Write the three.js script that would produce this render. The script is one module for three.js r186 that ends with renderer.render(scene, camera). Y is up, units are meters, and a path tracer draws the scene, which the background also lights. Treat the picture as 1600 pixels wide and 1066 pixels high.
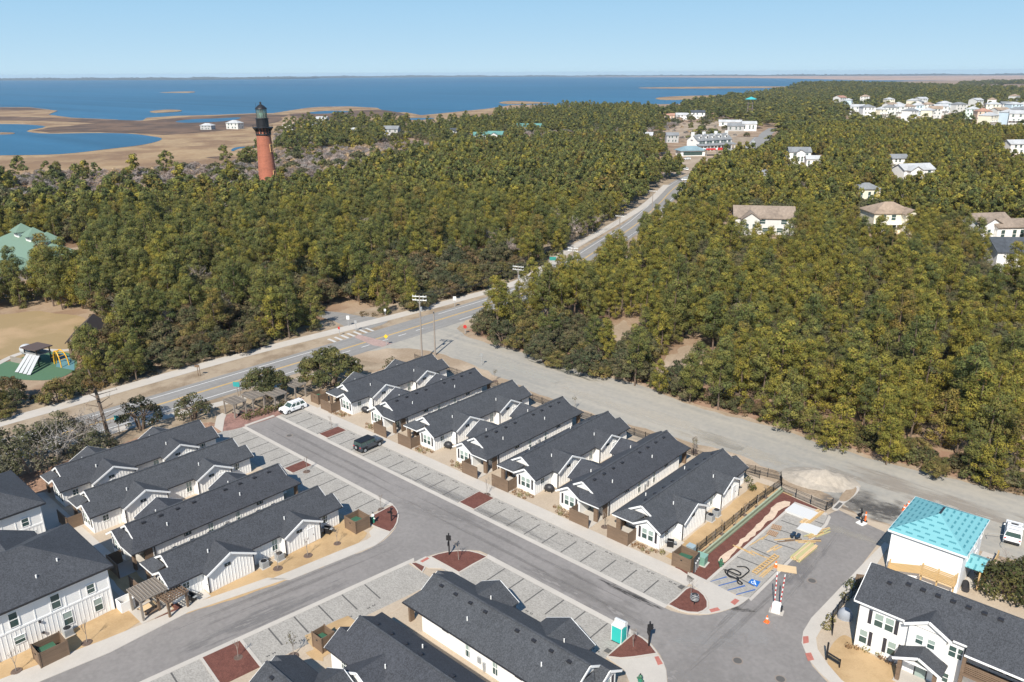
import * as THREE from 'three';
import { mergeGeometries } from 'three/addons/utils/BufferGeometryUtils.js';
import { MarchingCubes } from 'three/addons/objects/MarchingCubes.js';

// World: metres, y up. x runs along the cottage street, -z runs along the cottages' depth. Ground plans are lists of [x, depth] with z = -depth.
const scene = new THREE.Scene();
const camera = new THREE.PerspectiveCamera(46.52, 1600 / 1066, 1, 40000);
camera.position.set(0, 56, 0);
camera.rotation.set(THREE.MathUtils.degToRad(-18.65), THREE.MathUtils.degToRad(42.215), THREE.MathUtils.degToRad(-0.307), 'YXZ');
const renderer = new THREE.WebGLRenderer({ antialias: true });
renderer.setSize(1024, 682);
renderer.toneMapping = THREE.LinearToneMapping;
renderer.toneMappingExposure = 1.3;
renderer.shadowMap.enabled = true;

// clear winter sky: pale at the horizon, blue overhead
{
  const W = 512, Hh = 256, data = new Float32Array(W * Hh * 4);
  const hz = [0.43, 0.595, 0.70], mid = [0.15, 0.39, 0.65], top = [0.03, 0.10, 0.26], sun = new THREE.Vector3(0.30, 0.70, 0.645).normalize();
  for (let j = 0; j < Hh; j++) for (let i = 0; i < W; i++) {
    const el = ((j + 0.5) / Hh - 0.5) * Math.PI, az = ((i + 0.5) / W - 0.5) * 2 * Math.PI;
    const y = Math.sin(el), x = Math.cos(az) * Math.cos(el), z = Math.sin(az) * Math.cos(el), c = x * sun.x + y * sun.y + z * sun.z;
    const s = Math.max(0, y), a = 1 - Math.exp(-s * 9), b = 1 - Math.exp(-Math.max(0, s - 0.07) * 3.2), o = (j * W + i) * 4;
    const glow = 0.18 * Math.pow(Math.max(0, c), 10) + 0.03 * c * c;
    for (let k = 0; k < 3; k++) data[o + k] = (hz[k] + (mid[k] - hz[k]) * a + (top[k] - mid[k]) * b * a) + glow * [1, 0.97, 0.9][k];
    data[o + 3] = 1;
  }
  const t = new THREE.DataTexture(data, W, Hh, THREE.RGBAFormat, THREE.FloatType);
  t.mapping = THREE.EquirectangularReflectionMapping; t.magFilter = t.minFilter = THREE.LinearFilter; t.needsUpdate = true;
  scene.background = t; scene.environment = t;
}
const sunLight = new THREE.DirectionalLight(new THREE.Color(1.0, 0.94, 0.84), 5.0);
sunLight.position.set(-70 + 0.30 * 300, 0.70 * 300, -80 + 0.645 * 300);
sunLight.target.position.set(-70, 0, -80);
sunLight.castShadow = true;
Object.assign(sunLight.shadow.camera, { left: -260, right: 260, top: 260, bottom: -260, near: 1, far: 900 });
sunLight.shadow.mapSize.set(4096, 4096);
scene.add(sunLight, sunLight.target);
scene.fog = new THREE.FogExp2(new THREE.Color(0.60, 0.75, 0.92), 0.000045);

// ---------------------------------------------------------------- helpers
let seed = 12345;
const R = () => { seed = (seed + 0x6d2b79f5) | 0; let t = Math.imul(seed ^ (seed >>> 15), 1 | seed); t = (t + Math.imul(t ^ (t >>> 7), 61 | t)) ^ t; return ((t ^ (t >>> 14)) >>> 0) / 4294967296; };
const rr = (a, b) => a + (b - a) * R();
const V3 = (x, y, z) => new THREE.Vector3(x, y, z);
const used = {};
function numbered(n) { const k = used[n] = (used[n] ?? -1) + 1; return k ? n + '_' + String(k).padStart(3, '0') : n; }

class MB {   // collects faces, boxes, prisms, bars
  constructor() { this.p = []; }
  tri(a, b, c) { this.p.push(...a, ...b, ...c); return this; }
  poly(...q) { for (let i = 1; i < q.length - 1; i++) this.tri(q[0], q[i], q[i + 1]); return this; }
  box(x0, y0, z0, x1, y1, z1) {
    if (x0 > x1) [x0, x1] = [x1, x0]; if (y0 > y1) [y0, y1] = [y1, y0]; if (z0 > z1) [z0, z1] = [z1, z0];
    const a = [x0, y0, z1], b = [x1, y0, z1], c = [x1, y1, z1], d = [x0, y1, z1], e = [x0, y0, z0], f = [x1, y0, z0], g = [x1, y1, z0], h = [x0, y1, z0];
    return this.poly(a, b, c, d).poly(f, e, h, g).poly(b, f, g, c).poly(e, a, d, h).poly(d, c, g, h).poly(e, f, b, a);
  }
  slab(plan, hf, th) {   // plan: [x, depth]; hf(x, depth): height of the top; th: thickness
    const c = plan.map(([x, d]) => new THREE.Vector2(x, d)); if (THREE.ShapeUtils.isClockWise(c)) { c.reverse(); plan = [...plan].reverse(); }
    const top = plan.map(([x, d]) => [x, hf(x, d), -d]), bot = top.map(([x, y, z], i) => [x, typeof th === 'function' ? th(...plan[i]) : y - th, z]);
    for (const [i, j, k] of THREE.ShapeUtils.triangulateShape(c, [])) { this.tri(top[i], top[j], top[k]); this.tri(bot[i], bot[k], bot[j]); }
    for (let i = 0, n = plan.length; i < n; i++) { const j = (i + 1) % n; this.poly(bot[i], bot[j], top[j], top[i]); }
    return this;
  }
  prism(plan, y0, y1) { return this.slab(plan, () => y1, () => y0); }
  bar(a, b, r0, r1 = r0, n = 6, cap = true) {
    const A = V3(...a), B = V3(...b), d = B.clone().sub(A).normalize(), s = Math.abs(d.y) > 0.9 ? V3(1, 0, 0) : V3(0, 1, 0), u = s.clone().cross(d).normalize(), v = d.clone().cross(u);
    const ring = (C, r) => Array.from({ length: n }, (_, i) => { const t = (i / n) * 2 * Math.PI + Math.PI / n; return C.clone().addScaledVector(u, r * Math.cos(t)).addScaledVector(v, r * Math.sin(t)).toArray(); });
    const p = ring(A, r0), q = ring(B, r1);
    for (let i = 0; i < n; i++) { const j = (i + 1) % n; this.poly(p[i], p[j], q[j], q[i]); }
    if (cap) { this.poly(...q); this.poly(...p.reverse()); }
    return this;
  }
  path(pts, r, n = 5) { for (let i = 0; i < pts.length - 1; i++) this.bar(pts[i], pts[i + 1], r, r, n, false); return this; }
  beam(a, b, w, h) {   // square-section beam between two points, level cross-section
    const A = V3(...a), B = V3(...b), d = B.clone().sub(A).normalize(); let s = V3(0, 1, 0).cross(d); if (s.length() < 1e-3) s = V3(1, 0, 0); s.normalize().multiplyScalar(w / 2); const t = d.clone().cross(s).normalize().multiplyScalar(h / 2);
    const c = (P, i, j) => P.clone().addScaledVector(s, i).addScaledVector(t, j).toArray();
    const p = [c(A, -1, -1), c(A, 1, -1), c(A, 1, 1), c(A, -1, 1)], q = [c(B, -1, -1), c(B, 1, -1), c(B, 1, 1), c(B, -1, 1)];
    for (let i = 0; i < 4; i++) { const j = (i + 1) % 4; this.poly(p[i], p[j], q[j], q[i]); }
    return this.poly(...q).poly(p[3], p[2], p[1], p[0]);
  }
  geo(g, m) { const h = (g.index ? g.toNonIndexed() : g.clone()); if (m) h.applyMatrix4(m); const a = h.attributes.position.array; for (let i = 0; i < a.length; i++) this.p.push(a[i]); return this; }
  build() {
    const g = new THREE.BufferGeometry(), p = new Float32Array(this.p), uv = new Float32Array(p.length / 3 * 2);
    g.setAttribute('position', new THREE.BufferAttribute(p, 3)); g.computeVertexNormals();
    const n = g.attributes.normal.array;
    for (let i = 0, k = 0; i < p.length; i += 3, k += 2) {
      const ax = Math.abs(n[i]), ay = Math.abs(n[i + 1]), az = Math.abs(n[i + 2]);
      if (ay >= ax && ay >= az) { uv[k] = p[i]; uv[k + 1] = p[i + 2]; } else if (ax >= az) { uv[k] = p[i + 2]; uv[k + 1] = p[i + 1]; } else { uv[k] = p[i]; uv[k + 1] = p[i + 1]; }
    }
    g.setAttribute('uv', new THREE.BufferAttribute(uv, 2));
    return g;
  }
}
const mb = () => new MB();
function part(parent, name, m, mat, kind, label) {
  const o = new THREE.Mesh(m instanceof MB ? m.build() : m, mat); o.name = name; o.castShadow = o.receiveShadow = true;
  if (kind) o.userData.kind = kind; if (label) o.userData.label = label;
  parent.add(o); return o;
}
function tag(o, label, category, group, kind) { o.userData.label = label; o.userData.category = category; if (group) o.userData.group = group; if (kind) o.userData.kind = kind; return o; }
function thing(name, label, category, [u, v], turn = 0, group, y = 0) {
  const o = new THREE.Group(); o.name = numbered(name); o.position.set(u, y, -v); o.rotation.y = turn; scene.add(o);
  return tag(o, label, category, group);
}
function struct(name, m, mat, label) { const o = part(scene, numbered(name), m, mat, 'structure', label); return o; }
function copyOf(o, [u, v], turn, label, y = 0) { const c = o.clone(); c.name = numbered(o.name.replace(/_\d{3}$/, '')); c.position.set(u, y, -v); c.rotation.y = turn; c.userData = { ...o.userData }; if (label) c.userData.label = label; scene.add(c); return c; }
const sheet = (plan, y) => mb().slab(plan, () => y, 0.02);
function inside(poly, x, y) { let c = false; for (let i = 0, j = poly.length - 1; i < poly.length; j = i++) { const [a, b] = poly[i], [d, e] = poly[j]; if ((b > y) !== (e > y) && x < ((d - a) * (y - b)) / (e - b) + a) c = !c; } return c; }
// an outline with natural, slightly ragged edges
function ragged(plan, step, amp) {
  const out = [];
  for (let i = 0; i < plan.length; i++) {
    const [a, b] = plan[i], [c, d] = plan[(i + 1) % plan.length], L = Math.hypot(c - a, d - b), n = Math.max(1, Math.min(60, Math.round(L / step)));
    for (let k = 0; k < n; k++) { const t = k / n, j = k ? amp * (R() - 0.5) * 2 : 0; out.push([a + (c - a) * t - ((d - b) / L) * j, b + (d - b) * t + ((c - a) / L) * j]); }
  }
  return out;
}
// a smooth closed outline through corner points
function smooth(plan, n = 6, closed = true) { const c = new THREE.CatmullRomCurve3(plan.map(([x, d]) => V3(x, 0, d)), closed, 'centripetal'); return c.getPoints(plan.length * n).slice(0, closed ? -1 : undefined).map((p) => [p.x, p.z]); }
function ribbon(line, w) { const l = [], r = []; for (let i = 0; i < line.length; i++) { const a = line[Math.max(0, i - 1)], b = line[Math.min(line.length - 1, i + 1)], L = Math.hypot(b[0] - a[0], b[1] - a[1]), nx = -(b[1] - a[1]) / L * w / 2, ny = (b[0] - a[0]) / L * w / 2; l.push([line[i][0] + nx, line[i][1] + ny]); r.unshift([line[i][0] - nx, line[i][1] - ny]); } return [...l, ...r]; }

// ---------------------------------------------------------------- textures and materials
const NS = 512;
function lattice(px, py, s) { let k = s * 7919 + 13; const f = () => { k = (k + 0x6d2b79f5) | 0; let t = Math.imul(k ^ (k >>> 15), 1 | k); t = (t + Math.imul(t ^ (t >>> 7), 61 | t)) ^ t; return ((t ^ (t >>> 14)) >>> 0) / 4294967296; }; return Float32Array.from({ length: px * py }, f); }
const fields = {};
function field(px, py, oct, s) {   // tileable noise, mean about 0.5
  const key = [px, py, oct, s].join(); if (fields[key]) return fields[key];
  const out = new Float32Array(NS * NS); let amp = 1, tot = 0;
  for (let o = 0; o < oct; o++, px *= 2, py *= 2, amp *= 0.55) {
    const L = lattice(px, py, s + o); tot += amp;
    for (let j = 0; j < NS; j++) { const y = (j / NS) * py, y0 = y | 0, fy = y - y0, ty = fy * fy * (3 - 2 * fy), r0 = (y0 % py) * px, r1 = ((y0 + 1) % py) * px;
      for (let i = 0; i < NS; i++) { const x = (i / NS) * px, x0 = x | 0, fx = x - x0, tx = fx * fx * (3 - 2 * fx), a = x0 % px, b = (x0 + 1) % px;
        out[j * NS + i] += amp * ((L[r0 + a] * (1 - tx) + L[r0 + b] * tx) * (1 - ty) + (L[r1 + a] * (1 - tx) + L[r1 + b] * tx) * ty); } }
  }
  for (let i = 0; i < out.length; i++) out[i] /= tot;
  return fields[key] = out;
}
const enc = (x) => { x = Math.min(1, Math.max(0, x)); return 255 * (x <= 0.0031308 ? 12.92 * x : 1.055 * Math.pow(x, 1 / 2.4) - 0.055); };
function tex(metres, fn, metresY = metres) {   // fn(i, j, index) gives linear rgb
  const d = new Uint8Array(NS * NS * 4);
  for (let j = 0; j < NS; j++) for (let i = 0; i < NS; i++) { const k = j * NS + i, c = fn(i, j, k); d[k * 4] = enc(c[0]); d[k * 4 + 1] = enc(c[1]); d[k * 4 + 2] = enc(c[2]); d[k * 4 + 3] = 255; }
  const t = new THREE.DataTexture(d, NS, NS, THREE.RGBAFormat); t.colorSpace = THREE.SRGBColorSpace; t.magFilter = THREE.LinearFilter; t.wrapS = t.wrapT = THREE.RepeatWrapping; t.repeat.set(1 / metres, 1 / metresY); t.needsUpdate = true;
  return t;
}
const F1 = field(3, 3, 4, 1), F2 = field(16, 16, 3, 2), F3 = field(128, 128, 2, 3), F4 = field(7, 7, 4, 4), FX = field(3, 48, 3, 5), FY = field(64, 4, 3, 6);
const mix = (a, b, t) => { t = Math.min(1, Math.max(0, t)); return [a[0] + (b[0] - a[0]) * t, a[1] + (b[1] - a[1]) * t, a[2] + (b[2] - a[2]) * t]; };
const ct = (x, k) => Math.min(1, Math.max(0, (x - 0.5) * k + 0.5));
const mat = (map, rough = 0.9, o = {}) => new THREE.MeshStandardMaterial({ map, roughness: rough, ...o });
const plain = (r, g, b, rough = 0.7, o = {}) => { const m = new (o.specularIntensity === undefined ? THREE.MeshStandardMaterial : THREE.MeshPhysicalMaterial)({ roughness: rough, ...o }); m.color.setRGB(r, g, b); return m; };
// a surface of one colour, unevenly toned
const mottled = (c, amt, metres, rough = 0.85, o) => mat(tex(metres, (i, j, k) => { const s = 1 + amt * ((F1[k] - 0.5) * 1.6 + (F2[k] - 0.5) + (F3[k] - 0.5) * 1.1); return [c[0] * s, c[1] * s, c[2] * s]; }), rough, o);
const M = {
  soil: mat(tex(46, (i, j, k) => mix(mix([0.30, 0.20, 0.125], [0.20, 0.12, 0.07], ct(F1[k], 3)), [0.42, 0.32, 0.22], ct(F4[k], 4) * 0.5 + (F3[k] - 0.5) * 0.5))),
  sandy: mat(tex(28, (i, j, k) => mix([0.43, 0.34, 0.25], [0.28, 0.205, 0.135], ct(F1[k], 3) * 0.8 + (F3[k] - 0.5) * 0.7))),
  verge: mat(tex(24, (i, j, k) => mix([0.36, 0.285, 0.205], [0.235, 0.175, 0.115], ct(F4[k], 3.5) * 0.8 + (F2[k] - 0.5) * 0.6 + (F3[k] - 0.5) * 0.8))),
  marsh: mat(tex(210, (i, j, k) => mix(mix([0.32, 0.205, 0.105], [0.215, 0.13, 0.068], ct(F1[k], 4)), [0.41, 0.29, 0.16], ct(F4[k], 5) * 0.55 + (F2[k] - 0.5) * 0.8 + (F3[k] - 0.5) * 0.7))),
  darkMarsh: mat(tex(160, (i, j, k) => mix([0.085, 0.052, 0.032], [0.16, 0.095, 0.055], ct(F4[k], 4) + (F3[k] - 0.5) * 0.5))),
  asphalt: mat(tex(38, (i, j, k) => { const s = 0.205 * (1 + (F1[k] - 0.5) * 0.3 + (F2[k] - 0.5) * 0.14 + (F3[k] - 0.5) * 0.25); return [s * 1.08, s * 1.0, s * 0.945]; })),
  highway: mat(tex(34, (i, j, k) => { const s = 0.235 * (1 + (FX[k] - 0.5) * 0.1 + (FY[k] - 0.5) * 0.28 + (F1[k] - 0.5) * 0.2 + (F3[k] - 0.5) * 0.2); return [s * 1.03, s * 0.985, s * 0.93]; })),
  gravel: mat(tex(60, (i, j, k) => mix([0.285, 0.272, 0.245], [0.375, 0.345, 0.295], ct(F1[k], 3) * 0.6 + (FX[k] - 0.5) * 1.3 + (F3[k] - 0.5) * 0.8), 60), 0.95),
  concrete: mat(tex(18, (i, j, k) => { const s = 0.46 * (1 + (F1[k] - 0.5) * 0.16 + (F2[k] - 0.5) * 0.12 + (F3[k] - 0.5) * 0.08); return [s * 1.02, s * 0.94, s * 0.84]; })),
  paver: mat(tex(8, (i, j, k) => { const bx = Math.floor(i / 12.8), by = Math.floor(j / 6.4), h = Math.sin((bx + (by % 2) * 0.5) * 127.1 + by * 311.7) * 43758.5, q = h - Math.floor(h), s = 0.315 * (1 + (q - 0.5) * 0.34 + (F1[k] - 0.5) * 0.2 + (F3[k] - 0.5) * 0.2); return [s * 1.03, s * 0.965, s * 0.87]; })),
  paleSand: mottled([0.56, 0.43, 0.32], 0.3, 5),
  paverDark: plain(0.10, 0.095, 0.09, 0.9),
  mulch: mat(tex(7, (i, j, k) => mix([0.105, 0.036, 0.026], [0.18, 0.07, 0.05], ct(F3[k], 2.2) * 0.8 + (F2[k] - 0.5) * 0.9))),
  straw: mat(tex(17, (i, j, k) => mix([0.47, 0.325, 0.175], [0.36, 0.24, 0.12], ct(F4[k], 2.6) * 0.7 + (F2[k] - 0.5) * 0.8 + (F3[k] - 0.5) * 0.7))),
  litter: mat(tex(14, (i, j, k) => mix([0.26, 0.15, 0.095], [0.36, 0.25, 0.175], ct(F4[k], 3) * 0.6 + (F3[k] - 0.5) * 0.9))),
  yard: mat(tex(15, (i, j, k) => mix([0.48, 0.395, 0.30], [0.37, 0.295, 0.22], ct(F1[k], 2.4) * 0.6 + (F3[k] - 0.5) * 0.8))),
  shingle: mat(tex(9, (i, j, k) => { const q = F3[k] - 0.5, s = 0.056 * (1 + q * 1.25 + (F2[k] - 0.5) * 0.22 + (F1[k] - 0.5) * 0.34); return [s * 0.93, s * 1.0, s * 1.15]; }), 0.92),
  wall: mat(tex(6, (i, j, k) => { const s = 0.80 * (1 + (F1[k] - 0.5) * 0.06 + (F3[k] - 0.5) * 0.03); return [s, s * 0.99, s * 0.965]; }), 0.75),
  trim: plain(0.82, 0.82, 0.81, 0.55),
  glass: plain(0.05, 0.085, 0.08, 0.08, { specularIntensity: 1 }),
  blind: plain(0.30, 0.37, 0.34, 0.35),
  dark: plain(0.028, 0.028, 0.032, 0.5),
  shutter: plain(0.035, 0.033, 0.042, 0.6),
  black: plain(0.012, 0.012, 0.014, 0.5),
  brownWood: mat(tex(3, (i, j, k) => { const s = 1 + (FX[k] - 0.5) * 0.7 + (F3[k] - 0.5) * 0.3; return [0.175 * s, 0.118 * s, 0.078 * s]; }), 0.8),
  greyWood: mat(tex(3, (i, j, k) => { const s = 1 + (FX[k] - 0.5) * 0.6; return [0.27 * s, 0.235 * s, 0.20 * s]; }), 0.85),
  newWood: mat(tex(3, (i, j, k) => { const s = 1 + (FX[k] - 0.5) * 0.35; return [0.55 * s, 0.375 * s, 0.18 * s]; }), 0.75),
  paleWood: mat(tex(3, (i, j, k) => { const s = 1 + (FX[k] - 0.5) * 0.3; return [0.64 * s, 0.47 * s, 0.28 * s]; }), 0.75),
  greenWood: mat(tex(3, (i, j, k) => { const s = 1 + (FX[k] - 0.5) * 0.3; return [0.47 * s, 0.43 * s, 0.21 * s]; }), 0.75),
  metal: plain(0.42, 0.43, 0.44, 0.45, { metalness: 0.3 }),
  steel: plain(0.30, 0.31, 0.31, 0.6),
  whitePaint: plain(0.80, 0.80, 0.78, 0.6),
  yellowPaint: plain(0.70, 0.42, 0.07, 0.7),
  bark: mat(tex(2, (i, j, k) => { const s = 1 + (FY[k] - 0.5) * 0.9 + (F3[k] - 0.5) * 0.4; return [0.15 * s, 0.108 * s, 0.08 * s]; })),
  greyBark: mat(tex(2, (i, j, k) => { const s = 1 + (FY[k] - 0.5) * 0.7; return [0.30 * s, 0.26 * s, 0.225 * s]; })),
  orange: plain(0.85, 0.16, 0.03, 0.5),
  red: plain(0.5, 0.035, 0.03, 0.5),
  green: plain(0.045, 0.13, 0.075, 0.5),
  tyre: plain(0.012, 0.012, 0.013, 0.8),
};

// ---------------------------------------------------------------- the setting: water, land, marsh
const waterMat = new THREE.MeshPhysicalMaterial({ roughness: 0.42, specularIntensity: 0.3, map: tex(2600, (i, j, k) => { const s = 1 + (FX[k] - 0.5) * 0.5 + (F1[k] - 0.5) * 0.35 + (F3[k] - 0.5) * 0.12; return [0.030 * s, 0.115 * s, 0.205 * s]; }, 1700) });
waterMat.bumpMap = (() => { const t = tex(90, (i, j, k) => { const s = F2[k] * 0.6 + F1[k] * 0.4; return [s, s, s]; }, 60); t.colorSpace = THREE.NoColorSpace; return t; })(); waterMat.bumpScale = 0.5;
const farLine = [[-17727.6,923.4], [-14178.9,2606.5], [-12559.1,3690.4], [-11119.5,4359.8], [-9928.5,5042.4], [-9840.3,6562.8], [-11255.2,8239.1], [-9594.0,10611.1], [-7136.9,11548.8], [-4615.2,11904.6], [-2399.6,12743.1], [-504.9,14030.0]];
struct('water', mb().slab([...farLine, [4000, 400], [1500, -1500], [-2500, -1500], [-9000, -1000]], () => -0.4, 0.1), waterMat);
const land = [[-3000, 150], [-2066.9,270.4], [-1771.4,511.5], [-1722.4,545.4], [-1504.2,519.3], [-1366.9,457.4], [-1233.4,442.5], [-1126.9,461.4], [-1077.5,443.2], [-1083.1,475.3], [-1144.5,508.1], [-1163.7,558.8], [-1141.5,609.4], [-1139.6,671.4], [-1116.5,688.1], [-1174.2,753.6], [-1247.6,840.1], [-1264.9,879.1], [-1239.9,924.5], [-1142.5,913.2], [-1007.8,817.6], [-970.6,831.2], [-884.8,785.0], [-910.3,861.8], [-957.5,994.9], [-1035.5,1144.9], [-1016.0,1177.2], [-946.8,1186.6], [-869.0,1257.9], [-796.1,1383.7], [-860.4,1687.9], [-951.7,2041.2], [-972.5,2184.1], [-1154.7,2674.4], [-1427.8,3431.5], [-1683.7,4354.2], [-1533.8,5351.4], [-1090.0,5817.0], [-229.3,6550.0], [3500, 300], [1200, -1200], [-2200, -1200]];
struct('ground', mb().slab(land, () => 0, 1.2), M.soil);
const marsh = [[-2500, 180], [-2045.5,267.5], [-1753.3,506.1], [-1704.8,539.7], [-1500.6,516.0], [-1368.6,456.1], [-1225.9,439.7], [-1118.7,458.0], [-1073.8,471.1], [-1135.9,504.2], [-1152.7,553.4], [-1132.3,604.5], [-1128.3,664.7], [-1107.2,682.4], [-1163.9,746.9], [-1235.7,832.0], [-1220.3,909.8], [-1121.1,896.0], [-999.2,810.7], [-962.5,824.3], [-879.3,780.1], [-895.4,847.7], [-940.3,977.0], [-1014.8,1122.0], [-933.6,1170.1], [-861.2,1226.7], [-781.1,1060.4], [-770.3,825.4], [-763.5,679.0], [-651.8,561.4], [-489.7,371.0], [-384.42,234.64], [-386.64,188.80], [-415.14,111.80], [-447.21,48.71], [-1500, 120]];
struct('marsh_ground', sheet(ragged(marsh, 60, 4), 0.03), M.marsh);
for (const p of [
  [[-1362.2,390.9], [-1283.3,416.2], [-1117.1,457.3], [-1065.4,466.5], [-1116.8,560.2], [-1111.1,657.7], [-1043.7,669.1], [-888.9,551.0], [-805.5,430.0], [-796.8,367.6], [-853.0,357.4], [-895.0,342.4], [-924.1,307.8], [-973.9,305.8], [-1018.3,338.2], [-1029.1,366.2], [-1058.4,406.5], [-1182.3,382.6], [-1301.8,311.9]],
  [[-1746.1,504.0], [-1692.1,534.5], [-1542.2,522.4], [-1605.3,462.5], [-1805.6,368.0]],
  [[-552.9,283.0], [-552.9,297.9], [-534.0,298.3], [-532.9,282.0]], [[-543.15,156.31], [-538.19,168.68], [-527.00,165.66], [-529.63,155.53]], [[-1078.0,691.3], [-1090.3,871.3], [-912.7,787.5], [-888.8,677.1], [-938.6,620.7]],
]) struct('marsh_reed_bed', sheet(ragged(p, 30, 5), 0.08), M.darkMarsh);
const coves = [
  [[-1346.5,171.8], [-1142.9,326.2], [-1112.9,341.0], [-1040.2,342.9], [-972.1,300.9], [-910.3,301.2], [-879.9,336.4], [-844.1,352.9], [-795.7,352.5], [-749.0,343.9], [-698.2,304.4], [-678.1,266.5], [-662.1,224.9], [-687.1,191.9], [-777.6,93.9]],
  [[-1018.1,487.8], [-1051.6,527.0], [-1046.0,560.6], [-1047.7,592.0], [-1002.7,565.4], [-968.8,516.1], [-980.0,482.3]],
  [[-825.3,695.4], [-832.1,728.9], [-811.2,744.3], [-793.7,700.5]], [[-589.3,323.9], [-611.3,342.5], [-605.1,355.1], [-597.7,351.8], [-598.8,337.6], [-580.5,320.6]],
  [[-1089.5,732.9], [-1112.7,797.3], [-1060.1,793.5], [-1037.9,720.3]],
];
for (const p of coves) struct('water', sheet(smooth(p, 4), 0.13), waterMat);
for (const p of [[[-1812.3,2759.0], [-1693.7,3037.2], [-1424.3,3222.2], [-1325.2,3044.2], [-1489.3,2765.3], [-1720.8,2654.4]], [[-1032.8,1635.1], [-1070.4,1796.3], [-1006.4,1972.5], [-906.9,1928.1], [-904.2,1773.2], [-919.7,1597.4], [-954.4,1549.6]], [[-1344.1,604.5], [-1381.3,651.2], [-1351.7,657.0], [-1293.9,626.4], [-1289.0,589.6]], [[-2805.5,1304.2], [-2848.9,1436.5], [-2647.3,1329.8]], [[-994.6,247.0], [-957.1,282.2], [-931.6,273.2], [-961.8,238.5]], [[-1137.0,1218.7], [-1180.1,1304.8], [-1096.1,1289.9], [-1039.4,1262.1], [-1068.3,1181.1]]])
  struct('marsh_island', mb().slab(smooth(p, 4), () => 0.3, 1), M.marsh);
// the land beyond the sound: pale marsh on the right, a low wooded shore all along
struct('far_marsh_ground', mb().slab([[-8043.0,9610.1], [-5588.2,9044.1], [-4105.8,8016.1], [-2936.2,6881.7], [-2136.9,5864.4], [-1447.3,5557.5], [-961.7,6038.8], [-265.4,7530.0], [-465.1,12949.1], [-2269.0,12052.4], [-4346.2,11211.6], [-6674.6,10801.2]], () => 0.2, 1), mottled([0.36, 0.25, 0.19], 0.5, 900, 0.95));
const farWoodMat = mottled([0.07, 0.085, 0.085], 0.8, 400, 1);
{
  const m = mb(), c = new THREE.CatmullRomCurve3(farLine.map(([x, d]) => V3(x, 0, -d))).getPoints(700);
  for (let i = 0; i < c.length - 1; i++) {
    const a = c[i], b = c[i + 1], left = i / c.length < 0.62, h = (left ? 26 : 15) + 12 * R() * R() + 5 * Math.sin(i * 0.21) * Math.sin(i * 0.043), L = a.length(), dx = a.x / L, dz = a.z / L, w = 500;
    const p = [a.x, h * 0.2, a.z], q = [b.x, h * 0.2, b.z], e = [a.x + dx * w, h, a.z + dz * w], f = [b.x + dx * w, h * (0.8 + 0.2 * R()), b.z + dz * w];
    m.poly(p, q, f, e); m.poly([a.x, -1, a.z], [b.x, -1, b.z], q, p); m.poly(e, f, [f[0] + dx * 80, 0, f[2] + dz * 80], [e[0] + dx * 80, 0, e[2] + dz * 80]);
  }
  tag(part(scene, 'far_shore_wood', m, farWoodMat, 'stuff'), 'low dark wooded shore along the horizon across the sound', 'far shore', null, 'stuff');
}
// ---------------------------------------------------------------- roads
const hwLine = smooth([[-135, -160], [-135, -60], [-135.2, 20], [-135.1, 70], [-135.2, 125], [-136.4, 153], [-143, 180], [-157.5, 223], [-171, 262], [-190, 307], [-222, 382], [-262, 527], [-330, 700]], 8, false);
const off = (line, d) => line.map((p, i) => { const a = line[Math.max(0, i - 1)], b = line[Math.min(line.length - 1, i + 1)], L = Math.hypot(b[0] - a[0], b[1] - a[1]); return [p[0] - (b[1] - a[1]) / L * d, p[1] + (b[0] - a[0]) / L * d]; });
struct('road_verge', sheet(ragged(ribbon(off(hwLine, 2.5), 36), 6, 0.8), 0.02), M.verge);
struct('highway_road', sheet(ribbon(hwLine, 10.2), 0.05), M.highway);
for (const d of [-0.17, 0.17]) struct('road_marking', sheet(ribbon(off(hwLine, d).filter((p) => !(p[1] > 92 && p[1] < 124)), 0.14), 0.056), M.yellowPaint);
for (const d of [-3.7, 3.7]) struct('road_marking', sheet(ribbon(off(hwLine, d).filter((p) => p[1] < 92), 0.14), 0.056), M.whitePaint);
for (const d of [-3.7, 3.7]) struct('road_marking', sheet(ribbon(off(hwLine, d).filter((p) => p[1] > 126), 0.14), 0.056), M.whitePaint);
for (let k = 0; k < 5; k++) struct('road_marking', sheet([[-133.1, 93 + k * 5.2], [-132.95, 93 + k * 5.2], [-132.95, 95.2 + k * 5.2], [-133.1, 95.2 + k * 5.2]], 0.056), M.whitePaint);
// the concrete trail beyond the highway and the walk on the near side
const trail = smooth([[-147.5, -160], [-147.6, 40], [-148, 77], [-146.6, 101], [-145.5, 116], [-144.6, 140], [-144.6, 160], [-151, 182], [-160.5, 205], [-173, 243], [-194.5, 304], [-222, 366]], 6, false);
struct('trail_path', mb().slab(ribbon(trail, 3.4), () => 0.09, 0.12), M.concrete);
const walk = smooth([[-131, -160], [-131, 10], [-130.4, 32], [-129, 52], [-127, 63], [-126.6, 80], [-127, 92]], 6, false);
struct('sidewalk', mb().slab(ribbon(walk, 2.0), () => 0.1, 0.12), M.concrete);
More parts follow.
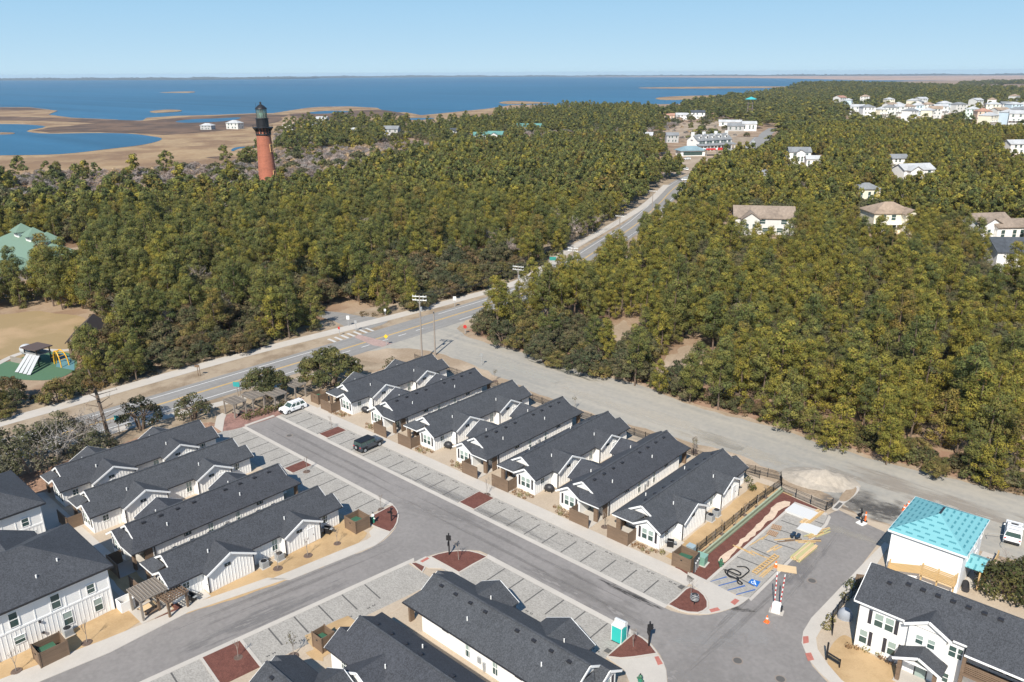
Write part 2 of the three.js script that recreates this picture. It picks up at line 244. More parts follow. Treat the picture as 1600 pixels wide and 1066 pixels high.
// side road that leaves the highway towards the lighthouse, with its crosswalk bars
struct('side_road', sheet(smooth([[-143.02,105.04], [-143.34,113.99], [-147.66,114.37], [-153.38,112.22], [-157.67,111.37], [-162.81,108.37], [-159.80,105.89], [-153.45,105.83]], 3), 0.045), M.highway);
for (let i = 0; i < 7; i++) { const a = [-141.7, 96.5 + i * 1.75]; struct('crosswalk_bar', sheet([[a[0] - 1.5, a[1]], [a[0] + 1.5, a[1] - 0.2], [a[0] + 1.5, a[1] + 0.45], [a[0] - 1.5, a[1] + 0.65]], 0.06), plain(0.52, 0.51, 0.49, 0.8)); }
struct('brick_crossing', sheet([[-140.73,103.28], [-130.08,104.25], [-129.81,101.35], [-132.22,100.65], [-139.73,101.41]], 0.062), mottled([0.36, 0.255, 0.225], 0.3, 6));
// wide gravel road north of the cottages
const gravelPoly = [[-130.2, 97], [-128.4, 101.5], [-125, 104.5], [-118, 106.6], [-107, 106.4], [-94, 104.3], [-78, 102.8], [-62, 103.6], [-48, 105.2], [-40, 103.4], [-33, 102.2], [-28, 99.6], [-22, 100.4], [-10, 101.5], [6, 101], [40, 101], [130, 100], [130, 118], [60, 118.6], [20, 119.4], [-13, 119.6], [-21, 118.8], [-29, 117.6], [-38, 117.2], [-50, 118.2], [-61, 117.2], [-76, 119.4], [-90, 118.6], [-108, 118.8], [-116, 118.3], [-122, 118.6], [-127, 121], [-130.3, 127]];
struct('dirt_ground', sheet(ragged([[-130, 92], [-112, 98], [-30, 96], [-20, 99], [132, 98], [132, 124], [20, 123.5], [-20, 122], [-60, 121], [-100, 123], [-124, 126.5], [-130.5, 136]], 3, 0.9), 0.03), M.sandy);
struct('litter_ground', sheet(ragged([[-124.5, 121.5], [-108, 120], [-90, 119.6], [-76, 120.4], [-61, 118.4], [-49, 119.4], [-38, 118.4], [-29, 118.8], [-13, 120.6], [20, 120.4], [132, 119.5], [132, 128], [20, 128], [-60, 127], [-100, 127], [-126, 131]], 2.5, 0.7), 0.034), M.litter);
struct('gravel_road', sheet(ragged(gravelPoly, 2.2, 0.45), 0.04), M.gravel);
const softAlpha = (s) => { const n = 128, d = new Uint8Array(n * n * 4); for (let j = 0; j < n; j++) for (let i = 0; i < n; i++) { const x = (i / n - 0.5) * 2, y = (j / n - 0.5) * 2, q = F4[((j * 4 + s * 37) % NS) * NS + ((i * 4 + s * 91) % NS)], a = Math.max(0, Math.min(1, (1 - Math.hypot(x, y) + (q - 0.5) * 1.7) * 1.6)) * Math.min(1, (1 - Math.max(Math.abs(x), Math.abs(y))) * 6), k = (j * n + i) * 4; d[k] = d[k + 1] = d[k + 2] = 255 * a * (0.5 + q * 0.7); d[k + 3] = 255; } const t = new THREE.DataTexture(d, n, n); t.magFilter = THREE.LinearFilter; t.needsUpdate = true; return t; };
const stainAlpha = [1, 2, 3].map(softAlpha);
function stain([u, v], w, d, turn, c, op, y, i = 0) {
  const g = new THREE.PlaneGeometry(w, d).rotateX(-Math.PI / 2), m = plain(...c, 0.95, { transparent: true, opacity: op, alphaMap: stainAlpha[i] });
  const o = part(scene, numbered('ground_stain'), g, m, 'structure'); o.position.set(u, y, -v); o.rotation.y = turn;
}
stain([-26.56,102.93], 9, 5, 0.1, [0.09, 0.085, 0.08], 0.8, 0.06); stain([-28.75,102.67], 15, 9, 0.2, [0.17, 0.155, 0.14], 0.6, 0.055, 1); stain([-49.77,107.14], 22, 5, 0, [0.5, 0.45, 0.37], 0.5, 0.055, 2);
stain([-76.14,100.24], 40, 5, 0, [0.30, 0.29, 0.26], 0.35, 0.055, 1); stain([-91.36,115.75], 20, 1.6, -0.05, [0.15, 0.15, 0.12], 0.75, 0.056, 2); stain([-68.65,108.67], 40, 5, 0, [0.55, 0.5, 0.42], 0.4, 0.055);
stain([-22.81,111.08], 30, 6, 0, [0.33, 0.28, 0.23], 0.5, 0.055, 2); stain([-97.07,110.73], 26, 5, 0, [0.52, 0.5, 0.44], 0.4, 0.055, 2);
// ---------------------------------------------------------------- the estate's own ground
struct('yard_ground', sheet([[-119, 96], [-119, 60], [-112, 52], [-124, 40], [-124, -40], [60, -40], [60, 101], [-28, 99.4], [-35, 100.6], [-112, 100.4]], 0.034), M.yard);
const street = [[-114.9, 60.06], [-114.9, 65.65], [-37.1, 65.65], [-36.26,65.65], [-35.43,65.87], [-34.49,66.28], [-33.52,67.00], [-32.70,67.95], [-32.10,68.99], [-31.56,70.14], [-31.16,71.23], [-30.97,72.45], [-30.91,73.72], [-30.85,75.66], [-31.24,96.71], [-30.66,99.08], [-27.18,98.08], [-23.93,97.49], [-23.74,87.89], [-23.96,79.61], [-24.26,74.48], [-24.09,72.41], [-23.58,70.71], [-22.59,69.02], [-21.19,67.55], [-19.49,66.49], [-15.96,65.14], [-13.88,57.85], [-24.79,48.08], [-30.59,55.88], [-31.84,57.56], [-33.29,58.83], [-35.27,59.88], [-37.7, 60.06], [-58.7, 60.06], [-59.94,59.97], [-60.97,59.33], [-62.16,58.27], [-63.09,56.98], [-63.76,55.46], [-64.35,52.86], [-65.23,46.30], [-67.26,31.97], [-68.66,21.85], [-69.63,13.05], [-77.39,6.11], [-76.33,15.45], [-75.44,21.81], [-75.58,30.20], [-73.69,37.31], [-72.74,40.92], [-71.37,47.95], [-70.67,50.04], [-70.53,52.13], [-70.66,53.56], [-71.08,54.95], [-71.76,56.37], [-72.95,57.81], [-74.32,58.96], [-76.38,59.79], [-79.4, 60.06]];
struct('estate_road', sheet(street, 0.044), M.asphalt);
stain([-41.42,65.13], 9, 0.9, 0.02, [0.05, 0.047, 0.045], 0.85, 0.052, 0); stain([-31.08,70.71], 4.5, 0.9, 0.5, [0.07, 0.065, 0.06], 0.6, 0.052, 1); stain([-28.68,68.17], 7, 6, 0.3, [0.42, 0.41, 0.40], 0.25, 0.052, 2); stain([-31.21,63.90], 9, 3, 0.6, [0.36, 0.35, 0.34], 0.3, 0.052, 1); stain([-65.79,67.20], 30, 1.6, 0, [0.18, 0.175, 0.175], 0.35, 0.052, 2); stain([-74.10,66.73], 30, 1.6, 0, [0.18, 0.175, 0.175], 0.3, 0.052, 1);
for (const [p, w, d, t, c] of [[[-95, 63.6], 38, 0.8, 0, 0.15], [[-92, 62], 44, 0.7, 0, 0.16], [[-60, 63.8], 40, 0.8, 0, 0.15], [[-56, 61.9], 40, 0.7, 0, 0.155], [[-70.2, 42], 0.8, 26, -0.16, 0.15], [[-72, 40], 0.8, 30, -0.16, 0.155], [[-29.5, 70], 0.9, 26, -0.05, 0.15], [[-31, 74], 0.8, 26, 0, 0.155], [[-28, 84], 0.8, 22, 0.05, 0.27], [[-70, 63], 16, 5, 0.3, 0.25], [[-46, 62], 20, 5, 0, 0.17], [[-30, 58], 12, 9, 0.4, 0.26], [[-34, 50], 8, 14, 0.1, 0.17]]) stain(p, w, d, t, [c * 1.06, c, c * 0.95], 0.28, 0.0515 + R() * 0.0004, Math.floor(R() * 3));
stain([-30.01,83.27], 6, 14, 0.1, [0.2, 0.19, 0.19], 0.4, 0.052, 2); stain([-68.76,35.92], 3, 20, -0.15, [0.18, 0.175, 0.175], 0.35, 0.052, 0); stain([-27.18,94.21], 9, 2, 0.1, [0.4, 0.37, 0.32], 0.5, 0.053, 2);
// parking strips: concrete ribbon, pavers with dark bay lines, number plates set in at the head of each bay
function parking(name, plan, y, lines, plates) {
  const g = new THREE.Group(); g.name = numbered(name); g.userData.kind = 'structure'; scene.add(g);
  part(g, 'paving', sheet(plan, y), M.paver);
  for (const [a, b] of lines) { const L = Math.hypot(b[0] - a[0], b[1] - a[1]), nx = -(b[1] - a[1]) / L * 0.08, ny = (b[0] - a[0]) / L * 0.08; part(g, 'bay_line', sheet([[a[0] + nx, a[1] + ny], [b[0] + nx, b[1] + ny], [b[0] - nx, b[1] - ny], [a[0] - nx, a[1] - ny]], y + 0.006), M.paverDark); }
  for (const [[u, v], t] of plates) { const m = mb(); for (let i = 0; i < 5; i++) if (i !== 2) m.box(-0.5 + i * 0.21, y + 0.003, -0.11, -0.36 + i * 0.21, y + 0.009, 0.11); const o = part(g, 'bay_marker', m, M.paverDark); o.position.set(u, 0, -v); o.rotation.y = t; }
  return g;
}
const BW = 2.9;
{ // north of the street
  const l = [], q = [];
  for (let k = 0; k < 26; k++) { const u = -40.23 - k * 3.015; if (u < -114) break; l.push([[u, 66.35], [u, 69.5]]); q.push([[u + 1.5, 70.15], 0]); }
  parking('parking_area', [[-116.4, 66.25], [-37.0, 66.25], [-37.0, 70.7], [-116.4, 70.7]], 0.05, l, q);
  struct('kerb', mb().prism([[-116.4, 65.6], [-37.0, 65.6], [-37.0, 66.25], [-116.4, 66.25]], 0, 0.062), M.concrete);
  struct('sidewalk', mb().prism([[-116.4, 70.7], [-37.2, 70.7], [-37.2, 72.4], [-39.4, 72.9], [-112.4, 72.6], [-116.4, 72.6]], 0, 0.10), M.concrete);
  struct('sidewalk', mb().prism([[-112.4, 72.6], [-109.4, 72.6], [-109.4, 75], [-112.4, 75]], 0, 0.096), M.concrete);
}
{ // south of the street, behind the western cottages and behind the southern ones
  const l = [], q = [];
  for (let k = 0; k < 13; k++) { const u = -79.6 - k * 3.01; if (u < -115) break; l.push([[u, 59.35], [u, 55.9]]); }
  parking('parking_area', [[-116, 53.8], [-78.6, 53.8], [-76.9, 55.6], [-76.9, 59.45], [-116, 59.45]], 0.05, l, q);
  struct('kerb', mb().prism([[-116, 59.45], [-76.9, 59.45], [-76.6, 60.1], [-116, 60.1]], 0, 0.062), M.concrete);
  struct('kerb', mb().prism([[-115.5, 60.1], [-114.9, 60.1], [-114.9, 65.6], [-115.5, 65.6]], 0, 0.11), M.concrete);
  const l2 = [], q2 = [];
  for (let k = 0; k < 9; k++) { const u = -55.13 + k * 2.99; if (u > -38) break; l2.push([[u, 59.3], [u, 56.0]]); q2.push([[u + 1.5, 55.1], 0]); }
  parking('parking_area', [[-61.0, 54.2], [-37.2, 54.2], [-37.2, 59.4], [-58.2, 59.4]], 0.05, l2, q2);
  struct('kerb', mb().prism([[-58.4, 59.4], [-37.2, 59.4], [-37.0, 60.1], [-58.7, 60.1]], 0, 0.062), M.concrete);
}
{ // along the lower street
  const a = [-67.13,31.68], b = [-64.40,52.46], ea = [-63.99,31.30], L = Math.hypot(b[0] - a[0], b[1] - a[1]), dx = (b[0] - a[0]) / L, dy = (b[1] - a[1]) / L, nx = dy, ny = -dx, at = (s, t) => [a[0] + dx * s + nx * t, a[1] + dy * s + ny * t];
  const l = [], q = [];
  for (let k = 1; k < 6; k++) { l.push([at(k * 2.93, 0.1), at(k * 2.93, 3.5)]); q.push([at(k * 2.93 - 1.5, 4.1), Math.atan2(dy, dx)]); }
  q.push([at(-6.2, 4.0), Math.atan2(dy, dx)]);
  parking('parking_area', [at(0.15, 0), at(L - 0.2, 0), at(L + 0.4, 5.1), at(0.15, 5.1)], 0.05, l, q);
  parking('parking_area', [at(-18, 0), at(-4.3, 0), at(-4.3, 5.1), at(-18, 5.1)], 0.05, [[at(-7.2, 0.1), at(-7.2, 3.5)], [at(-10.1, 0.1), at(-10.1, 3.5)], [at(-13, 0.1), at(-13, 3.5)]], []);
  struct('kerb', mb().prism([at(-20, -0.65), at(L + 1, -0.65), at(L + 0.6, 0), at(-20, 0)], 0, 0.062), M.concrete);
  struct('kerb', mb().prism([at(-0.2, 0), at(0.15, 0), at(0.15, 5.1), at(-0.2, 5.1)], 0, 0.11), M.concrete);
  struct('kerb', mb().prism([at(-4.3, 0), at(-4.05, 0), at(-4.05, 5.1), at(-4.3, 5.1)], 0, 0.11), M.concrete);
  struct('mulch_bed', mb().prism([at(-4.05, 0), at(-0.2, 0), at(-0.2, 5.1), at(-4.05, 5.1)], 0, 0.09), M.mulch);
  struct('sidewalk', mb().prism([at(-20, 5.1), at(L + 2, 5.1), at(L + 2, 6.5), at(-20, 6.5)], 0, 0.06), M.yard);
}
// beds and islands: a raised kerb with mulch inside
function bed(plan, inset = 0.16, rag = 0) {
  struct('kerb', mb().prism(plan, 0, 0.13), M.concrete);
  const c = plan.reduce((s, p) => [s[0] + p[0] / plan.length, s[1] + p[1] / plan.length], [0, 0]);
  struct('mulch_bed', mb().prism(plan.map(([x, d]) => { const L = Math.hypot(x - c[0], d - c[1]); return [c[0] + (x - c[0]) * (1 - inset / L * 1.35), c[1] + (d - c[1]) * (1 - inset / L * 1.35)]; }), 0, 0.15), M.mulch);
}
bed([[-103.2, 66.3], [-100.8, 66.3], [-100.8, 70.4], [-103.2, 70.4]]); bed([[-70.3, 66.3], [-67.3, 66.3], [-67.3, 70.5], [-70.3, 70.5]]); bed([[-97.0, 55.8], [-94.6, 55.8], [-94.6, 59.4], [-97.0, 59.4]]);
bed([[-76.58,59.88], [-75.79,59.72], [-74.74,59.29], [-73.74,58.64], [-72.48,57.33], [-71.76,56.16], [-71.44,55.20], [-72.81,54.87], [-74.26,54.65], [-76.52,54.67], [-76.53,57.12]]);
bed([[-63.57,54.94], [-63.35,55.88], [-62.77,57.11], [-61.91,58.26], [-60.79,59.15], [-59.49,59.53], [-58.29,59.64], [-58.41,57.27], [-58.53,54.97], [-60.45,54.92]]);
bed([[-64.35,52.50], [-64.09,52.95], [-63.42,53.20], [-62.31,53.14], [-61.82,52.16]]);
bed([[-37.06,66.23], [-37.00,67.80], [-37.03,70.11], [-36.82,70.82], [-35.72,70.88], [-34.81,70.52], [-33.93,69.77], [-33.38,68.77], [-33.43,67.88], [-33.73,67.18], [-34.63,66.52], [-35.63,66.21]]);
bed([[-37.24,54.99], [-37.30,57.32], [-37.17,59.91], [-36.03,59.85], [-34.71,59.47], [-33.61,58.85], [-34.29,57.78], [-35.09,56.66], [-36.12,55.62]]);
struct('sidewalk', mb().prism([[-33.35,68.79], [-33.43,67.88], [-33.63,67.19], [-32.87,67.91], [-32.13,69.04], [-31.54,70.30], [-31.12,71.34], [-30.95,72.32], [-30.85,73.48], [-31.99,72.85], [-33.21,72.92], [-35.66,73.15], [-38.56,73.27], [-37.74,71.50], [-36.67,71.11], [-35.65,70.94], [-34.64,70.47], [-33.81,69.69]], 0, 0.10), M.concrete);
struct('sidewalk', mb().prism([[-37.11,54.95], [-36.08,55.56], [-35.05,56.61], [-34.25,57.72], [-33.57,58.79], [-32.59,58.21], [-31.64,57.27], [-30.43,55.46], [-31.92,52.47], [-33.66,53.71], [-34.88,54.67]], 0, 0.10), M.concrete);
struct('sidewalk', mb().prism([[-74.18,39.30], [-72.32,40.96], [-71.19,47.81], [-70.53,52.13], [-70.75,53.39], [-71.22,54.87], [-71.38,55.15], [-72.77,54.84], [-74.00,54.63], [-73.58,53.47], [-72.53,53.01], [-72.34,52.32], [-72.83,49.03]], 0, 0.10), M.concrete);
struct('sidewalk', mb().prism([[-78.28,6.80], [-77.94,12.43], [-76.33,15.45], [-75.44,21.81], [-75.58,30.20], [-73.69,37.31], [-72.74,40.84], [-74.65,39.39], [-76.64,31.11], [-77.86,22.25], [-78.98,16.16], [-80.58,7.34]], 0, 0.10), M.concrete);
struct('sidewalk', mb().prism([[-63.51,54.92], [-60.40,54.87], [-58.46,54.90], [-57.23,54.49], [-60.59,54.42], [-62.03,53.26], [-63.46,53.24], [-64.12,52.98], [-64.14,53.76], [-64.04,54.61]], 0, 0.10), M.concrete);
const paving = mottled([0.40, 0.14, 0.11], 0.25, 2);
for (const p of [[[-32.05,71.26], [-31.96,72.22], [-31.42,72.20], [-31.45,71.12]], [[-33.19,68.57], [-32.67,69.51], [-32.21,69.26], [-32.77,68.25]], [[-33.60,58.18], [-33.35,58.53], [-32.44,57.90], [-32.69,57.40]], [[-23.70,71.10], [-23.31,71.55], [-22.87,70.62], [-23.22,70.05]], [[-22.49,68.79], [-22.10,69.29], [-21.44,68.48], [-21.82,67.90]], [[-63.76,53.51], [-63.74,54.66], [-63.32,54.62], [-63.35,53.53]]]) struct('tactile_paving', sheet(p, 0.118), paving);
struct('sidewalk', mb().prism([[-23.34,95.09], [-22.66,94.74], [-22.32,87.02], [-22.45,81.27], [-22.77,76.53], [-22.74,73.40], [-22.61,71.84], [-21.81,70.28], [-20.27,68.86], [-18.34,67.52], [-16.00,66.92], [-17.35,65.71], [-19.23,66.61], [-20.47,67.19], [-21.97,68.26], [-23.43,70.12], [-24.02,71.92], [-24.27,74.61], [-24.05,79.84], [-23.74,87.89]], 0, 0.10), M.concrete);
// lawns of dormant, straw-coloured grass
const lawn = (p, y = 0.06) => struct('lawn', sheet(ragged(p, 1.2, 0.12), y), M.straw);
lawn([[-42.2, 74.2], [-36.9, 73.9], [-36.9, 99], [-42.3, 99]]); lawn([[-78.2, 29], [-75.9, 29], [-73.6, 36], [-71.6, 45], [-72.2, 50.5], [-73.6, 53.2], [-79, 53.2], [-77, 44], [-77, 33]]);
lawn([[-82.2, 2], [-77.4, 2], [-77.2, 14], [-77.6, 24], [-78.4, 28.5], [-82.2, 26.4]]); lawn(smooth([[-20.56,74.29], [-19.77,74.23], [-17.64,73.14], [-14.21,72.80], [-14.13,71.05], [-15.09,67.73], [-17.36,66.99], [-19.27,67.94], [-20.39,69.25], [-20.91,71.20], [-20.92,73.20]], 4), 0.055);
lawn([[-92, 27], [-83, 27], [-83, 29.6], [-92, 29.6]]); lawn([[-60.47,35.05], [-60.20,36.25], [-58.86,36.05], [-58.11,35.53], [-59.12,34.97]], 0.07); lawn([[-118.5, 93.5], [-118.5, 84], [-112, 84], [-112, 93.5]], 0.06);
lawn([[-58.6, 35.5], [-62.8, 36.5], [-62, 41.5], [-58.6, 41.5]], 0.065);
// bark strips beside the highway walk
struct('mulch_bed', sheet(smooth([[-121.69,59.99], [-120.96,64.32], [-118.61,67.33], [-117.92,71.81], [-118.10,73.63], [-116.24,70.38], [-114.71,66.16], [-114.99,60.21], [-116.17,56.65]], 4), 0.065), mottled([0.24, 0.135, 0.11], 0.7, 4));
struct('mulch_bed', sheet(ragged([[-124.4, 20], [-117.5, 20], [-115.5, 40], [-116, 58.5], [-121, 57], [-124, 48]], 2, 0.4), 0.06), mottled([0.27, 0.165, 0.11], 0.8, 5));
struct('sidewalk', mb().prism([[-118.69,56.42], [-115.74,56.28], [-120.13,59.05], [-121.75,60.30], [-123.02,60.28], [-122.43,58.88]], 0, 0.1), M.concrete);
// parking by the gate, with its bark bed
struct('mulch_bed', sheet([[-40.21,72.44], [-39.55,76.60], [-38.39,98.41], [-38.21,98.47], [-31.68,97.39], [-35.69,96.84], [-35.78,96.39], [-35.88,72.63], [-37.83,72.84]], 0.07), M.mulch);
struct('sand_strip', sheet(ragged([[-37.00,77.66], [-36.91,81.76], [-37.17,88.21], [-37.55,95.20], [-37.03,96.44], [-36.30,96.70], [-35.98,95.63], [-36.39,94.15], [-36.30,88.28], [-36.31,82.30], [-36.16,77.96], [-36.58,77.29]], 0.9, 0.2), 0.085), M.paleSand);
{
  const P = [[-35.73,72.62], [-35.56,96.40], [-31.12,96.61], [-30.76,94.25], [-30.85,77.94], [-30.87,73.36]];
  const bay = parking('parking_area', P, 0.062, [[[-35.81,72.88], [-32.28,72.76]], [[-35.71,76.45], [-31.41,75.79]], [[-35.72,79.86], [-31.03,80.04]], [[-35.30,82.88], [-32.53,82.70]], [[-35.01,85.72], [-31.01,86.07]], [[-34.46,89.06], [-31.91,89.14]], [[-35.21,91.36], [-32.33,91.46]], [[-31.87,94.15], [-30.71,94.12]]].map((q) => q), []);
  struct('kerb', mb().prism([[-36.07,72.60], [-35.70,72.57], [-35.49,96.34], [-31.28,96.47], [-31.26,96.96], [-35.83,97.03]], 0, 0.14), M.concrete);
  struct('kerb', mb().prism([[-30.83,73.27], [-30.76,77.74], [-30.66,94.34], [-31.07,96.84], [-30.65,96.49], [-30.24,94.36], [-30.39,77.80], [-30.46,73.05]], 0, 0.066), M.concrete);
  const blue = plain(0.055, 0.125, 0.32, 0.8);
  for (const [a, b] of [[[470, 885], [620, 845]], [[540, 920], [720, 880]], [[620, 968], [800, 925]], [[710, 1008], [890, 962]]]) { }
  for (const q of [[[-35.61,73.15], [-35.59,73.38], [-34.73,75.38], [-34.53,75.33]], [[-34.51,73.03], [-34.54,73.27], [-33.41,75.55], [-33.24,75.42]], [[-33.32,72.96], [-33.36,73.19], [-32.34,75.29], [-32.15,75.13]], [[-32.23,72.88], [-32.25,73.12], [-31.14,75.34], [-30.97,75.21]]]) part(bay, 'hatch_line', sheet(q, 0.07), blue);
  // access symbol painted on a blue square
  const cv = document.createElement('canvas'); cv.width = cv.height = 128; const x = cv.getContext('2d');
  x.fillStyle = '#1766b5'; x.fillRect(0, 0, 128, 128); x.strokeStyle = x.fillStyle = '#f4f6f8'; x.lineWidth = 9; x.lineCap = 'round';
  x.beginPath(); x.arc(52, 26, 9, 0, 7); x.fill(); x.beginPath(); x.moveTo(53, 40); x.lineTo(57, 70); x.lineTo(84, 70); x.lineTo(94, 98); x.lineTo(104, 95); x.stroke(); x.beginPath(); x.moveTo(54, 52); x.lineTo(78, 52); x.stroke(); x.beginPath(); x.arc(56, 82, 25, -2.4, -0.1 + 2.2, true); x.stroke(); x.beginPath(); x.arc(56, 82, 25, 0.3, 3.7); x.stroke();
  const t = new THREE.CanvasTexture(cv); t.colorSpace = THREE.SRGBColorSpace;
  const g = new THREE.BufferGeometry(), q = [[-32.28,75.98], [-31.11,75.85], [-31.26,77.07], [-32.28,76.89]];
  g.setAttribute('position', new THREE.Float32BufferAttribute([0, 1, 2, 0, 2, 3].flatMap((i) => [q[i][0], 0.075, -q[i][1]]), 3)); g.setAttribute('uv', new THREE.Float32BufferAttribute([0, 0, 1, 0, 1, 1, 0, 0, 1, 1, 0, 1], 2)); g.computeVertexNormals();
  part(bay, 'access_symbol', g, new THREE.MeshStandardMaterial({ map: t, roughness: 0.8 }));
}
struct('median_kerb', mb().prism(smooth([[-31.39,98.64], [-31.48,101.27], [-31.99,105.80], [-31.53,107.13], [-30.72,106.93], [-30.33,105.10], [-30.61,101.02], [-30.72,98.58]], 4), 0, 0.15), M.concrete);
struct('sand_strip', sheet(smooth([[-31.39,101.36], [-31.79,105.62], [-31.43,106.67], [-30.87,106.43], [-30.65,101.84]], 4), 0.158), M.sandy);
for (const p of [[[-31.24,98.94], [-31.24,100.97], [-30.73,100.84], [-30.76,99.03]], [[-37.87,69.76], [-37.80,70.35], [-37.24,70.36], [-37.26,69.63]], [[-37.90,55.41], [-37.89,56.04], [-37.31,56.06], [-37.33,55.47]]]) struct('drain_grate', sheet(p, 0.165), M.paverDark);
for (const p of [[-26.91,81.23], [-27.12,63.32], [-22.82,63.74], [-106.34,62.90], [-83.14,24.86]]) { const m = new THREE.CylinderGeometry(0.42, 0.42, 0.02, 20).translate(p[0], 0.055, -p[1]); struct('manhole_cover', m, M.paverDark); struct('manhole_ring', new THREE.CylinderGeometry(0.55, 0.55, 0.01, 20).translate(p[0], 0.053, -p[1]), plain(0.24, 0.2, 0.17, 0.9)); }
// clearing and playground ground on the far left, sandy clearings in the wood on the right
struct('lawn', sheet(ragged([[-229.67,40.55], [-220.36,54.40], [-216.82,61.94], [-202.41,67.21], [-186.46,65.08], [-174.34,59.19], [-176.75,54.89], [-180.13,49.76], [-183.59,43.56], [-187.61,31.04]], 3, 0.6), 0.05), mat(tex(30, (i, j, k) => mix([0.40, 0.275, 0.155], [0.30, 0.215, 0.105], ct(F1[k], 4) + (F3[k] - 0.5) * 0.6))));
struct('playground_ground', sheet(smooth([[-179.08,40.29], [-180.75,42.73], [-180.89,45.77], [-182.71,50.15], [-179.55,53.70], [-174.17,54.63], [-165.05,51.27], [-162.71,46.76], [-169.07,41.16], [-172.26,38.35]], 4), 0.06), plain(0.075, 0.155, 0.085, 0.9));
struct('playground_ground', sheet([[-178.68,53.39], [-173.51,54.46], [-165.00,51.32], [-170.01,49.64]], 0.07), plain(0.10, 0.23, 0.27, 0.9));
struct('path', sheet(ribbon(smooth([[-179.31,40.36], [-181.48,42.94], [-184.13,46.78], [-184.52,49.33], [-182.78,51.95], [-179.59,54.44], [-178.58,57.36], [-177.50,60.70]], 5, false), 1.6), 0.075), M.concrete);
struct('sandy_clearing', sheet(ragged([[-100.44,143.61], [-101.95,152.25], [-95.23,145.02], [-90.02,134.89], [-90.37,131.84], [-95.61,135.66]], 2, 0.8), 0.05), M.sandy);
struct('sandy_clearing', sheet(ragged([[-75.69,124.90], [-80.13,135.54], [-80.84,145.75], [-76.58,145.04], [-72.33,134.89], [-75.21,129.96], [-73.43,122.44]], 2, 0.8), 0.05), M.sandy);
struct('sandy_clearing', sheet(ragged([[-291.76,96.89], [-291.21,102.97], [-277.51,99.73], [-266.08,93.27], [-278.48,92.43]], 2, 0.8), 0.05), M.sandy);
struct('side_road', sheet(ribbon(smooth([[-258, 515], [-262, 545], [-300, 640], [-345, 745], [-372, 820]], 6, false), 11), 0.06), M.highway);
struct('lot_ground', sheet(ragged([[-249.66,413.97], [-293.86,499.66], [-298.5,551.6], [-291.2,577.9], [-262.33,531.13], [-263.50,496.56], [-251.91,446.75], [-238.97,414.70]], 8, 1), 0.055), M.sandy);
struct('sandy_clearing', sheet(ragged([[-438.4,703.0], [-506.7,839.5], [-465.9,902.5], [-386.3,791.2], [-341.1,675.3], [-357.8,625.9]], 10, 3), 0.06), M.sandy);

// ---------------------------------------------------------------- buildings
// A window set in a wall: frame with glazing bar, pane behind it. at: centre of the sill line in the wall's plane; n: outward direction as a turn about y.
function windowIn(parent, [x, y, z], w, h, turn, o = {}) {
  const f = mb(), t = 0.07, dpt = 0.06;
  f.box(-w / 2 - t, -t, 0, w / 2 + t, 0, dpt).box(-w / 2 - t, h, 0, w / 2 + t, h + t, dpt).box(-w / 2 - t, 0, 0, -w / 2, h, dpt).box(w / 2, 0, 0, w / 2 + t, h, dpt);
  if (!o.single) f.box(-w / 2, h * 0.48, 0.005, w / 2, h * 0.53, dpt - 0.01);
  const fr = part(parent, 'window', f, o.frame ?? M.trim); fr.position.set(x, y, z); fr.rotation.y = turn;
  if (o.blind) { const b = part(fr, 'pane', mb().box(-w / 2, h * 0.5, 0.002, w / 2, h, 0.025), M.blind); part(fr, 'pane', mb().box(-w / 2, 0, 0.002, w / 2, h * 0.5, 0.025), o.glass ?? M.glass); }
  else part(fr, 'pane', mb().box(-w / 2, 0, 0.002, w / 2, h, 0.025), o.glass ?? M.glass);
  return fr;
}
function doorIn(parent, [x, y, z], w, h, turn, m, frame = M.trim, label) {
  const d = part(parent, 'door', mb().box(-w / 2, 0, 0, w / 2, h, 0.05), m, null, label); d.position.set(x, y, z); d.rotation.y = turn;
  part(d, 'door_frame', mb().box(-w / 2 - 0.1, 0, 0, -w / 2, h + 0.1, 0.07).box(w / 2, 0, 0, w / 2 + 0.1, h + 0.1, 0.07).box(-w / 2, h, 0, w / 2, h + 0.1, 0.07), frame);
  part(d, 'handle', mb().box(w / 2 - 0.14, 1.0, 0.05, w / 2 - 0.08, 1.12, 0.1), M.black);
  return d;
}
const PI = Math.PI, HE = 2.62, SL = 0.6, HW = 3.6, RH = HE + HW * SL;
const tones = (q) => { const m = M.shingle.clone(); m.color.setRGB(...q); return m; }, shingles = [M.shingle, tones([1.1, 1.1, 1.08]), tones([0.9, 0.9, 0.93])];
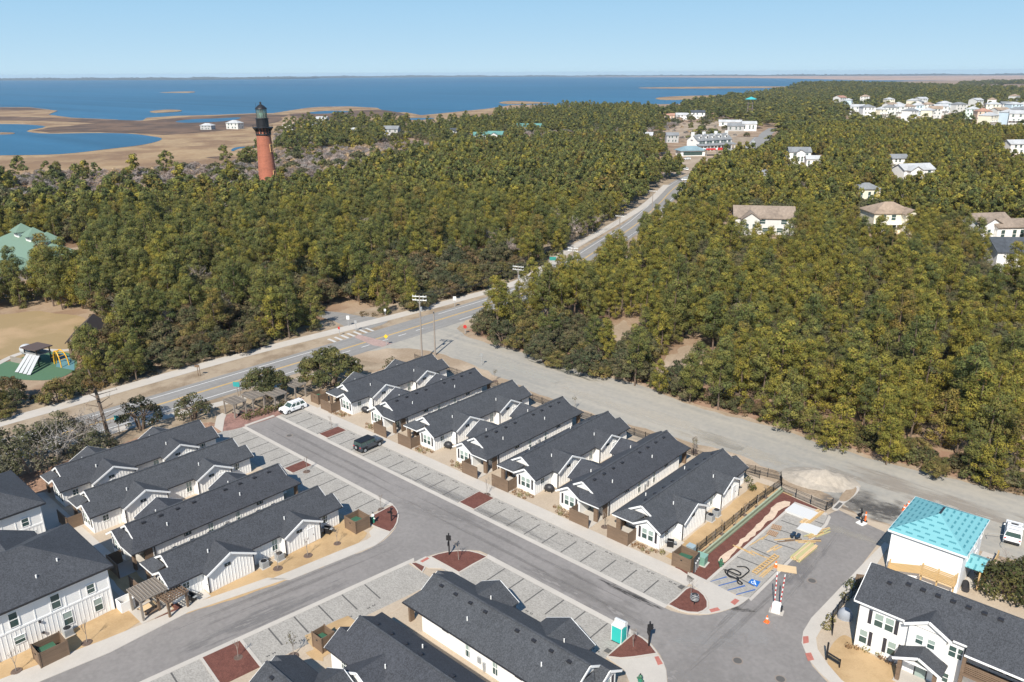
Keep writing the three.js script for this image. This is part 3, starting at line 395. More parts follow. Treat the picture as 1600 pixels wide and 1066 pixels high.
function cottage(o) {
  const s = o.mirror ? -1 : 1, L = 22.4, t = thing('cottage', o.label, 'cottage', o.at, o.turn ?? 0, 'white board and batten cottages with dark shingle roofs');
  const X = (x) => s * x, P = (pl) => pl.map(([x, d]) => [X(x), d]), Rf = (x) => HE + (HW - Math.abs(x)) * SL;
  // walls
  const fp = [[-0.25, 0], [3.2, 0], [3.2, 3.75], [4.25, 3.75], [4.25, 9.4], [3.2, 9.4], [3.2, 13.8], [4.25, 13.8], [4.25, 18.75], [3.2, 18.75], [3.2, L], [-0.25, L], [-0.25, L - 2.2], [-3.2, L - 2.2], [-3.2, 2.2], [-0.25, 2.2]];
  if (o.both) fp.splice(14, 0, [-3.2, 18.75], [-4.25, 18.75], [-4.25, 13.8], [-3.2, 13.8], [-3.2, 9.4], [-4.25, 9.4], [-4.25, 3.75], [-3.2, 3.75]);
  const w = mb().prism(P(fp), 0, HE - 0.1);
  const gableZ = (x0, x1, d, y0, yp, xp) => w.slab([[X(x0), d - 0.05], [X(x1), d - 0.05], [X(x1), d + 0.05], [X(x0), d + 0.05]].map((q) => q), () => y0 + 0.02, 0.1) && w.poly([X(x0), y0, -d], [X(x1), y0, -d], [X(xp), yp, -d]);
  for (const d of [0.001, L - 0.001]) { w.poly([X(-0.25), HE - 0.1, -d], [X(3.2), HE - 0.1, -d], [X(3.2), Rf(3.2) - 0.12, -d], [X(1.575), Rf(1.575) - 0.12, -d], [X(-0.25), Rf(1.575) - 1.1 - 0.12, -d]); }
  const gd = 0.95, gh = Rf(1.75);
  for (const d of [gd, L - gd]) w.poly([X(-1.75), gh - 0.3, -d], [X(1.75), gh - 0.3, -d], [X(1.75), gh - 0.1, -d], [X(0), RH - 0.12, -d], [X(-1.75), gh - 0.1, -d]);
  const gs = [[3.75, 9.4], [13.8, 18.75]], sides = o.both ? [1, -1] : [1];
  for (const k of sides) for (const [a, b] of gs) w.poly([X(4.25 * k), HE - 0.1, -a], [X(4.25 * k), HE - 0.1, -b], [X(4.25 * k), HE - 0.02, -b], [X(4.25 * k), HE + (b - a) / 2 * 0.52 - 0.06, -(a + b) / 2], [X(4.25 * k), HE - 0.02, -a]);
  part(t, 'wall', w, M.wall);
  // battens on the long walls and the side gables
  const bt = mb();
  const run = (x, a, b, top) => { const n = Math.max(2, Math.round((b - a) / 0.41)); for (let i = 0; i <= n; i++) { const d = a + (b - a) * (i / n), e = 0.035; bt.box(X(x), 0.15, -(d - 0.03), X(x) + Math.sign(X(x)) * e, top(d), -(d + 0.03)); } };
  for (const k of sides) { run(3.2 * k, k > 0 ? 0.05 : 2.25, 3.7, () => HE - 0.12); run(3.2 * k, 9.45, 13.75, () => HE - 0.12); run(3.2 * k, 18.8, L - 0.05, () => HE - 0.12); for (const [a, b] of gs) run(4.25 * k, a + 0.05, b - 0.05, (d) => HE - 0.1 + (Math.min(d - a, b - d)) * 0.52); }
  if (!o.both) run(-3.2, 2.25, L - 2.25, () => HE - 0.12);
  part(t, 'batten', bt, M.wall, 'stuff');
  // roof: right slope, left slope with a hip over each porch, front and back lower gables, side gables
  const r = mb(), th = 0.16, F = -0.42, G = gd - 0.28, xb = 1.575;
  r.slab(P([[0, G], [xb, G], [xb, F], [HW, F], [HW, L - F], [xb, L - F], [xb, L - G], [0, L - G]]), (x) => Rf(x), th);
  r.slab(P([[0, G], [-1.85, G], [-HW, F], [-HW, L - F], [-1.85, L - G], [0, L - G]]), (x) => Rf(x), th);
  for (const m of [(d) => d, (d) => L - d]) {
    r.slab(P([[-HW, F], [-0.45, F], [0.65, G + 0.02], [-1.85, G + 0.02]].map(([x, d]) => [x, m(d)])), (x, d) => { const q = Math.abs(m(d) - F); return HE + Math.min(1, q / (G - F)) * (Rf(1.85) - HE); }, th * 0.8);
    r.slab(P([[xb, F], [-0.45, F], [-0.45, F + 0.02], [0.9, G + 0.5], [xb, G + 0.9]].map(([x, d]) => [x, m(d)])), (x) => Rf(xb) - (xb - s * x) * SL + 0.004, th);
  }
  for (const k of sides) for (const [a, b] of gs) {
    const c = (a + b) / 2, hw = (b - a) / 2 + 0.28, yp = HE + hw * 0.52, xi = HW - (yp - HE) / SL - 0.25;
    for (const e of [-1, 1]) r.slab(P([[xi * k, c], [4.62 * k, c], [4.62 * k, c + e * hw], [(HW - 0.25) * k, c + e * hw]]), (x, d) => yp - Math.abs(d - c) * 0.52 + 0.003, th);
  }
  part(t, 'roof', r, shingles[(o.tone ?? 0) % 3]);
  part(t, 'ridge_cap', mb().beam([0, RH + 0.01, -G], [0, RH + 0.01, -(L - G)], 0.26, 0.05), shingles[1]);
  part(t, 'gutter', mb().box(X(HW) - 0.02, HE - 0.14, -F, X(HW) + 0.1, HE - 0.03, -(L - F)), M.dark); part(t, 'gutter', mb().box(X(-HW) - 0.1, HE - 0.14, -F, X(-HW) + 0.02, HE - 0.03, -(L - F)), M.dark);
  // white rake boards and fascia
  const f = { list: [], beam(...a) { this.list.push(mb().beam(...a)); } };
  for (const m of [(d) => d, (d) => L - d]) {
    const q = (x0, x1, d, dy = 0) => f.beam([X(x0), Rf(x0) - 0.17 + dy, -m(d)], [X(x1), Rf(x1) - 0.17 + dy, -m(d)], 0.07, 0.23);
    q(0.02, 1.95, G - 0.03); q(-0.02, -1.95, G - 0.03); q(xb, HW, F - 0.03);
    f.beam([X(xb), Rf(xb) - 0.17, -m(F - 0.03)], [X(-0.45), Rf(xb) - (xb + 0.45) * SL - 0.17, -m(F - 0.03)], 0.07, 0.23);
    f.beam([X(-HW), HE - 0.13, -m(F - 0.02)], [X(-0.45), HE - 0.13, -m(F - 0.02)], 0.05, 0.14);
  }
  for (const k of sides) for (const [a, b] of gs) { const c = (a + b) / 2, hw = (b - a) / 2 + 0.28, yp = HE + hw * 0.52; for (const e of [-1, 1]) f.beam([X(4.65 * k), yp - 0.13, -c], [X(4.65 * k), yp - 0.13 - hw * 0.52, -(c + e * hw)], 0.07, 0.24); }
  f.list.forEach((g) => part(t, 'rake_board', g, M.trim));
  // porch posts, downspouts, roof vents and pipes
  for (const d of [0.05, L - 0.05]) part(t, 'porch_post', mb().box(X(-3.15), 0, -d - 0.14, X(-2.55), HE - 0.1, -d + 0.14), M.brownWood);
  part(t, 'porch_wall', mb().box(X(-3.2), 0, -2.2, X(-3.1), HE - 0.1, -1.2), M.brownWood);
  for (const [x, d] of [[4.3, 3.72], [4.3, 9.43], [4.3, 13.76], [4.3, 18.8], [-3.28, 2.4]]) part(t, 'downspout', mb().box(X(x) - 0.05, 0, -d - 0.05, X(x) + 0.05, HE, -d + 0.05), M.dark);
  for (let k = 0; k < 9; k++) { const d = 2.6 + k * 2.15, x = -0.62; if (k === 4) continue; part(t, 'roof_vent', mb().box(X(x) - 0.16, Rf(x) - 0.05, -d - 0.24, X(x) + 0.16, Rf(x) + 0.13, -d + 0.24), M.dark); }
  for (const [x, d] of [[1.9, 5.2], [2.1, 15.2], [-2.0, 4.8], [-2.0, 14.6]]) part(t, 'vent_pipe', mb().bar([X(x), Rf(x) - 0.05, -d], [X(x), Rf(x) + 0.42, -d], 0.07, 0.07, 8), M.whitePaint);
  for (const k of sides) for (const [a, b] of gs) part(t, 'attic_vent', mb().box(X(2.7 * k) - 0.2, Rf(2.7) + 0.1, -(a + b) / 2 - 0.35 + 0.9, X(2.7 * k) + 0.2, Rf(2.7) + 0.34, -(a + b) / 2 + 0.6), M.dark);
  // windows with shutters on the two gable ends, doors to the porches, small lights on the long sides
  for (const [d, rot] of [[-0.002, 0], [L + 0.002, PI]]) {
    for (const x of [1.08, 1.98]) windowIn(t, [X(x), 0.8, -d], 0.68, 1.4, rot, { blind: true });
    for (const x of [0.36, 2.72]) part(t, 'shutter', mb().box(X(x) - 0.15, 0.74, -d + (rot ? -0.05 : 0), X(x) + 0.15, 2.26, -d + (rot ? 0 : 0.05)), M.shutter);
    part(t, 'gable_lamp', mb().box(X(xb) - 0.09, Rf(xb) - 0.62, -d + (rot ? -0.14 : 0), X(xb) + 0.09, Rf(xb) - 0.42, -d + (rot ? 0 : 0.14)), M.dark);
  }
  doorIn(t, [X(-0.85), 0.02, -2.195], 0.85, 2.05, 0, M.blind, M.dark); doorIn(t, [X(-0.85), 0.02, -(L - 2.195)], 0.85, 2.05, PI, M.blind, M.dark);
  windowIn(t, [X(-2.1), 1.0, -2.195], 0.8, 1.0, 0); windowIn(t, [X(-2.1), 1.0, -(L - 2.195)], 0.8, 1.0, PI);
  const side = (x, y, d, ww, h, q) => windowIn(t, [X(x), y, -d], ww, h, (X(x) > 0 ? 1 : -1) * PI / 2, q);
  if (!o.both) { side(-3.205, 0.55, 9.6, 0.62, 1.6, { blind: true }); side(-3.205, 0.55, 13.4, 0.62, 1.6, { blind: true }); side(-3.205, 1.95, 6.6, 0.75, 0.3, { single: true, frame: M.dark }); side(-3.205, 1.95, 16.6, 0.75, 0.3, { single: true, frame: M.dark });
    part(t, 'meter_box', mb().box(X(-3.2), 0.8, -11.9, X(-3.38), 1.5, -11.5).box(X(-3.2), 0.2, -11.2, X(-3.36), 1.2, -10.9), M.metal); }
  for (const k of sides) {
    side(3.205 * k, 1.25, 1.6, 0.75, 0.8); side(3.205 * k, 0.75, 12.9, 0.7, 1.45, { blind: true }); side(3.205 * k, 1.2, 20.2, 0.75, 1.0);
    side(4.256 * k, 2.5, 6.2, 0.6, 0.22, { single: true, frame: M.dark }); side(4.256 * k, 2.35, 15.8, 0.6, 0.2, { single: true, frame: M.dark });
    const dd = doorIn(t, [X(4.255 * k), 0.1, -17.4], 0.85, 2.0, (X(k) > 0 ? 1 : -1) * PI / 2, M.trim);
    doorIn(t, [X(3.75 * k), 0.02, -3.745], 0.75, 1.95, 0, M.trim);
  }
  return t;
}
// a plain gas barbecue, an air-conditioning unit, a fence screen: one of each, then copies
const P_local = (at, turn, x, d) => { const c = Math.cos(turn), s = Math.sin(turn); return [at[0] + x * c - d * s, at[1] + d * c + x * s]; };
function acUnit() {
  const t = thing('air_conditioner', '', 'air conditioner', [0, 0]);
  part(t, 'casing', mb().box(-0.42, 0.08, -0.42, 0.42, 0.9, 0.42), M.metal);
  part(t, 'louvre', (() => { const m = mb(); for (let k = 0; k < 7; k++) m.box(-0.44, 0.16 + k * 0.1, -0.44, 0.44, 0.19 + k * 0.1, 0.44); return m; })(), M.steel, 'stuff');
  part(t, 'fan_grille', new THREE.CylinderGeometry(0.36, 0.36, 0.04, 18).translate(0, 0.92, 0), M.black); part(t, 'pad', mb().box(-0.55, 0, -0.55, 0.55, 0.08, 0.55), M.concrete);
  return t;
}
function barbecue() {
  const t = thing('barbecue', '', 'barbecue', [0, 0]);
  part(t, 'cart', mb().box(-0.4, 0.2, -0.28, 0.4, 0.85, 0.28), M.black); part(t, 'lid', new THREE.CylinderGeometry(0.3, 0.3, 0.8, 14, 1, false, 0, PI).rotateZ(PI / 2).rotateX(-PI / 2).translate(0, 0.87, 0), M.dark);
  part(t, 'side_shelf', mb().box(-0.75, 0.8, -0.22, -0.4, 0.84, 0.22), M.steel); part(t, 'side_shelf', mb().box(0.4, 0.8, -0.22, 0.75, 0.84, 0.22), M.steel); part(t, 'handle', mb().box(-0.3, 1.0, 0.3, 0.3, 1.04, 0.34), M.metal);
  for (const x of [-0.36, 0.36]) for (const z of [-0.24, 0.24]) part(t, 'leg', mb().box(x - 0.03, 0, z - 0.03, x + 0.03, 0.2, z + 0.03), M.black);
  return t;
}
function coveredGrill() {
  const t = thing('covered_barbecue', '', 'barbecue', [0, 0]); const g = new THREE.SphereGeometry(0.75, 14, 10); const p = g.attributes.position;
  for (let i = 0; i < p.count; i++) { const y = p.getY(i), k = 1 + 0.12 * Math.sin(5 * Math.atan2(p.getZ(i), p.getX(i))) * (y < 0 ? 1 : 0.3); p.setXYZ(i, p.getX(i) * 1.0 * k * (y < 0 ? 1.0 + 0.1 * (-y) : 1), y < 0 ? y * 0.8 : y * 0.75, p.getZ(i) * 0.75 * k); } g.translate(0, 0.62, 0); g.computeVertexNormals();
  part(t, 'cover', g, M.dark); part(t, 'wheel', new THREE.CylinderGeometry(0.1, 0.1, 0.06, 10).rotateX(PI / 2).translate(-0.5, 0.1, 0.3), M.black); part(t, 'wheel', new THREE.CylinderGeometry(0.1, 0.1, 0.06, 10).rotateX(PI / 2).translate(0.5, 0.1, 0.3), M.black);
  return t;
}
const first = {}; function place(kind, make, at, turn, label, group, y) { let o; if (!first[kind]) { o = first[kind] = make(); o.position.set(at[0], y ?? 0, -at[1]); o.rotation.y = turn; o.userData.label = label; } else o = copyOf(first[kind], at, turn, label, y ?? 0); if (group) o.userData.group = group; else delete o.userData.group; return o; }
// brown board screen in front of a porch: front panel with a return on one side
function screen(at, turn, mirror, label) {
  const t = thing('privacy_fence', label, 'fence', at, turn, 'brown privacy fences before the cottage porches'), s = mirror ? -1 : 1, b = mb();
  const boards = (ax, az, bx, bz) => { for (let k = 0; k < 12; k++) b.beam([ax, 0.13 + k * 0.15, az], [bx, 0.13 + k * 0.15, bz], 0.04, 0.138); };
  if (!mirror) { boards(-3.1, 2.0, -0.1, 2.0); boards(-0.1, 2.0, -0.1, 0.1); } else { boards(0.1, 2.0, 3.1, 2.0); boards(0.1, 2.0, 0.1, 0.3); }
  part(t, 'board', b, M.brownWood, 'stuff');
  for (const x of mirror ? [0.1, 3.1] : [-3.1, -0.1]) part(t, 'post', mb().box(x - 0.06, 0, 1.94, x + 0.06, 1.95, 2.06), M.brownWood);
  part(t, 'cap', mirror ? mb().box(0.04, 1.88, 1.94, 3.16, 1.93, 2.06) : mb().box(-3.16, 1.88, 1.94, -0.04, 1.93, 2.06), M.brownWood);
  part(t, 'patio', mb().box(mirror ? -0.1 : -3.2, 0, -2.1, mirror ? 3.2 : 0.1, 0.12, 1.9), M.concrete);
  return t;
}
const ordinals = ['first', 'second', 'third', 'fourth', 'fifth', 'sixth', 'seventh'];
const north = [[-108.5, 0, 1], [-96.85, 1], [-87.55, 0], [-76.2, 1], [-66.95, 0], [-56.1, 1], [-46.8, 0]];
north.forEach(([u, m, both], i) => {
  const at = [u, 74.85], nth = i === 6 ? 'end' : ordinals[i];
  cottage({ at, mirror: !!m, both, tone: i * 2 + (i > 3 ? 1 : 0), label: i === 6 ? 'white cottage at the end of the row beside the straw lawn and black fence' : i === 0 ? 'white cottage at the highway end of the row beside the big oak' : `white cottage, ${nth} from the highway oak in the row north of the street` });
  screen(at, 0, !!m, i === 6 ? 'brown porch fence of the end cottage next to the straw lawn' : i === 0 ? 'brown porch fence beside the trash enclosure near the white car' : `brown porch fence of the ${nth} cottage from the highway oak`);
  const bigger = mb(); if (!m && i < 6) place('covered', coveredGrill, P_local(at, 0, 4.0, 2.2), 0.3, `dark covered barbecue in the gap beside the ${nth} cottage from the oak`);
});
for (const [i, [u, m]] of [[-113, 0, 1], [-103, 0], [-90.7, 1], [-81.3, 0]].entries()) {
  const at = [u, 29.75];
  cottage({ at, mirror: !!m, both: i === 0, tone: i, label: ['white cottage nearest the highway in the western row of four', 'second white cottage from the highway in the western row of four', 'third white cottage in the western row, long plain wall towards its neighbour', 'white cottage at the lower street with a straw lawn and pergola'][i] });
  if (i > 0) screen(at, 0, !!m, `brown porch fence of the ${['', 'second', 'third', 'fourth'][i]} cottage in the shaded western walk`);
}
const CH = [[-33.9, 48.5, 0], [-34.2, 38.75, 1], [-35.4, 29.0, 0]];
CH.forEach(([u, v, m], i) => { const at = [u, v];
  cottage({ at, turn: PI / 2, mirror: !!m, tone: i + 1, label: ['long cottage roof lying beside the portable toilet and the bay parking', 'middle one of the three cottage roofs along the picture bottom', 'cottage roof at the bottom edge beside the square mulch bed'][i] });
});
place('ac', acUnit, P_local([-46.8, 74.85], 0, 4.6, 10.4), 0, 'grey air conditioner between the gables of the end cottage, nearer the street'); place('ac', acUnit, P_local([-46.8, 74.85], 0, 4.6, 12.0), 0, 'grey air conditioner between the gables of the end cottage, farther from the street');
place('ac', acUnit, P_local([-81.3, 29.75], 0, 4.4, 10.6), 0, 'grey air conditioner by the straw lawn of the lower street cottage'); place('ac', acUnit, P_local([-81.3, 29.75], 0, 4.4, 12.7), 0, 'grey air conditioner under the window of the lower street cottage');
place('ac', acUnit, [-81.60,19.94], 0, 'grey air conditioner against the batten wall of the two storey block');
place('bbq', barbecue, P_local([-46.8, 74.85], 0, 3.95, 1.5), 0.4, 'black barbecue in the nook beside the end cottage front'); place('bbq', barbecue, P_local([-81.3, 29.75], 0, 4.1, 1.7), 0.2, 'black barbecue with open shelves on the lower street cottage patio'); place('bbq', barbecue, P_local([-81.3, 29.75], 0, 4.0, 20), 0.5, 'dark barbecue behind the white gable near the trash enclosure'); place('bbq', barbecue, [-83.75,14.76], 0.2, 'black barbecue at the picture edge beside the batten wall');
for (const [at, l] of [[P_local([-81.3, 29.75], 0, 4.0, 1.6), 0], [P_local([-46.8, 74.85], 0, 3.9, 1.6), 0]]) struct('patio', mb().prism([[at[0] - 0.8, at[1] - 1.2], [at[0] + 0.9, at[1] - 1.2], [at[0] + 0.9, at[1] + 1.9], [at[0] - 0.8, at[1] + 1.9]], 0, 0.09), M.concrete);
struct('walkway', sheet([[-118, 25.8], [-82.5, 26.4], [-82.5, 29.3], [-118, 29.3]], 0.05), M.concrete);

// ---- the two-storey blocks on the left
function hipRoof(r, x0, d0, x1, d1, he, sl, th = 0.18, gableBack) {   // ridge along depth when deeper than wide
  const w = (x1 - x0) / 2, dd = (d1 - d0) / 2;
  if (dd >= w) { const xm = (x0 + x1) / 2, h = he + w * sl, a = d0 + w, b = gableBack ? d1 : d1 - w, H = (x) => he + (w - Math.abs(x - xm)) * sl;
    r.slab([[x0, d0], [xm, a], [xm, b], [x0, d1]], H, th); r.slab([[x1, d0], [xm, a], [xm, b], [x1, d1]], H, th); r.slab([[x0, d0], [x1, d0], [xm, a]], (x, d) => he + (d - d0) * sl, th); if (!gableBack) r.slab([[x0, d1], [x1, d1], [xm, b]], (x, d) => he + (d1 - d) * sl, th); return h; }
  const dm = (d0 + d1) / 2, h = he + dd * sl, H = (x, d) => he + (dd - Math.abs(d - dm)) * sl;
  r.slab([[x0, d0], [x0 + dd, dm], [x1 - dd, dm], [x1, d0]], H, th); r.slab([[x0, d1], [x0 + dd, dm], [x1 - dd, dm], [x1, d1]], H, th); r.slab([[x0, d0], [x0, d1], [x0 + dd, dm]], (x) => he + (x - x0) * sl, th); r.slab([[x1, d0], [x1, d1], [x1 - dd, dm]], (x) => he + (x1 - x) * sl, th); return h;
}
function block(at, label) {   // local: right wall at x = 0, far wall at depth 0, building runs to negative x and depth
  const t = thing('apartment_block', label, 'building', at), W = 12, D = 24, he = 5.6;
  part(t, 'wall', mb().prism([[-W, -D], [0, -D], [0, 0], [-W, 0]], 0, he), M.wall);
  const r = mb(); hipRoof(r, -W - 0.4, -D - 0.4, 0.5, 0.55, he, 0.44);
  for (const e of [-1, 1]) r.slab([[-6.2, -7.2], [-13.2, -7.2], [-13.2, -7.2 + e * 4.4], [-10.4, -7.2 + e * 4.4]], (x, d) => he + 0.2 + (4.4 - Math.abs(d + 7.2)) * 0.5, 0.18);
  part(t, 'roof', r, M.shingle);
  part(t, 'fascia', mb().box(0.48, he - 0.2, 24.4, 0.55, he + 0.02, -0.55).box(-W - 0.4, he - 0.2, -0.53, 0.4, he + 0.02, -0.6), M.dark);
  const b = mb();
  for (let i = 0; i <= 56; i++) { const z = D - i * 0.428; if (z < 0.1) break; b.box(0, 0.15, z - 0.03, 0.03, 2.75, z + 0.03); }
  part(t, 'batten', b, M.wall, 'stuff');
  const p = mb(); p.box(0, 2.78, 0, 0.05, 2.98, D); for (let i = 0; i <= 16; i++) p.box(0, 2.98, i * 1.48, 0.045, he - 0.1, i * 1.48 + 0.09); p.box(0, 0, -0.02, 0.06, he, 0.12);
  part(t, 'trim_board', p, M.trim);
  for (const d of [-1.9, -5.4, -9.3, -13.2, -17.2]) windowIn(t, [0.01, 3.25, -d], 0.82, d === -1.9 ? 1.0 : 1.6, PI / 2, { blind: false });
  for (const [d, y, w, h] of [[-1.5, 0.75, 0.8, 1.45], [-4.6, 0.75, 0.85, 1.5], [-9.2, 1.2, 0.95, 0.8], [-15.2, 0.75, 0.8, 1.5]]) windowIn(t, [0.01, y, -d], w, h, PI / 2, { blind: true });
  doorIn(t, [0.01, 0.1, 11.9], 0.95, 2.05, PI / 2, M.trim);
  for (const [d, y] of [[-7.2, 2.5], [-7.1, 1.1], [-11.5, 2.55]]) part(t, 'wall_lamp', mb().box(0, y, -d - 0.1, 0.22, y + 0.2, -d + 0.1), M.dark);
  for (const [x, d] of [[-2.6, -3.8], [-1.7, -6.2], [-2.5, -11.2], [-2.3, -17]]) part(t, 'vent_pipe', mb().bar([x, he + 0.2, -d], [x, he + 0.2 - x * 0.44 + 0.35, -d], 0.08, 0.08, 8), M.whitePaint);
  part(t, 'corner_bin_shelter', mb().box(0.1, 0, -1.7, 0.2, 1.25, -0.2).box(1.4, 0, -1.7, 1.5, 1.25, -0.2).box(0.2, 0, -0.3, 1.4, 1.25, -0.2).box(0.2, 0, -1.7, 1.4, 1.25, -1.6), M.wall);
  return t;
}
block([-82.3, 25.0], 'two storey white block with hip roof by the lower street');
block([-102.3, 25.0], 'two storey white block behind the other block at the picture edge');

// ---- the two-storey house on the right
{
  const t = thing('townhouse', 'two storey white townhouse with dark shutters and a gabled porch', 'house', [-19.4, 73.4]), he = 5.6;
  part(t, 'wall', mb().prism([[0, 0], [4.9, 0], [4.9, -0.5], [8.2, -0.5], [8.2, 0], [9.7, 0], [9.7, -0.05], [9.7, 0.9], [22, 0.9], [22, 7], [0, 7]], 0, he - 0.05).poly([0, he - 0.1, 0], [0, he - 0.1, -7], [0, he + 2.0, -3.5]).poly([4.9, he - 0.1, 0.5], [8.2, he - 0.1, 0.5], [8.2, he, 0.5], [6.55, he + 1.0, 0.5], [4.9, he, 0.5]), M.wall);
  const r = mb(), H = (x, d) => he + (3.9 - Math.abs(d - 3.5)) * 0.6;
  r.slab([[-0.4, -0.4], [9.9, -0.4], [9.9, 3.5], [-0.4, 3.5]], H, 0.18).slab([[-0.4, 7.4], [22.4, 7.4], [22.4, 3.5], [-0.4, 3.5]], H, 0.18).slab([[9.9, -1.25], [22.4, -1.25], [22.4, 3.5], [9.9, 3.5]], (x, d) => he - 0.42 + (d + 1.25) * 0.585, 0.18);
  for (const e of [-1, 1]) r.slab([[6.55, -0.85], [6.55, 2.2], [6.55 + e * 2.05, -0.1], [6.55 + e * 2.05, -0.85]], (x) => he + 1.17 - Math.abs(x - 6.55) * 0.57, 0.16);
  part(t, 'roof', r, M.shingle);
  const f = mb(); for (const e of [-1, 1]) f.beam([6.55, he + 1.08, 0.88], [6.55 + e * 2.08, he - 0.1, 0.88], 0.07, 0.26); f.box(-0.42, he - 0.2, 0.42, 4.4, he - 0.02, 0.47).box(8.7, he - 0.2, 0.42, 9.9, he - 0.02, 0.47); f.beam([-0.43, he - 0.1, 0.4], [-0.43, he + 2.24, -3.5], 0.06, 0.22).beam([-0.43, he - 0.1, -7.4], [-0.43, he + 2.24, -3.5], 0.06, 0.22);
  f.box(9.9, he - 0.62, 1.26, 22.4, he - 0.42, 1.31);
  part(t, 'rake_trim', f, M.trim);
  for (const x of [2.05, 3.05]) windowIn(t, [x, 3.35, 0.01], 0.78, 1.45, 0, { blind: true }); for (const x of [1.2, 3.72]) part(t, 'shutter', mb().box(x - 0.17, 3.3, 0, x + 0.17, 4.9, 0.05), M.shutter);
  windowIn(t, [0.85, 0.8, 0.01], 0.72, 1.5, 0, { blind: true }); windowIn(t, [3.6, 0.8, 0.01], 0.72, 1.5, 0, { blind: true }); for (const x of [1.52, 2.9, 4.35]) part(t, 'shutter', mb().box(x - 0.17, 0.75, 0, x + 0.17, 2.4, 0.05), M.shutter);
  for (const x of [5.95, 7.0]) windowIn(t, [x, 3.75, 0.51], 0.62, 0.95, 0, { blind: true }); windowIn(t, [8.75, 3.55, 0.06], 0.6, 1.15, 0); windowIn(t, [9.4, 3.55, 0.06], 0.4, 1.15, 0);
  windowIn(t, [8.6, 0.5, 0.06], 0.5, 1.0, 0); windowIn(t, [12.3, 3.3, -0.88], 1.2, 1.6, 0); windowIn(t, [13.7, 3.3, -0.88], 1.2, 1.6, 0); windowIn(t, [17, 3.3, -0.88], 0.9, 1.6, 0, { blind: true });
  for (const x of [0.05, 4.95, 9.75]) part(t, 'downspout', mb().box(x - 0.05, 0, 0.02, x + 0.05, he - 0.1, 0.1), M.dark);
  for (const x of [5.0, 8.1]) part(t, 'porch_post', mb().box(x - 0.17, 0, 2.05, x + 0.17, 2.75, 2.4), M.brownWood);
  const pr = mb(); for (const e of [-1, 1]) pr.slab([[6.55, -2.7], [6.55, -0.45], [6.55 + e * 2.15, -0.45], [6.55 + e * 2.15, -2.7]], (x) => 3.75 - Math.abs(x - 6.55) * 0.5, 0.15); part(t, 'porch_roof', pr, M.shingle);
  const pf = mb(); for (const e of [-1, 1]) pf.beam([6.55, 3.66, 2.72], [8.72 * (e > 0) + 4.38 * (e < 0), 2.6, 2.72], 0.07, 0.24); pf.box(4.9, 2.55, 2.1, 8.2, 2.75, 2.35); part(t, 'porch_trim', pf, M.trim);
  part(t, 'porch_floor', mb().box(4.7, 0, 0.5, 8.4, 0.15, 2.6).box(5.6, 0, 2.6, 7.6, 0.1, 6), M.concrete); doorIn(t, [6.55, 0.15, 0.51], 0.95, 2.05, 0, M.blind, M.dark);
  for (const x of [9.95, 15.2, 20.5]) part(t, 'balcony_post', mb().box(x - 0.15, 0, 0.75, x + 0.15, he - 0.6, 1.05), M.brownWood);
  part(t, 'balcony_floor', mb().box(9.85, 2.75, -0.9, 22, 2.95, 1.1), M.brownWood); for (let k = 0; k < 5; k++) part(t, 'balcony_slat', mb().box(10.1, 3.08 + k * 0.2, 0.86, 20.4, 3.2 + k * 0.2, 0.92), M.brownWood);
  for (let k = 0; k < 8; k++) if (k < 7) part(t, 'roof_vent', mb().box(3.3 + k * 1.35, H(0, 2.75) - 0.05, -2.95, 3.75 + k * 1.35, H(0, 2.75) + 0.17, -2.55), M.dark); part(t, 'roof_vent', mb().box(1.7, H(0, 2.2) - 0.05, -2.4, 2.1, H(0, 2.2) + 0.17, -2.05), M.dark); part(t, 'roof_vent', mb().box(14.1, H(0, 2.4) - 0.1, -2.6, 14.6, H(0, 2.4) + 0.17, -2.2), M.dark);
}
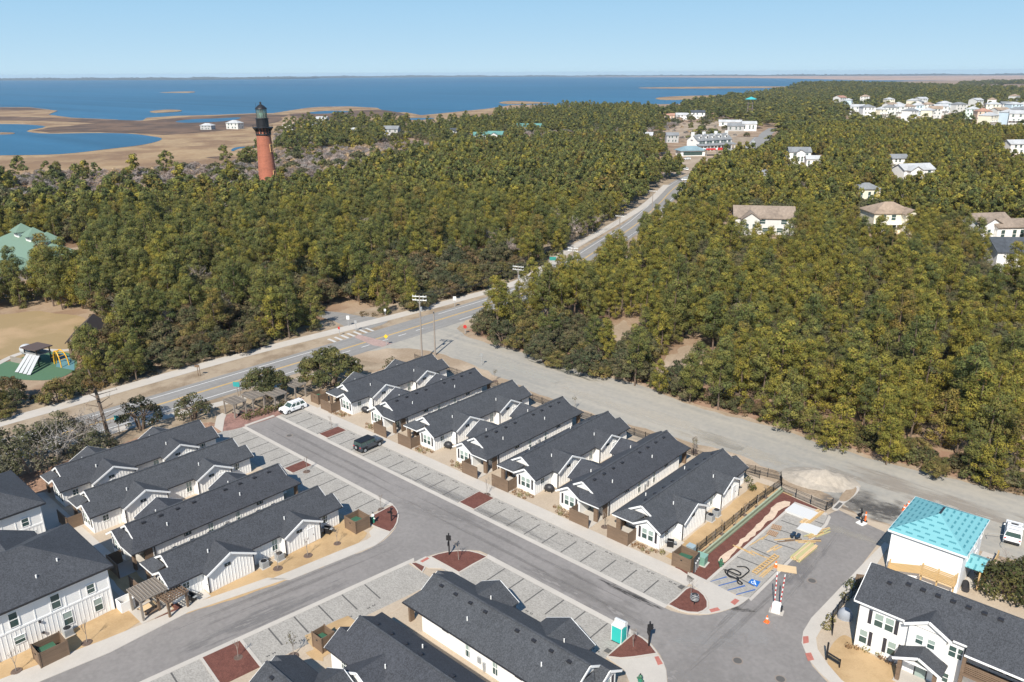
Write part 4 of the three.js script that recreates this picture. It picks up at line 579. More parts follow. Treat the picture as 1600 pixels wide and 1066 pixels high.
// ---- the house under construction with its turquoise underlay roof
{
  const he = 5.3, t = thing('unfinished_house', 'white unfinished two storey house under bright turquoise roof underlay', 'house', [-17.6, 94.3]);
  part(t, 'wall', mb().prism([[-3.8, -4.8], [3.8, -4.8], [3.8, 4.8], [-3.8, 4.8]], 0, he), plain(0.80, 0.80, 0.80, 0.7));
  const rows = (d) => { const cv = document.createElement('canvas'); cv.width = cv.height = 512; const x = cv.getContext('2d'); x.fillStyle = '#74adb3'; x.fillRect(0, 0, 512, 512); for (let j = 0; j < 8; j++) { x.fillStyle = 'rgba(110,190,196,0.5)'; x.fillRect(0, j * 64, 512, 3); x.fillStyle = '#2f7480'; for (let i = 0; i < 4; i++) { const px = ((i * 128 + (j % 2) * 64) % 512) + 12, py = j * 64 + 26; for (let k = 0; k < 7; k++) x.fillRect(px + k * 11, py + (k % 2) * 3, 8, 20); } } const q = new THREE.CanvasTexture(cv); q.colorSpace = THREE.SRGBColorSpace; q.wrapS = q.wrapT = THREE.RepeatWrapping; q.repeat.set(1 / 5, 1 / 5); if (d) { q.rotation = PI / 2; } return new THREE.MeshStandardMaterial({ map: q, roughness: 0.55 }); };
  const um = rows(0), ur = rows(1), a = -4.15, b = 4.15, c = -5.1, d = 5.1, sl = 0.46, H1 = (x) => he + (4.15 - Math.abs(x)) * sl;
  part(t, 'roof_slope', mb().slab([[a, c], [b, c], [0, c + 4.15]], (x, q) => he + (q - c) * sl, 0.12), um); part(t, 'roof_slope', mb().slab([[a, d], [b, d], [0, d - 4.15]], (x, q) => he + (d - q) * sl, 0.12), um);
  part(t, 'roof_slope', mb().slab([[a, c], [0, c + 4.15], [0, d - 4.15], [a, d]], H1, 0.12), ur); part(t, 'roof_slope', mb().slab([[b, c], [0, c + 4.15], [0, d - 4.15], [b, d]], H1, 0.12), ur);
  part(t, 'ridge_slot', mb().box(-0.12, he + 4.15 * sl - 0.02, -0.95, 0.12, he + 4.15 * sl + 0.03, 0.95), M.dark);
  part(t, 'fascia', mb().box(a - 0.03, he - 0.24, -d - 0.03, a, he, -c + 0.03).box(b, he - 0.24, -d - 0.03, b + 0.03, he, -c + 0.03).box(a, he - 0.24, -c, b, he, -c + 0.03).box(a, he - 0.24, -d - 0.03, b, he, -d), M.trim);
  for (const z of [2.9, -0.3, -3.2]) windowIn(t, [3.81, 3.2, z - 1], 0.8, 1.4, PI / 2, { blind: false }); windowIn(t, [3.81, 0.7, -2.5], 0.8, 1.4, PI / 2);
  const p = mb(); for (const e of [-1, 1]) p.slab([[3.8, -1.0], [5.6, -1.0], [5.6, -1.0 + e * 1.7], [3.8, -1.0 + e * 1.7]], (x, q) => 3.4 - Math.abs(q + 1.0) * 0.4, 0.1); part(t, 'porch_roof', p, ur); part(t, 'porch_gable', mb().poly([5.5, 2.7, 2.6], [5.5, 2.7, -0.6], [5.5, 3.3, 1.0]).box(5.4, 2.55, 2.6, 5.5, 2.72, -0.6), M.trim);
  for (const z of [2.4, -0.4]) part(t, 'porch_post', mb().box(5.25, 0, z - 0.08, 5.42, 2.6, z + 0.08), M.newWood);
}
{ // its deck rail and stair screen of fresh yellow timber
  const t = thing('timber_deck_fence', 'fresh yellow timber screen before the unfinished house wall', 'fence', [-17.4, 88.6]);
  for (let k = 0; k < 7; k++) part(t, 'slat', mb().box(-0.1, 1.5 + k * 0.2, 0, 3.4, 1.64 + k * 0.2, 0.05), M.newWood); for (const x of [0, 1.65, 3.35]) part(t, 'post', mb().box(x - 0.08, 0, -0.12, x + 0.08, 2.95, 0), M.newWood);
  part(t, 'stair_side', mb().poly([-0.1, 1.5, 0], [-0.1, 2.6, 0], [-3.6, 1.5, 0.05], [-3.6, 0.5, 0.05]).box(-3.5, 0, -0.05, -3.35, 2.0, 0.1), M.newWood); for (let k = 0; k < 7; k++) part(t, 'slat', mb().box(3.4, 1.5 + k * 0.2, -0.9, 3.46, 1.64 + k * 0.2, 0.02), M.newWood); part(t, 'deck', mb().box(-0.2, 1.2, -1.0, 3.4, 1.35, 0), M.paleWood);
  const e = thing('timber_rail', 'long fresh timber rail beside the person at the unfinished house', 'fence', [-12.0, 93.5]);
  for (let k = 0; k < 4; k++) part(e, 'plank', mb().box(-0.05, 0.15 + k * 0.22, -7.2, 0.05, 0.35 + k * 0.22, 0.4), M.newWood); for (const z of [0.3, -3.4, -7.1]) part(e, 'post', mb().box(-0.12, 0, z - 0.06, 0, 1.1, z + 0.06), M.newWood);
  struct('deck_slab', mb().prism([[-13.7, 90.5], [-12.1, 93], [-12.1, 101], [-13.7, 101]], 0, 0.09), M.concrete);
}

// ---------------------------------------------------------------- the lighthouse
{
  const t = thing('lighthouse', 'tall red brick lighthouse with black lantern gallery above the wood', 'lighthouse', [-360.76,216.44], 1.35);
  const brick = mat(tex(9, (i, j, k) => { const row = Math.floor(j / 8), q = Math.sin(row * 91.7 + Math.floor((i + (row % 2) * 12) / 24) * 37.3) * 4375.5, s = 1 + ((q - Math.floor(q)) - 0.5) * 0.35 + (F1[k] - 0.5) * 0.5 + (FX[k] - 0.5) * 0.4; return mix([0.36 * s, 0.125 * s, 0.075 * s], [0.42, 0.25, 0.18], j % 8 === 0 ? 0.35 : 0); }), 0.95);
  const lathe = (pts, n = 40) => { const g = new THREE.LatheGeometry(pts.map(([r, y]) => new THREE.Vector2(r, y)), n); return g; };
  const shaft = lathe([[4.75, 0], [4.6, 3], [4.3, 8.5], [3.95, 16], [3.62, 23], [3.42, 27.7]]); { const uv = shaft.attributes.uv; for (let i = 0; i < uv.count; i++) uv.setXY(i, uv.getX(i) * 26, uv.getY(i) * 28); } part(t, 'tower', shaft, brick);
  part(t, 'base_house', mb().box(-4, 0, 3.6, 4, 5, 7.5).poly([-4.3, 5, 3.6], [-4.3, 5, 7.8], [0, 7.4, 7.8], [0, 7.4, 3.6]).poly([4.3, 5, 7.8], [4.3, 5, 3.6], [0, 7.4, 3.6], [0, 7.4, 7.8]), brick);
  part(t, 'corbel_ring', lathe([[3.45, 27.6], [3.65, 27.8], [3.65, 28.5], [3.4, 28.55]]), M.black);
  part(t, 'watch_room', lathe([[3.3, 28.4], [3.25, 31.2]]), brick);
  const br = mb(); for (let k = 0; k < 14; k++) { const a = k / 14 * 2 * PI, c = Math.cos(a), s = Math.sin(a); br.beam([c * 3.4, 28.6, s * 3.4], [c * 3.55, 31.2, s * 3.55], 0.55, 0.5); br.beam([c * 3.5, 29.6, s * 3.5], [c * 4.6, 31.2, s * 4.6], 0.35, 0.4); } part(t, 'bracket', br, M.black);
  part(t, 'gallery', lathe([[3.2, 31.1], [4.95, 31.2], [4.95, 31.55], [3.0, 31.6]]), M.black);
  const rail = mb(); for (let k = 0; k < 28; k++) { const a = k / 28 * 2 * PI, b = (k + 1) / 28 * 2 * PI, c = 4.85; rail.bar([c * Math.cos(a), 31.5, c * Math.sin(a)], [c * Math.cos(a), 32.6, c * Math.sin(a)], 0.03, 0.03, 4); for (const y of [32.05, 32.6]) rail.bar([c * Math.cos(a), y, c * Math.sin(a)], [c * Math.cos(b), y, c * Math.sin(b)], 0.03, 0.03, 4); } part(t, 'railing', rail, M.black);
  part(t, 'lantern_drum', lathe([[3.0, 31.5], [2.95, 35.4], [3.15, 35.5], [3.15, 35.8], [2.5, 35.9]]), M.black);
  part(t, 'lantern_glass', lathe([[2.5, 35.8], [2.5, 40.2]], 16), new THREE.MeshPhysicalMaterial({ color: 0xcfe6dd, roughness: 0.05, transmission: 0.85, thickness: 0 }));
  part(t, 'lens', lathe([[0.01, 36], [0.9, 36.3], [1.2, 38], [0.9, 39.6], [0.01, 39.9]], 16), plain(0.35, 0.45, 0.40, 0.2));
  const mu = mb(); for (let k = 0; k < 16; k++) { const a = k / 16 * 2 * PI; mu.bar([2.5 * Math.cos(a), 35.8, 2.5 * Math.sin(a)], [2.5 * Math.cos(a), 40.2, 2.5 * Math.sin(a)], 0.06, 0.06, 4); } part(t, 'mullion', mu, M.black);
  part(t, 'lantern_roof', lathe([[2.85, 40.0], [2.8, 40.5], [1.6, 41.6], [0.5, 42.3], [0.35, 42.6], [0.5, 42.9], [0.45, 43.3], [0.01, 43.6]], 16), M.black); part(t, 'lightning_rod', mb().bar([-2.4, 40, 0], [-2.4, 43, 0], 0.06, 0.06, 4), M.black);
  for (const [y, a] of [[22.2, 0.55], [9.5, 0.55]]) { const r = 3.66 + (22.2 - y) * 0.045; const w = part(t, 'window', mb().box(-0.75, 0, -0.3, -0.45, 3.4, 0.35).box(0.45, 0, -0.3, 0.75, 3.4, 0.35).box(-0.75, 3.2, -0.3, 0.75, 3.6, 0.4).box(-0.85, -0.3, -0.3, 0.85, 0, 0.45), plain(0.55, 0.33, 0.16)); w.position.set(r * Math.sin(a), y - 2.2, r * Math.cos(a)); w.rotation.y = a; part(w, 'pane', mb().box(-0.45, 0, -0.1, 0.45, 3.2, 0.1), M.dark); }
}
// ---------------------------------------------------------------- houses in the wood and the far village
function woodHouse(at, w, d, h, o) {   // a house on its own foundation; hip or gable roof, windows, deck
  const t = thing(o.name ?? 'house', o.label, 'house', at, o.turn ?? 0, o.group), wm = o.wall ?? M.wall;
  const a = -w / 2, b = w / 2, c = -d / 2, e = d / 2, sl = o.slope ?? 0.5, ov = 0.5, wl = mb().prism([[a, c], [b, c], [b, e], [a, e]], 0, h), r = mb();
  if (o.hip) hipRoof(r, a - ov, c - ov, b + ov, e + ov, h, sl, 0.25);
  else { const f = (x, q) => h + (d / 2 + ov - Math.abs(q)) * sl; r.slab([[a - ov, c - ov], [b + ov, c - ov], [b + ov, 0], [a - ov, 0]], f, 0.25).slab([[a - ov, e + ov], [b + ov, e + ov], [b + ov, 0], [a - ov, 0]], f, 0.25); for (const x of [a, b]) wl.poly([x, h, -c], [x, h, -e], [x, h + (d / 2) * sl, 0]); }
  if (o.wing) { const [x0, ww, dd] = o.wing, f = (x) => h + (ww / 2 + ov - Math.abs(x - x0)) * sl * 1.15; wl.prism([[x0 - ww / 2, c - dd], [x0 + ww / 2, c - dd], [x0 + ww / 2, c], [x0 - ww / 2, c]], 0, h).poly([x0 - ww / 2, h, -(c - dd)], [x0 + ww / 2, h, -(c - dd)], [x0, h + ww / 2 * sl * 1.15, -(c - dd)]); for (const k of [-1, 1]) r.slab([[x0, c - dd - ov], [x0 + k * (ww / 2 + ov), c - dd - ov], [x0 + k * (ww / 2 + ov), c + 0.5], [x0, c + ww / 2 + 1]], f, 0.25); }
  part(t, 'wall', wl, wm); part(t, 'roof', r, o.roof);
  const n = o.windows ?? 3, fl = o.floors ?? 2;
  for (let q = 0; q < fl; q++) for (let k = 0; k < n; k++) { const x = a + w * (k + 0.6 + 0.2 * ((k + q) % 2)) / (n + 0.4), y = h * (q + 0.3) / fl; if (o.wing && Math.abs(x - o.wing[0]) < o.wing[1] / 2) continue; windowIn(t, [x, y, -c + 0.01], w * 0.07 + 0.5, h / fl * 0.52, 0); }
  if (o.wing) for (const k of [-1, 1]) windowIn(t, [o.wing[0] + k * o.wing[1] * 0.2, h * 0.35, -(c - o.wing[2]) + 0.01], 1.1, h * 0.35, 0);
  for (let q = 0; q < fl; q++) for (const z of [0.25, -0.25]) { windowIn(t, [b + 0.01, h * (q + 0.3) / fl, z * d], 1.1, h / fl * 0.5, PI / 2); }
  if (o.deck) { const q = part(t, 'deck', mb().box(a - 0.2, h * 0.5 - 0.2, -c, b + 0.2, h * 0.5, -c + 2.2), M.trim); const m = mb(); for (let k = 0; k <= 6; k++) m.box(a + w * k / 6 - 0.1, 0, -c + 1.95, a + w * k / 6 + 0.1, h * 0.5 + 1, -c + 2.15); m.box(a, h * 0.5 + 0.9, -c + 2, b, h * 0.5 + 1, -c + 2.1); part(q, 'deck_rail', m, M.trim); }
  if (o.chimney) part(t, 'chimney', mb().box(b * 0.4, h, -0.4, b * 0.4 + 1, h + d * 0.5 * sl + 1.6, 0.6), wm);
  return t;
}
const roofTan = mottled([0.30, 0.225, 0.165], 0.5, 10), roofGrey = mottled([0.20, 0.21, 0.22], 0.4, 10), roofPale = mottled([0.42, 0.43, 0.44], 0.3, 10), roofBrown = mottled([0.24, 0.19, 0.15], 0.5, 10), roofSlate = mottled([0.06, 0.068, 0.08], 0.5, 10), roofRust = mottled([0.36, 0.2, 0.145], 0.4, 10), roofBlue = mottled([0.20, 0.29, 0.33], 0.3, 10), roofTeal = mottled([0.10, 0.24, 0.22], 0.3, 10);
const wDull = mottled([0.60, 0.60, 0.58], 0.12, 8);
const wCream = mottled([0.74, 0.69, 0.56], 0.1, 8), wBlue = mottled([0.52, 0.64, 0.72], 0.1, 8), wMint = mottled([0.60, 0.72, 0.66], 0.1, 8), wPeach = mottled([0.66, 0.48, 0.36], 0.1, 8), wGrey = mottled([0.42, 0.42, 0.42], 0.1, 8);
woodHouse([-93.54,309.69], 15, 12, 7.4, { label: 'big cream house with broad tan hip roof in the wood', turn: 0.75, hip: true, roof: roofTan, wall: wCream, deck: true, wing: [5, 5, 3], floors: 2 });
woodHouse([-126.98,277.73], 21, 11, 6.0, { label: 'long brown roofed house with pale blue gable end in the wood', turn: 0.55, roof: roofBrown, wall: wDull, wing: [-5, 6, 3], floors: 2, slope: 0.6 });
woodHouse([-128.00,455.68], 18, 10, 7.5, { label: 'pale grey roofed white house with tall gable windows among pines', turn: 0.95, roof: roofPale, wing: [-4, 7, 3], floors: 2, slope: 0.5 });
woodHouse([-122.19,369.52], 10, 8, 7, { label: 'small cream house half hidden behind the tan roofed house', turn: 0.7, hip: true, roof: roofGrey, wall: wCream, floors: 1 });
woodHouse([-62.89,316.90], 13, 9, 6.5, { label: 'white gabled house with brown roofs near the right edge', turn: 0.9, roof: roofBrown, wing: [-3, 6, 3], floors: 2 }); woodHouse([-56.27,316.63], 12, 8, 5.5, { label: 'lower brown roofed wing house at the right edge', turn: 0.85, roof: roofBrown, floors: 1 });
woodHouse([-44.45,273.57], 17, 12, 6.0, { label: 'slate roofed white house cut by the right picture edge', turn: 0.65, roof: roofSlate, wing: [3, 6, 3], floors: 2 });
woodHouse([-209.29,500.49], 13, 10, 8.5, { label: 'white gabled house in the trees right of the village road', turn: 0.6, roof: roofGrey, floors: 2, wing: [0, 5, 2] }); woodHouse([-196.78,492.18], 8, 7, 5.5, { label: 'small white house just right of the gabled one in the trees', turn: 0.6, roof: roofPale, floors: 1 });
woodHouse([-189.19,407.98], 10, 8, 5, { label: 'dark roofed low house behind the road pines', turn: 0.6, hip: true, roof: roofGrey, floors: 1 }); woodHouse([-157.46,524.59], 10, 8, 6, { label: 'white house in deep shade above the grey roofed house', turn: 0.8, roof: roofGrey, floors: 2 }); woodHouse([-121.9,669.1], 16, 10, 7, { label: 'white house amid pines near the right edge below the village', turn: 0.8, roof: roofPale, floors: 2 });
// the white inn with dormers, the blue roofed filling station with its red canopy band
{
  const t = woodHouse([-306.0,562.7], 34, 12, 7.5, { name: 'inn', label: 'long white inn with dormers and four chimneys by the village road', turn: 1.25, roof: roofGrey, floors: 2, windows: 9, slope: 0.62 });
  for (let k = 0; k < 5; k++) { const x = -13 + k * 6.5; const d = part(t, 'dormer', mb().box(x - 1.1, 8.6, 1.5, x + 1.1, 10.6, 4.6).poly([x - 1.3, 10.6, 4.7], [x + 1.3, 10.6, 4.7], [x, 11.9, 4.7]), M.wall); part(d, 'pane', mb().box(x - 0.6, 8.9, 4.6, x + 0.6, 10.3, 4.68), M.dark); part(d, 'dormer_roof', mb().poly([x, 12, 4.9], [x - 1.5, 10.5, 4.9], [x - 1.5, 10.5, 1], [x, 12, 1]).poly([x, 12, 4.9], [x, 12, 1], [x + 1.5, 10.5, 1], [x + 1.5, 10.5, 4.9]), roofGrey); }
  for (const x of [-17, -6, 6, 17]) part(t, 'chimney', mb().box(x - 0.9, 8, -0.9, x + 0.9, 13.4, 0.9), M.wall);
  const m = mb(); for (let k = 0; k < 11; k++) m.box(-17.5 + k * 3.5 - 0.2, 0, 9.2, -17.5 + k * 3.5 + 0.2, 4, 9.6); part(t, 'porch_column', m, M.trim); part(t, 'porch_roof', mb().slab([[-18.5, -10], [18.5, -10], [18.5, -6], [-18.5, -6]], (x, d) => 4 + (d + 10) * 0.3, 0.3), roofGrey);
  const s = thing('filling_station', 'blue roofed filling station with red canopy band', 'filling station', [-292.80,512.04], 0.9);
  part(s, 'wall', mb().prism([[-9, -5], [9, -5], [9, 5], [-9, 5]], 0, 4), M.wall); const r = mb(); hipRoof(r, -10, -6, 10, 6, 4, 0.45, 0.3); part(s, 'roof', r, roofBlue); part(s, 'shop_window', mb().box(-7, 0.6, 5, 7, 3, 5.06), M.glass);
  part(s, 'canopy', mb().box(8, 4.6, 1, 20, 5.0, 9), M.whitePaint); part(s, 'canopy_band', mb().box(7.9, 4.4, 8.9, 15, 5.6, 9.1).box(16.5, 4.2, 8.9, 20.1, 5.8, 9.1), M.red); for (const x of [10, 18]) part(s, 'canopy_post', mb().box(x - 0.2, 0, 4.8, x + 0.2, 4.6, 5.2), M.whitePaint);
}
woodHouse([-530.1,901.6], 16, 9, 6, { label: 'white house left of the dark roofed one above the sandy lot', turn: 0.6, roof: roofPale, floors: 2 }); woodHouse([-526.2,931.7], 18, 10, 8, { label: 'dark roofed white house above the sandy lot', turn: 0.6, roof: roofSlate, floors: 2 }); woodHouse([-537.6,882.8], 13, 9, 6, { label: 'low rust coloured building left of the sandy lot', turn: 0.6, roof: roofRust, wall: wPeach, floors: 1 });
woodHouse([-425.9,826.6], 24, 8, 4.5, { label: 'long low white building behind the inn', turn: 0.5, roof: roofPale, floors: 1 }); woodHouse([-385.8,761.3], 16, 10, 5, { label: 'grey roofed building behind the inn', turn: 0.5, roof: roofGrey, wall: wGrey, floors: 1 }); woodHouse([-375.7,769.1], 14, 9, 7, { label: 'pale metal roofed barn by the village road bend', turn: 0.6, roof: roofPale, floors: 1 }); woodHouse([-362.1,601.2], 10, 8, 6, { label: 'grey gabled house left of the inn', turn: 0.7, roof: roofGrey, wall: wGrey, floors: 2 });
{ const t = thing('observation_tower', 'open timber tower with turquoise roof above the village trees', 'tower', [-450.6,922.3], 0.3); for (const x of [-3, 3]) for (const z of [-3, 3]) part(t, 'tower_leg', mb().bar([x, 0, z], [x * 0.8, 26, z * 0.8], 0.4, 0.3, 5), M.greyWood); for (const y of [8, 14, 20]) part(t, 'landing', mb().box(-3.6, y, -3.6, 3.6, y + 0.5, 3.6), M.brownWood); const r = mb(); hipRoof(r, -6, -6, 6, 6, 25.5, 0.45, 0.3); part(t, 'roof', r, plain(0.05, 0.42, 0.45, 0.6)); }
{ // the village on the right, and a few more houses between the wood and the marsh
  const roofs = [roofPale, roofGrey, roofPale, roofTan], walls = [wDull, M.wall, wCream, wDull, wBlue, wDull];
  const L = 'white many windowed beach house with pale roof in the far village cluster', G = 'white beach houses of the far village';
  const village = [[-395.6,1121.3], [-365.3,1070.0], [-350.6,1080.8], [-377.9,1194.6], [-391.6,1273.4], [-343.6,1086.0], [-346.9,1137.9], [-339.6,1143.3], [-400.4,1366.5], [-392.5,1372.1], [-334.5,1166.0], [-352.9,1278.0], [-423.9,1492.8], [-299.9,1021.4], [-298.5,1085.6], [-299.4,1118.7], [-331.9,1279.6], [-314.3,1283.5], [-324.3,1420.0], [-331.9,1555.9], [-267.7,1266.3], [-267.0,1339.6], [-251.0,1307.5], [-332.5,1721.7], [-243.8,1334.2], [-260.3,1130.6], [-230.0,1044.7], [-226.0,1107.5], [-203.4,1037.0], [-215.2,1131.4], [-182.9,988.2], [-182.8,1013.2], [-474.3,1489.8], [-541.2,1444.1], [-511.3,1402.1], [-535.6,1549.9], [-315.7,1199.2], [-212.5,1166.1], [-207.2,969.6]];
  village.forEach((p, i) => { const sp = i === 13 ? ['low grey roofed white house at the front edge of the village', roofGrey] : i === 25 ? ['turquoise sided house at the front of the village', roofPale] : i === 26 ? ['peach sided house with rust roof at the front of the village', roofRust] : i === 33 ? ['white and rust house left of the village on the hill edge', roofRust] : null;
    woodHouse(p, rr(14, 20), rr(11, 14), rr(10.5, 14), { name: 'beach_house', label: sp ? sp[0] : L, group: sp ? undefined : G, turn: 0.3 + (i % 5) * 0.35 + rr(-0.1, 0.1), hip: i % 3 !== 0, roof: sp ? sp[1] : roofs[i % 4], wall: i === 25 ? wMint : i === 26 ? wPeach : walls[i % 6], floors: 3, windows: 3, deck: i % 2 === 0, slope: 0.45 }); });
  const inland = [[[-823.7,460.5], 16, 10, 7, 'white house with hip roof left of the lighthouse', roofPale, 0.4], [[-837.9,436.5], 14, 8, 5, 'low pale house farthest left before the marsh', roofPale, 0.5], [[-766.4,491.7], 13, 9, 6, 'tan roofed house just right of the lighthouse lantern', roofTan, 0.5], [[-717.3,486.4], 14, 9, 7, 'grey house in the trees right of the lighthouse', roofGrey, 0.7], [[-798.8,556.7], 14, 9, 8, 'white house on the marsh edge right of the lighthouse', roofPale, 0.5], [[-645.2,486.4], 15, 9, 5, 'long pale roofed low house near the marsh brush', roofPale, 0.3], [[-597.5,492.7], 15, 10, 8, 'grey roofed white house between marsh brush and wood', roofGrey, 0.6], [[-542.4,516.6], 11, 9, 7, 'steep gabled blue house at the wood edge', roofSlate, 0.8], [[-487.1,497.6], 11, 9, 7, 'teal gabled house at the wood edge', roofTeal, 0.8], [[-480.9,510.9], 14, 10, 7, 'teal roofed house behind the gabled one', roofTeal, 0.5], [[-546.8,618.8], 18, 10, 6, 'grey green roofed house in the bare brush, left one', roofTeal, 0.5], [[-533.5,629.1], 16, 10, 6, 'grey green roofed house in the bare brush, right one', roofTeal, 0.6], [[-405.5,455.3], 10, 9, 7, 'teal house with white gable deep in the left wood', roofTeal, 0.8], [[-392.7,607.1], 14, 9, 5, 'pale roofed house behind the roadside wood', roofPale, 0.5]];
  for (const [p, w, d, h, label, roof, turn] of inland) woodHouse(p, w * 0.95, d, h - 0.5, { label, roof, wall: /grey|pale/.test(label) ? wGrey : wDull, turn, hip: /hip|low/.test(label), floors: 2, wing: /gable/.test(label) ? [0, 6, 2] : undefined });
}
// the green roofed hall on the left with its three cupolas, and the timber pavilion
{
  const green = plain(0.155, 0.235, 0.175, 0.65), t = thing('green_roofed_hall', 'hall with pale green metal roof and three roof cupolas', 'hall', [-266, 80.5], 0);
  const r = mb(); part(t, 'wall', mb().prism([[-30, -8.5], [15.5, -8.5], [15.5, 8.5], [-30, 8.5]], 0, 3.8), M.wall); hipRoof(r, -31.5, -10, 20, 10, 3.6, 0.55, 0.25); part(t, 'roof', r, green);
  const w2 = mb(); w2.prism([[2, -16], [12, -16], [12, -8], [2, -8]], 0, 3.5); part(t, 'wing_wall', w2, M.wall); const r2 = mb(); hipRoof(r2, 0.5, -17.5, 13.5, -4, 3.6, 0.5, 0.25); part(t, 'wing_roof', r2, green);
  for (const [x, d] of [[-15.5, 0], [-5, 0], [6.5, 0]]) { const c = part(t, 'cupola', mb().box(x - 2, 6.5, -d - 2, x + 2, 10, -d + 2), M.wall); const q = mb(); hipRoof(q, x - 2.9, d - 2.9, x + 2.9, d + 2.9, 9.8, 0.8, 0.15); part(c, 'cupola_roof', q, green); part(c, 'louvre', mb().box(x - 1.5, 8.4, -d + 2, x + 1.5, 9.5, -d + 2.05), M.steel); }
  for (let k = 0; k < 9; k++) windowIn(t, [-28 + k * 4.4, 1, 8.51], 1.6, 1.8, 0);
  const p = thing('pavilion', 'open timber pavilion with steep dark gable roof by the lawn', 'pavilion', [-176.96,59.68], 1.0), g = mb(); for (const e of [-1, 1]) g.slab([[0, -4.5], [e * 4.2, -4.5], [e * 4.2, 4.5], [0, 4.5]], (x) => 6.4 - Math.abs(x) * 0.85, 0.25); part(p, 'roof', g, plain(0.05, 0.035, 0.028, 0.8));
  for (const x of [-3.5, 3.5]) for (const z of [-4, 4]) part(p, 'post', mb().box(x - 0.22, 0, z - 0.22, x + 0.22, 3.2, z + 0.22), M.brownWood); const tr = mb(); for (const z of [-4.3, 4.3]) { tr.beam([-3.6, 3.2, z], [3.6, 3.2, z], 0.2, 0.25); for (const x of [-2.4, -1.2, 0, 1.2, 2.4]) tr.beam([0, 3.3, z], [x * 1.3, 6 - Math.abs(x * 1.3) * 0.85, z], 0.12, 0.12); } part(p, 'truss', tr, M.greyWood);
}
// playground: a big white climbing sculpture with chutes, an arch and low walls, half hidden by trees
{
  const t = thing('play_structure', 'grey and white play structure with slides on green safety ground', 'playground', [-175.10,47.98], 0.3), wm = plain(0.46, 0.47, 0.48, 0.6);
  const head = new THREE.SphereGeometry(1.25, 16, 12).scale(1.4, 0.9, 1).translate(-2.6, 2.7, 0); part(t, 'dome', head, wm); part(t, 'platform', mb().box(-1.5, 2.4, -1.6, 2.6, 2.6, 1.6), M.steel); for (const x of [-1.3, 2.4]) for (const z of [-1.4, 1.4]) part(t, 'post', mb().box(x - 0.1, 0, z - 0.1, x + 0.1, 3.8, z + 0.1), M.dark); part(t, 'roof', mb().slab([[-1.8, -1.9], [2.9, -1.9], [2.9, 1.9], [-1.8, 1.9]], (x) => 4.4 - Math.abs(x - 0.5) * 0.25, 0.2), plain(0.1, 0.07, 0.06));
  for (let k = 0; k < 4; k++) part(t, 'slide', mb().beam([0 + k * 1.0, 2.6, 1.6], [1.4 + k * 1.2, 0.2, 5.5], 0.7, 0.12), wm); part(t, 'rail_wall', mb().box(-6, 0, 1.5, -2, 1.2, 1.7), M.greyWood);
  const a = thing('play_arch', 'yellow climbing arch on the blue green playground ground', 'climbing arch', [-170.45,50.65], 0.2), y = plain(0.75, 0.40, 0.02, 0.5); for (const z of [-0.5, 0.5]) { const c = []; for (let i = 0; i <= 12; i++) { const q = PI * i / 12; c.push([1.7 * Math.cos(q), 3.2 * Math.sin(q), z * (1 + 0.6 * Math.cos(q))]); } part(a, 'hoop', mb().path(c, 0.12, 6), y); } const rg = mb(); for (let i = 2; i < 11; i++) { const q = PI * i / 12; rg.bar([1.7 * Math.cos(q), 3.2 * Math.sin(q), -0.6], [1.7 * Math.cos(q), 3.2 * Math.sin(q), 0.6], 0.06, 0.06, 5); } part(a, 'rung', rg, y);
}

